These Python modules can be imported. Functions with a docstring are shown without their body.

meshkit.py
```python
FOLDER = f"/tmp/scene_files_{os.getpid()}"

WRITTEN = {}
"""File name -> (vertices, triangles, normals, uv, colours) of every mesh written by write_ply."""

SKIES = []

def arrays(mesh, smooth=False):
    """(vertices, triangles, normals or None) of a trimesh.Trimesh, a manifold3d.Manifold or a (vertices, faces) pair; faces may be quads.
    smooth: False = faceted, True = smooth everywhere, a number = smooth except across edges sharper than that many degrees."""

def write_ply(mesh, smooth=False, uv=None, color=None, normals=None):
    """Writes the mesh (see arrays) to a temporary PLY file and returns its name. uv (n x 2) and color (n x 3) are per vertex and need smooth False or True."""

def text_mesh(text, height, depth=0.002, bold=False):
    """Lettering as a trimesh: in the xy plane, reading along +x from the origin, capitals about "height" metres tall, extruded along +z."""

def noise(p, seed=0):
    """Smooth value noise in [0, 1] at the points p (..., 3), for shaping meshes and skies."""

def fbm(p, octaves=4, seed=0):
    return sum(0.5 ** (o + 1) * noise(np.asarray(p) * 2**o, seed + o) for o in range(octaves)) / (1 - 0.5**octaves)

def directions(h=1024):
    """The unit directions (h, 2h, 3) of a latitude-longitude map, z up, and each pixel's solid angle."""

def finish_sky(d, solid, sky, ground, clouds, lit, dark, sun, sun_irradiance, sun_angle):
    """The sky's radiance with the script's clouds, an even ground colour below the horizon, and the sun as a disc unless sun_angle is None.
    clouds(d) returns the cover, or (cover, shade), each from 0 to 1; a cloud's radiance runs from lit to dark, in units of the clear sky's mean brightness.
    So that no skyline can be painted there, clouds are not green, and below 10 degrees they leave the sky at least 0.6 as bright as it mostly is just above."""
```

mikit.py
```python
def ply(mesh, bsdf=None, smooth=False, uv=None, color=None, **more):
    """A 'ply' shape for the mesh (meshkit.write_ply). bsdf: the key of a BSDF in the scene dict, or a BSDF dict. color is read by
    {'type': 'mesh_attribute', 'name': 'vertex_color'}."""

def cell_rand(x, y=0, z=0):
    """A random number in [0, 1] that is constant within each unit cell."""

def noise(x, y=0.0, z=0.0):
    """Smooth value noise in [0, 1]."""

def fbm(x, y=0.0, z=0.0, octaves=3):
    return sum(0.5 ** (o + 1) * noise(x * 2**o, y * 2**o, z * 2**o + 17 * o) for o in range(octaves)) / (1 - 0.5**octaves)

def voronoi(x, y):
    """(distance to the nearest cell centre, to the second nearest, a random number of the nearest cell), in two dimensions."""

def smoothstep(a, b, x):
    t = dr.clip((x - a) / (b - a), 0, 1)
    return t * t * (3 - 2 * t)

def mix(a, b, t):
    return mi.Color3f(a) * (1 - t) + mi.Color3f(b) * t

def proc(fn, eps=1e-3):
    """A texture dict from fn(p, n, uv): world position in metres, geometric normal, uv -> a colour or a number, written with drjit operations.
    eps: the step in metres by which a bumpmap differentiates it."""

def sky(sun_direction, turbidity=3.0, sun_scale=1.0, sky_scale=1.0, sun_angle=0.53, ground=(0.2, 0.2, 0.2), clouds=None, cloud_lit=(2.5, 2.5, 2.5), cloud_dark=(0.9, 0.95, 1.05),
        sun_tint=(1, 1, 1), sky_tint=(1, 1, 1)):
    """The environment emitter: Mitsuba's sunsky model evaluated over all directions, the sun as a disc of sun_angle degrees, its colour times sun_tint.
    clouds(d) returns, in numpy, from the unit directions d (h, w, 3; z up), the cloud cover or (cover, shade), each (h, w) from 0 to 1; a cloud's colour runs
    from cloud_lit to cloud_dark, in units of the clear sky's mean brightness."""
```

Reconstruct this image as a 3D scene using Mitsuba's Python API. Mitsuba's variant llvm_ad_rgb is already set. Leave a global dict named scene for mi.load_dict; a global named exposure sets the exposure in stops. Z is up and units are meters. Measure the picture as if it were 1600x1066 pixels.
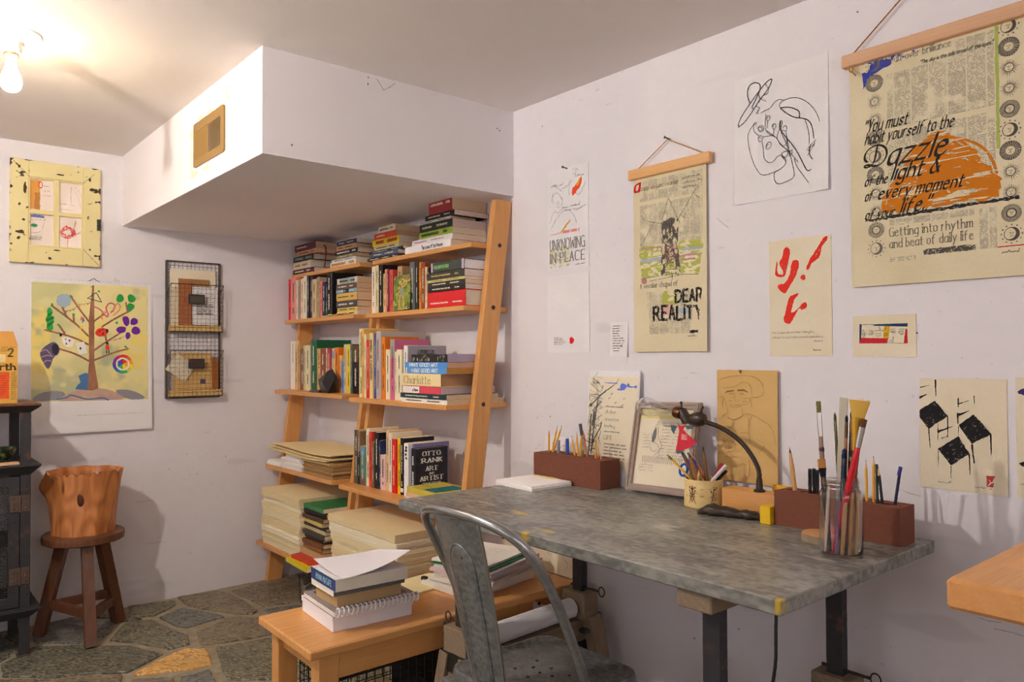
import math, random
import numpy as np
import trimesh
import shapely
from shapely import affinity
from shapely.geometry import Polygon, LineString, MultiLineString, Point, box as sbox
from shapely.ops import unary_union
import drjit as dr
import mitsuba as mi
import mikit
from mikit import noise, fbm, voronoi, smoothstep, mix, cell_rand

T = mi.ScalarTransform4f
scene, labels = {}, {}
rng = random.Random(7)

# ------------------------------------------------------------------ camera, lights, exposure
exposure = 0.6
CAM = np.array([4.1718, -2.0378, 1.2396])
FWD = np.array([-0.76365, 0.64534, 0.01905])
UP = np.array([0.01764, -0.00864, 0.99981])
scene['camera'] = {'type': 'perspective', 'fov': 67.77, 'fov_axis': 'x', 'near_clip': 0.02, 'far_clip': 60.0,
                   'to_world': T().look_at(origin=CAM.tolist(), target=(CAM + FWD).tolist(), up=UP.tolist())}
BULBS = [(1.372, -1.705, 2.098), (2.05, -2.40, 2.098)]   # bare bulbs in porcelain ceiling fixtures: one in view, one left of the camera (it throws the brush shadows)
BULB_RADIANCE = [[r * 125.0 for r in (1.0, 0.77, 0.50)], [r * 1000.0 for r in (1.0, 0.90, 0.80)]]
FILL_WINDOW_RADIANCE = [r * 1.6 for r in (0.98, 0.98, 1.07)]   # soft fill light from the added windows behind the camera

# ------------------------------------------------------------------ helpers
def lin(c):
    if isinstance(c, str):
        c = [int(c[i:i + 2], 16) / 255 for i in (0, 2, 4)]
    return [((v + 0.055) / 1.055) ** 2.4 if v > 0.04045 else v / 12.92 for v in c]

def rgb(c):
    return {'type': 'rgb', 'value': lin(c)}

def bsdf(key, base, rough=0.6, spec=0.35, metal=0.0, bump=None, bscale=0.001, **more):
    tex = base if isinstance(base, dict) else (mikit.proc(base) if callable(base) else rgb(base))
    d = {'type': 'principled', 'base_color': tex, 'roughness': rough, 'specular': spec, 'metallic': metal, **more}
    if bump is not None:
        d = {'type': 'bumpmap', 'arbitrary': mikit.proc(bump), 'scale': bscale, 'bsdf': d}
    scene[key] = {'type': 'twosided', 'bsdf': d}
    return key

VC = {'type': 'mesh_attribute', 'name': 'vertex_color'}
bsdf('paint_matte', dict(VC), 0.75, 0.25)
bsdf('paint_satin', dict(VC), 0.42, 0.4)
bsdf('paint_gloss', dict(VC), 0.22, 0.5)
bsdf('paint_metal', dict(VC), 0.35, 0.5, metal=1.0)

used = set()
def fresh(name):
    if name not in used:
        used.add(name)
        return name
    n = 1
    while f'{name}_{n:03d}' in used:
        n += 1
    used.add(f'{name}_{n:03d}')
    return f'{name}_{n:03d}'

def thing(name, label=None, cat=None, group=None, kind=None):
    k = fresh(name)
    d = {}
    if label: d['label'] = label
    if cat: d['category'] = cat
    if group: d['group'] = group
    if kind: d['kind'] = kind
    if d: labels[k] = d
    return k

def put(key, mesh, mat, color=None, smooth=False, label=None, kind=None, to=None):
    """one entry of the scene; mesh may be a list of meshes"""
    if isinstance(mesh, (list, tuple)) and not isinstance(mesh[0], np.ndarray):
        mesh = trimesh.util.concatenate(list(mesh))
    more = {}
    if to is not None: more['to_world'] = to
    if color is not None:
        if smooth not in (False, True):
            mesh = trimesh.graph.smooth_shade(mesh, angle=math.radians(smooth), facet_minarea=None)
            smooth = True
        n = len(mesh.vertices)
        scene[key] = mikit.ply(mesh, mat, smooth=smooth, color=np.tile(lin(color), (n, 1)), **more)
    else:
        scene[key] = mikit.ply(mesh, mat, smooth=smooth, **more)
    if label or kind:
        labels.setdefault(key, {})
        if label: labels[key]['label'] = label
        if kind: labels[key]['kind'] = kind
    return key

def part(parent, name, mesh, mat, color=None, smooth=False, label=None, kind=None):
    return put(fresh(parent + '__' + name), mesh, mat, color, smooth, label, kind)

_BF = np.array([[0, 2, 1], [0, 3, 2], [4, 5, 6], [4, 6, 7], [0, 1, 5], [0, 5, 4], [1, 2, 6], [1, 6, 5], [2, 3, 7], [2, 7, 6], [3, 0, 4], [3, 4, 7]])
def box(x0, x1, y0, y1, z0, z1, bev=0.0):
    if bev > 0:
        b = min(bev, (x1 - x0) / 2.01, (y1 - y0) / 2.01, (z1 - z0) / 2.01)
        P = []
        for sx in (0, 1):
            for sy in (0, 1):
                for sz in (0, 1):
                    c = [(x0, x1)[sx], (y0, y1)[sy], (z0, z1)[sz]]
                    s = [1 - 2 * sx, 1 - 2 * sy, 1 - 2 * sz]
                    for a in range(3):
                        q = [c[i] + (s[i] * b if i != a else 0) for i in range(3)]
                        P.append(q)
        return trimesh.convex.convex_hull(np.array(P))
    v = np.array([[x0, y0, z0], [x1, y0, z0], [x1, y1, z0], [x0, y1, z0], [x0, y0, z1], [x1, y0, z1], [x1, y1, z1], [x0, y1, z1]], float)
    return trimesh.Trimesh(v, _BF, process=False)

def hexa(pts):
    """box-like solid from its 4 bottom and 4 top corners"""
    return trimesh.Trimesh(np.array(pts, float), _BF, process=False)

def move(m, d=(0, 0, 0), rz=0.0, rx=0.0, ry=0.0, about=(0, 0, 0)):
    m = trimesh.util.concatenate(m) if isinstance(m, (list, tuple)) else m.copy()
    R = np.eye(4)
    for ang, ax in ((rx, [1, 0, 0]), (ry, [0, 1, 0]), (rz, [0, 0, 1])):
        if ang: R = trimesh.transformations.rotation_matrix(math.radians(ang), ax) @ R
    v = np.asarray(m.vertices) - about
    m.vertices = v @ R[:3, :3].T + np.asarray(about) + np.asarray(d)
    return m

def chaikin(p, n=2, closed=False):
    p = np.asarray(p, float)
    for _ in range(n):
        if len(p) < 3: return p
        a, b = (p, np.roll(p, -1, 0)) if closed else (p[:-1], p[1:])
        q = np.stack([0.75 * a + 0.25 * b, 0.25 * a + 0.75 * b], 1).reshape(-1, p.shape[1])
        p = q if closed else np.vstack([p[:1], q, p[-1:]])
    return p

def tube(pts, r, sides=8, caps=True, closed=False):
    p = np.asarray(pts, float)
    n = len(p)
    if closed:
        t = np.roll(p, -1, 0) - np.roll(p, 1, 0)
    else:
        t = np.gradient(p, axis=0)
    t /= np.linalg.norm(t, axis=1, keepdims=True) + 1e-12
    a = np.cross(t[0], [0, 0, 1.0] if abs(t[0][2]) < 0.9 else [1.0, 0, 0])
    A = []
    for i in range(n):
        a = a - t[i] * (a @ t[i]); a /= np.linalg.norm(a) + 1e-12
        A.append(a)
    A = np.array(A); B = np.cross(t, A)
    ang = np.arange(sides) * 2 * np.pi / sides + np.pi / sides
    rr = np.broadcast_to(r, (n,))[:, None, None]
    v = (p[:, None] + rr * (np.cos(ang)[None, :, None] * A[:, None] + np.sin(ang)[None, :, None] * B[:, None])).reshape(-1, 3)
    f = []
    m = n if closed else n - 1
    for i in range(m):
        for j in range(sides):
            a0, a1 = i * sides + j, i * sides + (j + 1) % sides
            b0, b1 = ((i + 1) % n) * sides + j, ((i + 1) % n) * sides + (j + 1) % sides
            f += [[a0, a1, b1], [a0, b1, b0]]
    if caps and not closed:
        v = np.vstack([v, p[0], p[-1]])
        for j in range(sides):
            f.append([n * sides, (j + 1) % sides, j])
            f.append([n * sides + 1, (n - 1) * sides + j, (n - 1) * sides + (j + 1) % sides])
    return trimesh.Trimesh(v, np.array(f), process=False)

def rod(a, b, r, sides=8, r2=None):
    return tube([a, b], [r, r if r2 is None else r2], sides)

def bar(a, b, w, h, up=(0, 0, 1)):
    """rectangular bar from a to b, width w sideways and height h along up"""
    a, b, up = np.array(a, float), np.array(b, float), np.array(up, float)
    t = (b - a) / np.linalg.norm(b - a)
    s = np.cross(t, up); s /= np.linalg.norm(s)
    u = np.cross(s, t)
    P = [p + s * i * w / 2 + u * j * h / 2 for p in (a, b) for (i, j) in ((-1, -1), (1, -1), (1, 1), (-1, 1))]
    return trimesh.convex.convex_hull(np.array(P))

def lathe(prof, sections=32, at=(0, 0, 0)):
    m = trimesh.creation.revolve(np.array(prof, float), sections=sections)
    m.apply_translation(at)
    return m

def extr(poly, h):
    ms = [trimesh.creation.extrude_polygon(g, h, engine='earcut') for g in getattr(poly, 'geoms', [poly]) if g.area > 1e-9]
    return trimesh.util.concatenate(ms)

def sphere(c, r, sub=2, sc=(1, 1, 1)):
    m = trimesh.creation.icosphere(subdivisions=sub, radius=1.0)
    m.vertices = m.vertices * np.array(sc) * r + np.array(c)
    return m

def flat(geom, F, off=0.0):
    """film of ink: a shapely shape laid in frame F = (origin, U, V), raised by off along U x V"""
    o, U, V = (np.asarray(x, float) for x in F)
    N = np.cross(U, V); N /= np.linalg.norm(N)
    vs, fs, k = [], [], 0
    for g in getattr(geom, 'geoms', [geom]):
        if g.is_empty or g.geom_type != 'Polygon' or g.area < 1e-10: continue
        v, f = trimesh.creation.triangulate_polygon(g, engine='earcut')
        v, f = np.asarray(v), np.asarray(f)
        a, b, c = v[f[:, 0]], v[f[:, 1]], v[f[:, 2]]
        flip = ((b - a)[:, 0] * (c - a)[:, 1] - (b - a)[:, 1] * (c - a)[:, 0]) < 0
        f[flip] = f[flip][:, ::-1]
        vs.append(v); fs.append(f + k); k += len(v)
    if not vs: return None
    v = np.vstack(vs)
    return trimesh.Trimesh(o + v[:, :1] * U + v[:, 1:2] * V + N * off, np.vstack(fs), process=False)

SPLIT = {'red_brush_marks': 'red_brush_mark', 'black_seats': 'black_seat', 'blue_block': 'blue_block', 'red_block': 'red_block', 'colour_stripes': 'colour_stripe', 'blue_stripes': 'blue_stripe', 'chair_legs': 'chair_leg',
         'green_shapes': 'green_shape', 'blue_shapes': 'blue_shape', 'purple_flower': 'purple_petal', 'white_shapes': 'white_shape', 'red_shapes': 'red_shape', 'yellow_shapes': 'yellow_shape', 'mounds': 'mound', 'paint_chips': 'paint_chip', 'green_field': 'green_field', 'blue_splash': 'blue_splash'}
def ink(parent, name, geom, F, off, color='1c1a1a', mat='paint_matte', label=None):
    if name in SPLIT:           # marks that can be told apart are parts of their own
        for g in getattr(geom, 'geoms', [geom]):
            m = flat(g, F, off)
            if m is not None and g.area > 4e-6: part(parent, SPLIT[name], m, mat, color if mat.startswith('paint') else None, label=label)
        return
    m = flat(geom, F, off)
    if m is not None:
        return part(parent, name, m, mat, color if mat.startswith('paint') else None, label=label)

# ------------------------------------------------------------------ lettering: pen skeletons on a small grid
GL = {
 'a': '~48 28 07 04 13 33 45|-48 43', 'b': '-0b 03|~07 28 46 45 33 13 04', 'c': '~47 28 07 04 13 33 44', 'd': '-4b 43|~47 28 07 04 13 33 44',
 'e': '~06 46 38 18 07 04 13 33 44', 'f': '~4b 2b 19 18 13|-08 38', 'g': '~47 28 07 04 13 33 44|~48 44 41 20 01', 'h': '-0b 03|~06 18 38 46 43',
 'i': '-18 13|-1a 1b', 'j': '~28 22 10 00|-2a 2b', 'k': '-0b 03|-48 05|-16 43', 'l': '-1b 13', 'm': '-08 03|~06 18 38 36 33|~36 48 68 66 63',
 'n': '-08 03|~06 18 38 46 43', 'o': '~28 08 04 13 33 44 48 28', 'p': '-08 00|~07 28 46 45 33 13 04', 'q': '-48 40|~47 28 07 04 13 33 44',
 'r': '-08 03|~06 18 38', 's': '~47 28 07 16 35 44 23 04', 't': '~1a 14 13 33|-08 38', 'u': '~08 04 13 33 45|-48 43', 'v': '-08 23 48',
 'w': '-08 13 37 53 68', 'x': '-08 43|-03 48', 'y': '-08 23|-48 00', 'z': '-08 48 03 43',
 'A': '-03 2b 43|-16 36', 'B': '-0b 03|~0b 3b 4a 47 07|~07 47 46 43 03', 'C': '~5a 4b 1b 09 05 13 43 54', 'D': '-0b 03|~0b 3b 59 55 33 03',
 'E': '-4b 0b 03 43|-07 37', 'F': '-4b 0b 03|-07 37', 'G': '~5a 4b 1b 09 05 13 43 54|-37 57 53', 'H': '-0b 03|-5b 53|-07 57', 'I': '-1b 13',
 'J': '~3b 35 23 04', 'K': '-0b 03|-4b 06|-18 43', 'L': '-0b 03 43', 'M': '-03 0b 35 6b 63', 'N': '-03 0b 53 5b', 'O': '~3b 1b 09 05 13 43 55 59 4b 3b',
 'P': '-0b 03|~0b 3b 4a 47 07', 'R': '-0b 03|~0b 3b 4a 47 07|-27 53', 'S': '~4a 3b 1b 09 17 36 45 33 13 04', 'T': '-0b 5b|-2b 23', 'U': '~0b 04 13 33 44 4b',
 'V': '-0b 23 4b', 'W': '-0b 13 39 53 6b', 'Y': '-0b 26 4b|-26 23', 'Z': '-0b 4b 03 43', '2': '~0a 2b 4b 48 03|-03 43', '1': '-09 2b 23',
 '.': '-13 14', ',': '-14 02', ';': '-17 18|-14 02', "'": '-1b 19', '"': '-0b 09|-2b 29', '&': '~53 1a 2b 3a 06 04 13 33 56', '-': '-07 37', '!': '-1b 15|-13 14', ':': '-17 18|-13 14'}
def _gl(c):
    out = []
    for s in GL.get(c, '').split('|'):
        if not s: continue
        p = [(int(t[0], 36), int(t[1], 36) - 3) for t in s[1:].split()]
        if s[0] == '~':
            cl = p[0] == p[-1]
            p = chaikin(p[:-1] if cl else p, 2, cl)
            if cl: p = np.vstack([p, p[:1]])
        out.append(np.asarray(p, float))
    return out
def text(s, h, w=0.9, nib=None, slant=0.0, serif=0.0, squash=1.0, gap=1.9, fit=None, jitter=0.0, seed=1):
    """capitals h tall. w: pen width on the 8-unit grid; nib (ratio, degrees): a broad pen; serif: length of the feet. Returns a shape from (0, 0)"""
    r = random.Random(seed)
    lines, x = [], 0.0
    for c in s:
        if c == ' ':
            x += 3.2 * squash; continue
        g = _gl(c)
        if not g: continue
        mx = max(q[:, 0].max() for q in g); mn = min(q[:, 0].min() for q in g)
        dy, ds = r.uniform(-1, 1) * jitter, 1 + r.uniform(-1, 1) * jitter * 0.3
        for q in g:
            q = q.copy()
            q[:, 0] = (q[:, 0] - mn) * squash + x; q[:, 1] = q[:, 1] * ds + dy
            lines.append(q)
            if serif:
                for e, o in ((q[0], q[1]), (q[-1], q[-2])):
                    if abs(e[0] - o[0]) < 0.35 * abs(e[1] - o[1]):
                        lines.append(np.array([[e[0] - serif, e[1]], [e[0] + serif, e[1]]]))
        x += (mx - mn) * squash + gap
    if not lines: return Polygon()
    g = MultiLineString([LineString(q) for q in lines])
    if nib:
        k, a = nib
        g = affinity.scale(affinity.rotate(g, -a, origin=(0, 0)), 1, k, origin=(0, 0))
        g = g.buffer(w / 2, quad_segs=3)
        g = affinity.rotate(affinity.scale(g, 1, 1 / k, origin=(0, 0)), a, origin=(0, 0))
    else:
        g = g.buffer(w / 2, quad_segs=2)
    if slant: g = affinity.affine_transform(g, [1, math.tan(math.radians(slant)), 0, 1, 0, 0])
    sx = h / 8
    g = affinity.scale(g, sx, sx, origin=(0, 0))
    if fit:
        b = g.bounds
        g = affinity.scale(g, fit / (b[2] - b[0]), 1, origin=(0, 0))
    return g
def at(g, x, y, rot=0):
    return affinity.translate(affinity.rotate(g, rot, origin=(0, 0)) if rot else g, x, y)

def scrawl(n, h, length, seed, w=0.0006):
    """illegible handwriting: a looping pen line"""
    r = random.Random(seed)
    out, x = [], 0.0
    while x < length:
        wl = r.uniform(3, 7) * h
        p, xx = [], x
        while xx < min(x + wl, length):
            p.append((xx, r.uniform(0, 0.25) * h)); p.append((xx + 0.3 * h, h * r.choice([0.5, 0.6, 0.6, 1.1])))
            xx += r.uniform(0.5, 0.75) * h
        if len(p) > 2: out.append(LineString(chaikin(p, 2)))
        x = xx + 0.7 * h
    return unary_union([l.buffer(w, quad_segs=1) for l in out]) if out else Polygon()

def greek(x0, x1, y0, y1, pitch, seed, fill=0.5, ragged=0.15):
    """lines of print too small to read: short dashes"""
    r = random.Random(seed)
    out, y = [], y1
    while y - pitch * fill > y0:
        x, end = x0, x1 - (x1 - x0) * r.uniform(0, ragged)
        while x < end:
            wl = min(r.uniform(1.2, 4.5) * pitch, end - x)
            if wl > 0.3 * pitch: out.append(sbox(x, y - pitch * fill, x + wl, y))
            x += wl + pitch * 0.5
        y -= pitch
    return shapely.MultiPolygon(out)
def strokes(s, w, h, lw, smooth=True, close=False):
    """pen lines from 'u,v u,v;...' in thousandths of a sheet w by h"""
    out = []
    for l in s.split(';'):
        p = np.array([[float(t) for t in q.split(',')] for q in l.split()]) * [w / 1000, h / 1000]
        if len(p) > 1: out.append(LineString(chaikin(p, 2) if smooth else p).buffer(lw, quad_segs=2))
    return unary_union(out)
def polys(s, w, h, smooth=0):
    out = []
    for l in s.split(';'):
        p = np.array([[float(t) for t in q.split(',')] for q in l.split()]) * [w / 1000, h / 1000]
        g = Polygon(chaikin(p, smooth, True) if smooth else p)
        out.append(g if g.is_valid else g.buffer(0))
    return unary_union(out)
def rough(g, amp, step, seed):
    """a hand-inked outline: edges wander"""
    out = []
    for p in getattr(g, 'geoms', [g]):
        if p.geom_type != 'Polygon': continue
        r = np.random.RandomState(seed)
        n = max(8, int(p.exterior.length / step))
        q = np.array([p.exterior.interpolate(i / n, normalized=True).coords[0] for i in range(n)])
        q += r.uniform(-amp, amp, q.shape)
        s = Polygon(q); out.append(s if s.is_valid else s.buffer(0))
    return unary_union(out)
def specks(g, n, r0, r1, seed, stretch=1.0, ang=0.0):
    """flecks that the ink missed: returns g with holes"""
    r = random.Random(seed)
    x0, y0, x1, y1 = g.bounds
    hs = []
    for _ in range(n):
        rr = r.uniform(r0, r1)
        m = 5
        q = Polygon([(rr * stretch * math.cos(t), rr * math.sin(t) * r.uniform(0.5, 1)) for t in np.arange(m) * 2 * math.pi / m])
        hs.append(affinity.translate(affinity.rotate(q, ang + r.uniform(-25, 25), origin=(0, 0)), r.uniform(x0, x1), r.uniform(y0, y1)))
    return g.difference(unary_union(hs))
WU, WV = (1, 0, 0), (0, 0, 1)          # right wall: x to the right, z up
LU, LV = (0, 1, 0), (0, 0, 1)          # left wall: y to the right, z up
# ------------------------------------------------------------------ materials
def _wall(tint):
    def f(p, n, uv):
        a = fbm(p.x * 1.3 + p.y * 1.1, p.z * 1.3, 3.0, 3)
        s = fbm(p.x * 30 + 7, p.y * 30, p.z * 30, 2)
        scuff = smoothstep(0.78, 0.84, fbm(p.x * 2.2 + p.y * 2.0, p.z * 9.0, 5.0, 3)) * 0.10
        chip = smoothstep(0.93, 0.96, noise(p.x * 61.0, p.y * 61.0, p.z * 61.0)) * smoothstep(0.6, 0.66, noise(p.x * 3.1, p.y * 3.1, p.z * 3.1)) * 0.15
        return mix(lin(tint), [v * 0.93 for v in lin(tint)], a) * (0.985 + 0.03 * s) * (1 - scuff - chip)
    return f
def _wallbump(p, n, uv):
    return fbm(p.x * 40, p.y * 40, p.z * 40, 3)
bsdf('wall_paint', _wall('e2dfe4'), 0.7, 0.25, bump=_wallbump, bscale=0.0012)
def _ceil(p, n, uv):
    return mix(lin('dcd6d2'), lin('d2ccc9'), fbm(p.x * 2, p.y * 2, 1.0, 3))
bsdf('ceiling_paint', _ceil, 0.8, 0.2)
def _soffit(p, n, uv):
    """white paint with the cream traces of old tape around the register"""
    base = mix(lin('e3dfe2'), lin('d9d4d6'), fbm(p.x * 2, p.y * 2, p.z * 2, 3))
    e = (fbm(p.x * 60, p.y * 60, p.z * 60, 3) - 0.5) * 0.03
    def strip(x0, x1, z0, z1):
        return smoothstep(0, 0.006, p.x - x0 + e) * smoothstep(0, 0.006, x1 - p.x + e) * smoothstep(0, 0.006, p.z - z0 + e) * smoothstep(0, 0.006, z1 - p.z + e)
    m = dr.maximum(strip(1.15, 1.43, 2.152, 2.172), dr.maximum(strip(1.06, 1.085, 1.94, 2.14), strip(1.06, 1.30, 1.94, 1.965)))
    m = dr.maximum(m, strip(1.44, 1.475, 2.15, 2.21)) * smoothstep(0.3, 0.5, fbm(p.x * 25, p.z * 25, 2.0, 3)) * smoothstep(-1.06, -1.066, p.y)
    return mix(base, lin('d8bf8c'), m * 0.75)
bsdf('soffit_paint', _soffit, 0.7, 0.25)

def wood(key, light, dark, axis, rough=0.42, scale=1.0, board=None, tint=None, wear=0.0):
    """grain along an axis; board: width of glued staves across"""
    A, B = lin(light), lin(dark)
    def f(p, n, uv):
        l, a, b = {'x': (p.x, p.y, p.z), 'y': (p.y, p.x, p.z), 'z': (p.z, p.x, p.y)}[axis]
        l, a, b = l * scale, a * scale, b * scale
        g = noise(l * 1.4, a * 9 + 2, b * 9)
        ring = 0.5 + 0.5 * dr.sin((a * 1.0 + b * 0.8) * 190 + g * 14 + fbm(l * 2.0, a * 12, b * 12, 2) * 9)
        fine = noise(l * 12, a * 240, b * 240)
        t = ring * 0.16 + fine * 0.34 + g * 0.42
        c = mix(A, B, dr.clip(t, 0, 1))
        if board:
            c = c * (0.9 + 0.2 * cell_rand(dr.floor(a / board), dr.floor(l / 0.55 + 7 * cell_rand(dr.floor(a / board)))))
        if wear:
            k = smoothstep(0.55, 0.75, fbm(p.x * 7, p.y * 7, p.z * 7, 3)) * wear
            c = mix(c, lin('5a5550'), k)
        return c
    bsdf(key, f, rough, 0.4)
for ax in 'xyz':
    wood('beech_' + ax, 'dda566', 'c28449', ax, 0.38)
wood('counter_wood', 'e0a468', 'c98648', 'y', 0.35, board=0.11)
wood('rail_wood', 'e0b078', 'c99252', 'x', 0.5)
wood('rail_wood_pale', 'd9b08c', 'c39470', 'x', 0.5)
wood('dark_stool_wood', '6f452e', '452a1c', 'z', 0.4, wear=0.35)
wood('trestle_wood', '94806a', '6c5c4a', 'y', 0.7, wear=0.6)
wood('trestle_leg_wood', '9c8870', '746350', 'z', 0.7, wear=0.4)
wood('grey_frame_wood', 'a8968a', '7d6c62', 'x', 0.55)

def _stump(p, n, uv):
    g = fbm(p.x * 8, p.y * 8, p.z * 2.2, 3)
    line = 0.5 + 0.5 * dr.sin(g * 46 + p.z * 6)
    fine = noise(p.x * 160, p.y * 160, p.z * 14)
    c = mix(lin('c88450'), lin('96542a'), dr.clip(line * 0.5 + fine * 0.3, 0, 1))
    knot = smoothstep(0.70, 0.78, fbm(p.x * 11 + 4, p.y * 11, p.z * 6 + 1, 3))
    return mix(c, lin('4a2413'), knot * 0.85)
bsdf('stump_wood', _stump, 0.4, 0.45)

def stone(key, a, b, c, ang):
    A, B, Cc = lin(a), lin(b), lin(c)
    ca, sa = math.cos(ang), math.sin(ang)
    def f(p, n, uv):
        x, y = p.x * ca + p.y * sa, p.y * ca - p.x * sa
        s = fbm(x * 22, y * 70, 1.0, 4)
        s2 = noise(x * 90, y * 230)
        big = fbm(p.x * 4, p.y * 4, 2.0, 3)
        k = mix(A, B, smoothstep(0.35, 0.65, s))
        return mix(k, Cc, smoothstep(0.5, 0.7, s2 * 0.6 + s * 0.45) * 0.75) * (0.75 + 0.5 * big)
    def h(p, n, uv):
        x, y = p.x * ca + p.y * sa, p.y * ca - p.x * sa
        return fbm(x * 30, y * 80, 1.0, 4)
    bsdf(key, f, 0.5, 0.45, bump=h, bscale=0.006)
stone('stone_dark', '5d5d52', '3b3d3a', '8b8670', 0.75)
stone('stone_green', '6f6c5a', '4a4a42', '918b72', 0.5)
stone('stone_brown', '7a7060', '57524a', '9a8a6c', 0.95)
stone('stone_grey', '6a6a66', '4c4e4e', '88877c', 1.3)
stone('stone_yellow', 'd8a85c', 'b8823c', 'e8c88c', 0.6)
def _grout(p, n, uv):
    return mix(lin('a59a84'), lin('7f7564'), fbm(p.x * 35, p.y * 35, 1.0, 4))
bsdf('grout', _grout, 0.9, 0.2, bump=lambda p, n, uv: fbm(p.x * 90, p.y * 90, 1.0, 3), bscale=0.004)

def _zinc(p, n, uv):
    a = fbm(p.x * 7.0, p.y * 11.0, p.z * 11.0, 4)
    sp = fbm(p.x * 70, p.y * 80, p.z * 80, 3)
    streak = noise(p.x * 26, p.y * 170, p.z * 90)
    c = mix(lin('9b9c95'), lin('6c6e6c'), smoothstep(0.32, 0.68, a * 0.42 + sp * 0.38 + streak * 0.2))
    pale = smoothstep(0.66, 0.78, fbm(p.x * 9 + 3, p.y * 26, p.z, 4))
    c = mix(c, lin('c4c4ba'), pale * 0.55)
    paint = dr.maximum(smoothstep(0.05, 0.02, dr.sqrt(dr.square((p.x - 2.50) * 0.8) + dr.square((p.y + 0.59) * 1.6))), smoothstep(0.04, 0.015, dr.sqrt(dr.square(p.x - 2.72) + dr.square((p.y + 0.70) * 1.7))))
    paint = dr.maximum(paint, smoothstep(0.022, 0.012, dr.abs(p.x - 2.70)) * smoothstep(-0.72, -0.745, p.y))
    paint = dr.maximum(paint, smoothstep(0.008, 0.004, dr.abs(p.x - 3.406)) * smoothstep(-0.725, -0.74, p.y))
    paint = paint * smoothstep(0.42, 0.55, fbm(p.x * 45, p.y * 45, p.z * 45, 3))
    return mix(c, lin('c9a92c'), paint * 0.85)
bsdf('zinc_top', _zinc, 0.36, 0.5, metal=0.3)
def _galv(p, n, uv):
    sp = fbm(p.x * 110, p.y * 110, p.z * 110, 3)
    bl = fbm(p.x * 16, p.y * 16, p.z * 16, 3)
    return mix(lin('8c8f8f'), lin('696c6e'), smoothstep(0.3, 0.7, sp * 0.6 + bl * 0.4))
bsdf('galvanised', _galv, 0.30, 0.5, metal=0.6)
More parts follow.
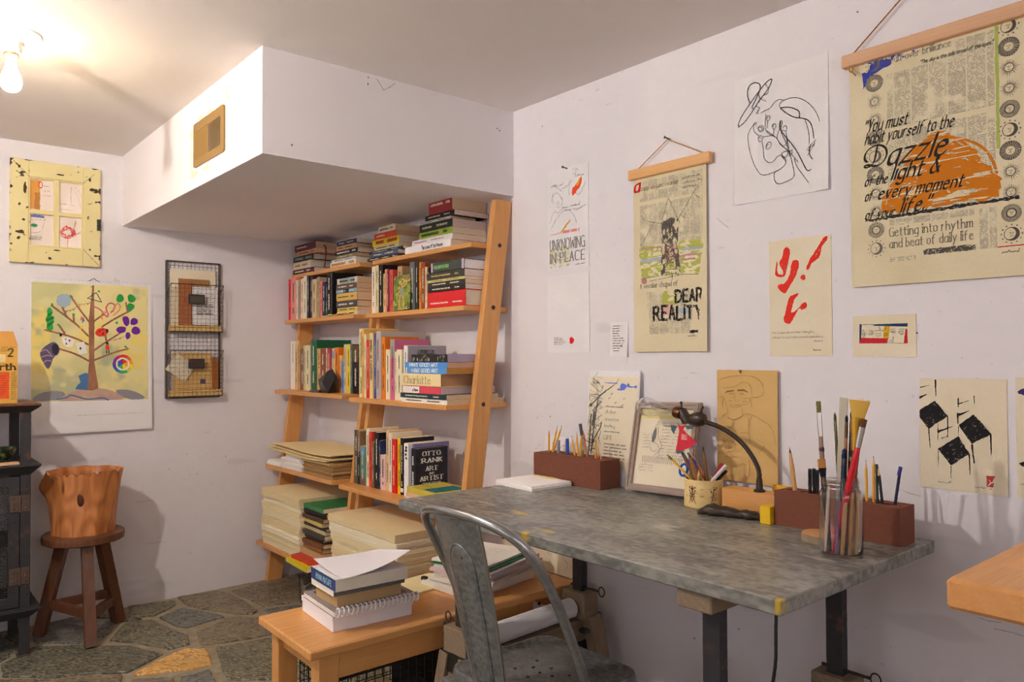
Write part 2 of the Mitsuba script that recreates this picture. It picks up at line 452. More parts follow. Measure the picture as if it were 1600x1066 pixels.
def _brick(p, n, uv):
    s = fbm(p.x * 130, p.y * 130, p.z * 130, 3)
    b = fbm(p.x * 14, p.y * 14, p.z * 14, 3)
    return mix(lin('7f4c3b'), lin('623f34'), s * 0.6 + b * 0.4) * (0.9 + 0.2 * b)
bsdf('red_brick', _brick, 0.8, 0.2, bump=lambda p, n, uv: fbm(p.x * 260, p.y * 260, p.z * 260, 3), bscale=0.0015)
def _iron(p, n, uv):
    r = smoothstep(0.6, 0.78, fbm(p.x * 18, p.y * 18, p.z * 18, 4))
    return mix(lin('26262a'), lin('6b4028'), r * 0.55)
bsdf('black_iron', _iron, 0.5, 0.5)
bsdf('wire_black', '1b1a19', 0.45, 0.5)
bsdf('wire_brown', '463c33', 0.45, 0.5)
def _cream(p, n, uv):
    c = mix(lin('e3d9a6'), lin('d5c78c'), fbm(p.x * 5, p.y * 5, p.z * 5, 3))
    e = dr.minimum(dr.minimum(dr.abs(p.y + 1.545), dr.abs(p.y + 1.172)), dr.minimum(dr.abs(p.z - 2.162), dr.abs(p.z - 1.682)))
    k = smoothstep(0.70, 0.76, fbm(p.x * 20, p.y * 26, p.z * 34, 3) + smoothstep(0.012, 0.0, e) * 0.12)
    return mix(c, lin('3c2c1c'), k)
bsdf('cream_chipped_paint', _cream, 0.5, 0.35)

def paper(key, a, b, rough=0.85):
    A, B = lin(a), lin(b)
    bsdf(key, lambda p, n, uv: mix(A, B, fbm(p.x * 9, p.y * 9, p.z * 9, 3)) * (0.97 + 0.06 * noise(p.x * 300, p.y * 300, p.z * 300)), rough, 0.2)
paper('paper_cream', 'e5dcc6', 'dbd0b4')
paper('paper_white', 'e8e7e9', 'dfdde0')
paper('paper_kraft', 'dab77c', 'cba566')
paper('paper_buff', 'dfd5b6', 'd0c4a2')
def _news(p, n, uv):
    """columns of newsprint: lines of grey type, worn where the transfer missed"""
    ln = smoothstep(0.35, 0.5, 0.5 + 0.5 * dr.sin(p.z * 2 * math.pi / 0.0042))
    wd = smoothstep(0.32, 0.45, noise(p.x * 420, dr.floor(p.z / 0.0042) * 3.7))
    col = smoothstep(0.02, 0.06, dr.abs(p.x / 0.043 - dr.floor(p.x / 0.043) - 0.5) * -1 + 0.5)
    miss = smoothstep(0.18, 0.42, fbm(p.x * 30, p.z * 30, 3.0, 4))
    head = smoothstep(0.62, 0.66, noise(dr.floor(p.x / 0.043) * 5.1, p.z * 34)) * 0.7
    ink = dr.clip(ln * wd * col * miss + head * miss * col * 0.5, 0, 1)
    return mix(lin('dbd2b4'), lin('57524e'), ink * 0.5 + miss * 0.08)
bsdf('newsprint', _news, 0.85, 0.2)
def worn(key, inkc, paperc, miss, sx, sz, lo=0.0):
    A, B = lin(inkc), lin(paperc)
    def f(p, n, uv):
        t = fbm((p.x + p.y) * sx, p.z * sz, 1.0, 4)
        return mix(A, B, smoothstep(miss, miss + 0.05, t) * (1 - lo))
    bsdf(key, f, 0.8, 0.2)
worn('ink_block', '17161a', 'ddd2b6', 0.66, 260, 260)
worn('ink_orange', 'c4741c', 'd6c9a6', 0.59, 20, 170)
worn('ink_blue', '3c46a0', 'ddd2b2', 0.52, 60, 60)
worn('ink_green', 'aab054', 'ddd4b0', 0.56, 45, 90)
worn('ink_bark', '5a544e', 'cfc4a4', 0.47, 120, 60)
worn('ink_red', 'd4302a', 'e2d6b8', 0.66, 80, 80)
worn('ink_grey', '6a6562', 'ddd3b2', 0.56, 220, 220)
def _cal(p, n, uv):
    a = fbm(p.y * 5, p.z * 5, 1.0, 4); b = fbm(p.y * 9 + 5, p.z * 9, 2.0, 4)
    c = mix(lin('e2d69a'), lin('c2c08c'), smoothstep(0.35, 0.65, a))
    c = mix(c, lin('e6cf6a'), smoothstep(0.58, 0.72, b) * 0.7)
    return mix(c, lin('8fa08c'), smoothstep(0.62, 0.75, fbm(p.y * 7 + 9, p.z * 7, 3.0, 4)) * 0.6)
bsdf('calendar_print', _cal, 0.6, 0.3)
bsdf('trunk_print', lambda p, n, uv: mix(lin('7a4a38'), lin('a87858'), fbm(p.y * 40, p.z * 14, 1.0, 4)), 0.6, 0.3)
bsdf('mound_print', lambda p, n, uv: mix(lin('b08a94'), lin('c9b08a'), fbm(p.y * 25, p.z * 25, 1.0, 4)), 0.6, 0.3)
def _bark(p, n, uv):
    c = mix(lin('e6cf98'), lin('cfae6c'), fbm(p.x * 22, p.y * 22, p.z * 60, 3))
    return mix(c, lin('8a6238'), smoothstep(0.8, 0.86, noise(p.x * 60, p.y * 60, p.z * 320)) * 0.6)
bsdf('birch_cup', _bark, 0.5, 0.35)
bsdf('page_block', dict(VC), 0.85, 0.15, bump=lambda p, n, uv: noise(p.z * 900, p.x * 60, p.y * 60), bscale=0.0006)
scene['clear_glass'] = {'type': 'dielectric', 'int_ior': 1.5, 'ext_ior': 1.0}
scene['thin_glass'] = {'type': 'thindielectric', 'int_ior': 1.5, 'ext_ior': 1.0}
bsdf('bronze_dark', lambda p, n, uv: mix(lin('3c2a1c'), lin('17120e'), fbm(p.x * 60, p.y * 60, p.z * 60, 3)), 0.4, 0.5)
bsdf('porcelain', 'efeae2', 0.2, 0.5)
def _cardgreen(p, n, uv):
    a = fbm(p.x * 60, p.z * 60, 1.0, 4)
    return mix(mix(lin('8a9a3c'), lin('5a6a34'), smoothstep(0.35, 0.65, a)), lin('c8b86a'), smoothstep(0.62, 0.7, fbm(p.x * 45 + 4, p.z * 70, 2.0, 3)) * 0.7)
bsdf('card_green', _cardgreen, 0.5, 0.35)
bsdf('obsidian', '141416', 0.18, 0.5)
bsdf('knot_wood', '4a2214', 0.45, 0.4)
bsdf('rusty_hinge', lambda p, n, uv: mix(lin('5a4438'), lin('3a322e'), fbm(p.x * 70, p.y * 70, p.z * 70, 3)), 0.5, 0.5)
bsdf('bag_paper', lambda p, n, uv: mix(lin('d8a850'), lin('c89440'), fbm(p.x * 40, p.y * 40, p.z * 40, 3)), 0.7, 0.3)
bsdf('bowl_glaze', lambda p, n, uv: mix(lin('1c2a1e'), lin('5a6a40'), smoothstep(0.5, 0.62, fbm(p.x * 60, p.y * 60, p.z * 60, 3))), 0.25, 0.5)
bsdf('steel_bright', 'c4c6c8', 0.18, 0.5, metal=1.0)
bsdf('steel_tube', lambda p, n, uv: mix(lin('b4b6b8'), lin('8c8e90'), fbm(p.x * 80, p.y * 80, p.z * 80, 3)), 0.24, 0.5, metal=0.85)
# ------------------------------------------------------------------ the room
RX, RY, H = 5.6, -4.6, 2.25
def struct(name, mesh, mat, color=None, smooth=False):
    k = fresh(name)
    put(k, mesh, mat, color, smooth)
    labels[k] = {'kind': 'structure'}
    return k
struct('wall_right', box(-0.12, RX + 0.12, 0, 0.12, -0.1, H + 0.1), 'wall_paint')
struct('wall_left', box(-0.12, 0, RY - 0.12, 0, -0.1, H + 0.1), 'wall_paint')
struct('ceiling', box(-0.12, RX + 0.12, RY - 0.12, 0.12, H, H + 0.12), 'ceiling_paint')
fl = struct('floor', box(-0.12, RX + 0.12, RY - 0.12, 0.12, -0.12, -0.008), 'grout')
SOF = (1.7766, -1.0678, 1.8986)
import manifold3d as m3
def mcube(a, b): return m3.Manifold.cube([b[i] - a[i] for i in range(3)]).translate(list(a))
# the boxed-in duct, open behind the air register
struct('soffit', mcube((0, SOF[1], SOF[2]), (SOF[0], 0, H)) - mcube((1.134, SOF[1] - .01, 2.006), (1.410, SOF[1] + .32, 2.108)), 'soffit_paint')
# two walls behind the camera, with unseen windows added for soft fill light
def wall_with_holes(name, along, lo, hi, pos, thick, holes, kmat):
    W = sbox(lo, -0.1, hi, H + 0.1)
    for a0, a1, z0, z1 in holes: W = W.difference(sbox(a0, z0, a1, z1))
    m = extr(W, thick)
    v = m.vertices.copy()
    m.vertices = np.stack([v[:, 0], pos - v[:, 2], v[:, 1]], 1) if along == 'x' else np.stack([pos + v[:, 2], v[:, 0], v[:, 1]], 1)
    if along == 'x': pass
    m.fix_normals()
    struct(name, m, kmat)
FILL_WINS_Y = [(1.0, 2.3, 1.15, 2.10), (2.8, 4.1, 1.15, 2.10)]
FILL_WINS_X = [(-3.9, -2.6, 1.15, 2.10), (-2.2, -0.9, 1.15, 2.10)]  # the second of these is added to brighten the left wall
wall_with_holes('wall_back', 'x', -0.12, RX + 0.12, RY, 0.12, FILL_WINS_Y, 'wall_paint')
wall_with_holes('wall_front', 'y', RY - 0.12, 0.12, RX, 0.12, FILL_WINS_X, 'wall_paint')
def window(n, along, pos, a0, a1, z0, z1):
    k = f'window_{n}'; used.add(k); labels[k] = {'kind': 'structure'}  # unseen window with a glowing pane, added as fill light
    def B(u0, u1, v0, v1, w0, w1):
        return box(u0, u1, pos - w1, pos - w0, v0, v1) if along == 'x' else box(pos + w0, pos + w1, u0, u1, v0, v1)
    fr = [B(a0, a0 + .05, z0, z1, .02, .09), B(a1 - .05, a1, z0, z1, .02, .09), B(a0, a1, z0, z0 + .05, .02, .09), B(a0, a1, z1 - .05, z1, .02, .09),
          B((a0 + a1) / 2 - .015, (a0 + a1) / 2 + .015, z0, z1, .03, .08), B(a0, a1, (z0 + z1) / 2 - .015, (z0 + z1) / 2 + .015, .03, .08)]
    part(k, 'frame', fr, 'paint_satin', 'e6e2dc')
    # the pane: a glowing sheet, added to fill the room with soft light
    if along == 'x': P = [[a0, pos - .1, z0], [a0, pos - .1, z1], [a1, pos - .1, z1], [a1, pos - .1, z0]]
    else: P = [[pos + .1, a0, z0], [pos + .1, a0, z1], [pos + .1, a1, z1], [pos + .1, a1, z0]]
    m = trimesh.Trimesh(np.array(P, float), [[0, 1, 2], [0, 2, 3]], process=False)
    want = np.array([0, 1, 0]) if along == 'x' else np.array([-1, 0, 0])
    if m.face_normals[0] @ want < 0: m = trimesh.Trimesh(m.vertices, m.faces[:, ::-1], process=False)
    kk = fresh(k + '__pane')
    scene[kk] = mikit.ply(m, 'porcelain', emitter={'type': 'area', 'radiance': {'type': 'rgb', 'value': FILL_WINDOW_RADIANCE}})
for i, w in enumerate(FILL_WINS_Y): window(i + 1, 'x', RY, *w)
for i, w in enumerate(FILL_WINS_X): window(i + 3, 'y', RX, *w)

# flagstones: the ones in view by outline, the rest of the floor as random cells
STONES = [
 ('dark', '0.446,-1.617 0.315,-1.476 0.444,-1.312 0.581,-1.164 0.765,-1.076 0.841,-1.188 0.875,-1.248 0.761,-1.404 0.748,-1.462 0.589,-1.633'),
 ('yellow', '0.917,-1.245 0.833,-1.132 0.763,-0.986 0.824,-0.920 1.017,-0.958 1.013,-1.036'),
 ('green', '0.449,-1.223 0.241,-1.110 0.296,-0.997 0.501,-0.952 0.606,-0.932 0.731,-0.956 0.736,-1.050 0.582,-1.122'),
 ('grey', '0.278,-0.973 0.202,-0.831 0.474,-0.711 0.512,-0.909 0.461,-0.933'),
 ('brown', '0.004,-0.801 0.043,-0.603 0.111,-0.571 0.329,-0.561 0.501,-0.568 0.537,-0.607 0.463,-0.673 0.189,-0.810'),
 ('brown', '0.588,-0.899 0.500,-0.703 0.667,-0.504 0.867,-0.575 0.853,-0.635 0.794,-0.893 0.760,-0.933'),
 ('green', '0.833,-0.890 0.892,-0.651 0.961,-0.517 1.405,-0.727 1.200,-0.976 0.975,-0.925'),
 ('brown', '0.100,-0.556 0.027,-0.346 0.043,-0.147 0.512,-0.343 0.452,-0.529 0.308,-0.535'),
 ('green', '-0.002,-1.037 0.055,-0.825 0.148,-0.848 0.250,-0.975 0.183,-1.071'),
 ('grey', '0.265,-1.479 -0.041,-1.428 -0.007,-1.285 0.189,-1.134 0.330,-1.177 0.419,-1.244 0.419,-1.307'),
 ('grey', '1.046,-1.105 1.049,-0.980 1.206,-1.008 1.339,-1.046 1.239,-1.162'),
 ('brown', '0.944,-1.248 1.041,-1.111 1.234,-1.168 1.107,-1.315'),
 ('dark', '0.353,-1.697 0.339,-1.543 0.259,-1.501 0.184,-1.477 0.156,-1.572 0.120,-1.677'),
 ('brown', '0.040,-0.397 0.087,-0.271 0.333,-0.291 0.508,-0.400 0.470,-0.510 0.344,-0.561 0.060,-0.452'),
 ('grey', '0.491,-0.540 0.533,-0.371 0.633,-0.377 0.674,-0.439 0.638,-0.566'),
 ('dark', '0.063,-0.248 0.029,-0.118 0.183,-0.131 0.283,-0.228'),
 ('dark', '0.476,-0.341 0.339,-0.210 0.447,-0.161 0.658,-0.267 0.640,-0.368'),
 ('brown', '0.601,-1.657 0.761,-1.464 0.778,-1.407 0.891,-1.264 1.103,-1.320 0.794,-1.677'),
]
def flagstone(poly, mat, seed, detail=True):
    r = random.Random(seed)
    poly = poly.buffer(-0.012).buffer(0.009, quad_segs=2).simplify(0.004)
    poly = max(getattr(poly, 'geoms', [poly]), key=lambda g: g.area)
    if poly.area < 0.004 or poly.geom_type != 'Polygon': return
    pts = np.array(poly.exterior.coords)[:-1]
    if detail:
        q = []
        for a, b in zip(pts, np.roll(pts, -1, 0)):
            n = max(1, int(np.linalg.norm(b - a) / 0.035))
            for i in range(n): q.append(a + (b - a) * i / n)
        pts = np.array(q)
        d = np.array([[r.uniform(-1, 1), r.uniform(-1, 1)] for _ in pts]) * 0.006
        pts = pts + (d + np.roll(d, 1, 0)) * 0.6
    g = Polygon(pts)
    if not g.is_valid: g = g.buffer(0); g = max(getattr(g, 'geoms', [g]), key=lambda s: s.area); pts = np.array(g.exterior.coords)[:-1]
    c = pts.mean(0)
    n = len(pts)
    tx, ty = r.uniform(-.003, .003), r.uniform(-.003, .003)
    rings = [(0.0, -0.012), (0.0, -0.003), (0.006, 0.0), (0.03, 0.0005)]
    if not (g.contains(Point(c)) and detail): rings = rings[:3]
    V, F = [], []
    for ins, z in rings:
        s = pts + (c - pts) / (np.linalg.norm(c - pts, axis=1, keepdims=True) + 1e-9) * ins
        V += [[x, y, z + (x - c[0]) * tx * 2 + (y - c[1]) * ty * 2] for x, y in s]
    for k in range(len(rings) - 1):
        for i in range(n):
            j = (i + 1) % n
            F += [[k * n + i, k * n + j, (k + 1) * n + j], [k * n + i, (k + 1) * n + j, (k + 1) * n + i]]
    V.append([c[0], c[1], 0.0008 if len(rings) == 4 else 0.0])
    e = (len(rings) - 1) * n
    F += [[e + i, e + (i + 1) % n, len(V) - 1] for i in range(n)]
    m = trimesh.Trimesh(np.array(V), np.array(F), process=False)
    if m.face_normals[-1][2] < 0: m.invert()
    part(fl, 'flagstone', m, mat)
taken = None
for i, (kind_, t) in enumerate(STONES):
    g = Polygon([tuple(map(float, q.split(','))) for q in t.split()]).buffer(0)
    g = g.intersection(sbox(0.004, RY, RX, -0.004))
    if taken is not None: g = g.difference(taken.buffer(0.012))
    g = max(getattr(g, 'geoms', [g]), key=lambda s: s.area)
    flagstone(g, 'stone_' + kind_, 100 + i)
    taken = g if taken is None else taken.union(g)
sr = np.random.RandomState(5)
seeds = []
while len(seeds) < 80:
    q = sr.uniform([0, RY], [RX, 0])
    if all(np.hypot(*(q - s)) > 0.30 for s in seeds): seeds.append(q)
    elif sr.rand() < 0.002: break
vor = shapely.voronoi_polygons(shapely.MultiPoint(seeds), extend_to=sbox(0, RY, RX, 0))
SK = ['dark', 'green', 'brown', 'grey', 'green', 'brown']
for i, c in enumerate(vor.geoms):
    g = c.intersection(sbox(0.004, RY + 0.004, RX - 0.004, -0.004)).buffer(-0.008).difference(taken.buffer(0.018))
    for q in getattr(g, 'geoms', [g]):
        if q.geom_type == 'Polygon' and q.area > 0.012: flagstone(q, 'stone_' + SK[i % 6], 300 + i, detail=False)

# ------------------------------------------------------------------ ceiling light (porcelain keyless fixture, bare bulb)
for (bx, by, bz), rad_, lab in zip(BULBS, BULB_RADIANCE, ('white porcelain lampholder with a glowing bare bulb on the ceiling above the cream window frame', 'white porcelain lampholder with a bare bulb on the ceiling left of the view')):
    t = thing('ceiling_light', lab, 'light')
    part(t, 'base', lathe([(0, H), (.082, H), (.082, H - .006), (.075, H - .012), (.05, H - .020), (.030, H - .032), (.029, H - .062), (.024, H - .064), (.0, H - .064)], 40, (bx, by, 0)), 'porcelain', smooth=35)
    part(t, 'socket_ring', lathe([(.0, H - .064), (.021, H - .064), (.021, H - .072), (.0, H - .072)], 32, (bx, by, 0)), 'paint_metal', 'b9a47c', 30)
    prof = [(.0001, bz + .079), (.0145, bz + .078), (.0145, bz + .055), (.0185, bz + .040), (.026, bz + .022), (.030, bz + .004), (.0300, bz - .006), (.027, bz - .018), (.020, bz - .027), (.010, bz - .032), (.0001, bz - .033)]
    kk = fresh(t + '__bulb')
    scene[kk] = mikit.ply(lathe(prof[::-1], 28, (bx, by, 0)), 'porcelain', smooth=True, emitter={'type': 'area', 'radiance': {'type': 'rgb', 'value': rad_}})

# ------------------------------------------------------------------ air register on the soffit
t = thing('air_register', 'tan metal air register on the front of the soffit', 'vent')
yv = SOF[1]
fr = sbox(1.112, 1.975, 1.442, 2.145).buffer(-.012).buffer(.012, quad_segs=4).difference(sbox(1.132, 2.004, 1.412, 2.110))
m = extr(fr, .007); v = m.vertices.copy(); m.vertices = np.stack([v[:, 0], yv - v[:, 2], v[:, 1]], 1); m.fix_normals()
part(t, 'frame', m, 'paint_satin', '84683a', 20)
n = 0
for i in range(22):
    x = 1.137 + i * .0128
    ang, hw_ = (14, .0063) if i < 11 else (-38, .0048)
    part(t, 'slat', move(box(-hw_, hw_, -.0009, .0009, 2.004, 2.110), (x, yv - .0045, 0), rz=ang), 'paint_satin', '806436')
part(t, 'mullion', box(1.268, 1.279, yv - .006, yv - .0015, 2.004, 2.110), 'paint_satin', '84683a')

# ------------------------------------------------------------------ small scrapes, cracks and nail holes in the plaster
def scrapes(holder, F, lines, col, w, off=.0006):
    for i, l in enumerate(lines):
        g = LineString(l) if len(l) > 1 else Point(l[0]).buffer(w * 2.2)
        g = rough(g.buffer(w) if len(l) > 1 else g, w * .7, w * 3, i)
        ink(holder, 'scrape', g, F, off, col)
SF = ((SOF[0], 0, 0), LU, LV)
scrapes('soffit', SF, [[(-.645, 2.238), (-.632, 2.222), (-.618, 2.204)], [(-.618, 2.204), (-.595, 2.218), (-.568, 2.240)]], 'b0a6a2', .0014)
scrapes('soffit', SF, [[(-.681, 2.236)], [(-.681, 2.212)], [(-.967, 1.943)], [(-.087, 2.165)], [(-.075, 2.158)]], '6a605c', .0015)
scrapes('wall_left', ((0, 0, 0), LU, LV), [[(-1.02, .511), (-.97, .509), (-.916, .513)], [(-.945, .289), (-.90, .291), (-.86, .288)], [(-.99, .556), (-.965, .563)]], 'b0a8a6', .0009)
scrapes('wall_left', ((0, 0, 0), LU, LV), [[(-.753, .731)], [(-.732, .209)], [(-.70, .62)], [(-.84, .66)], [(-.55, .70)]], 'a29a98', .0016)
RF_ = ((0, 0, 0), WU, WV)
scrapes('wall_right', RF_, [[(3.488, .607), (3.51, .604), (3.535, .607)], [(3.519, .589), (3.557, .590), (3.58, .588)], [(2.762, 1.670), (2.785, 1.648), (2.804, 1.634)], [(3.315, .889), (3.335, .882), (3.361, .879)]], 'aaa3a1', .0008)
scrapes('wall_right', RF_, [[(1.916, .998), (1.916, .985)], [(1.99, 1.0)], [(3.216, 2.165)], [(1.955, 2.149)], [(2.662, .328)], [(2.827, .401)]], '8a8482', .0014)
ink('soffit', 'plaster_patch', rough(Polygon([(1.309, -.839), (1.397, -.818), (1.412, -.747), (1.325, -.728), (1.243, -.772)]), .012, .03, 3), ((0, 0, SOF[2]), (0, 1, 0), (1, 0, 0)), .0006, 'cfc2b2')
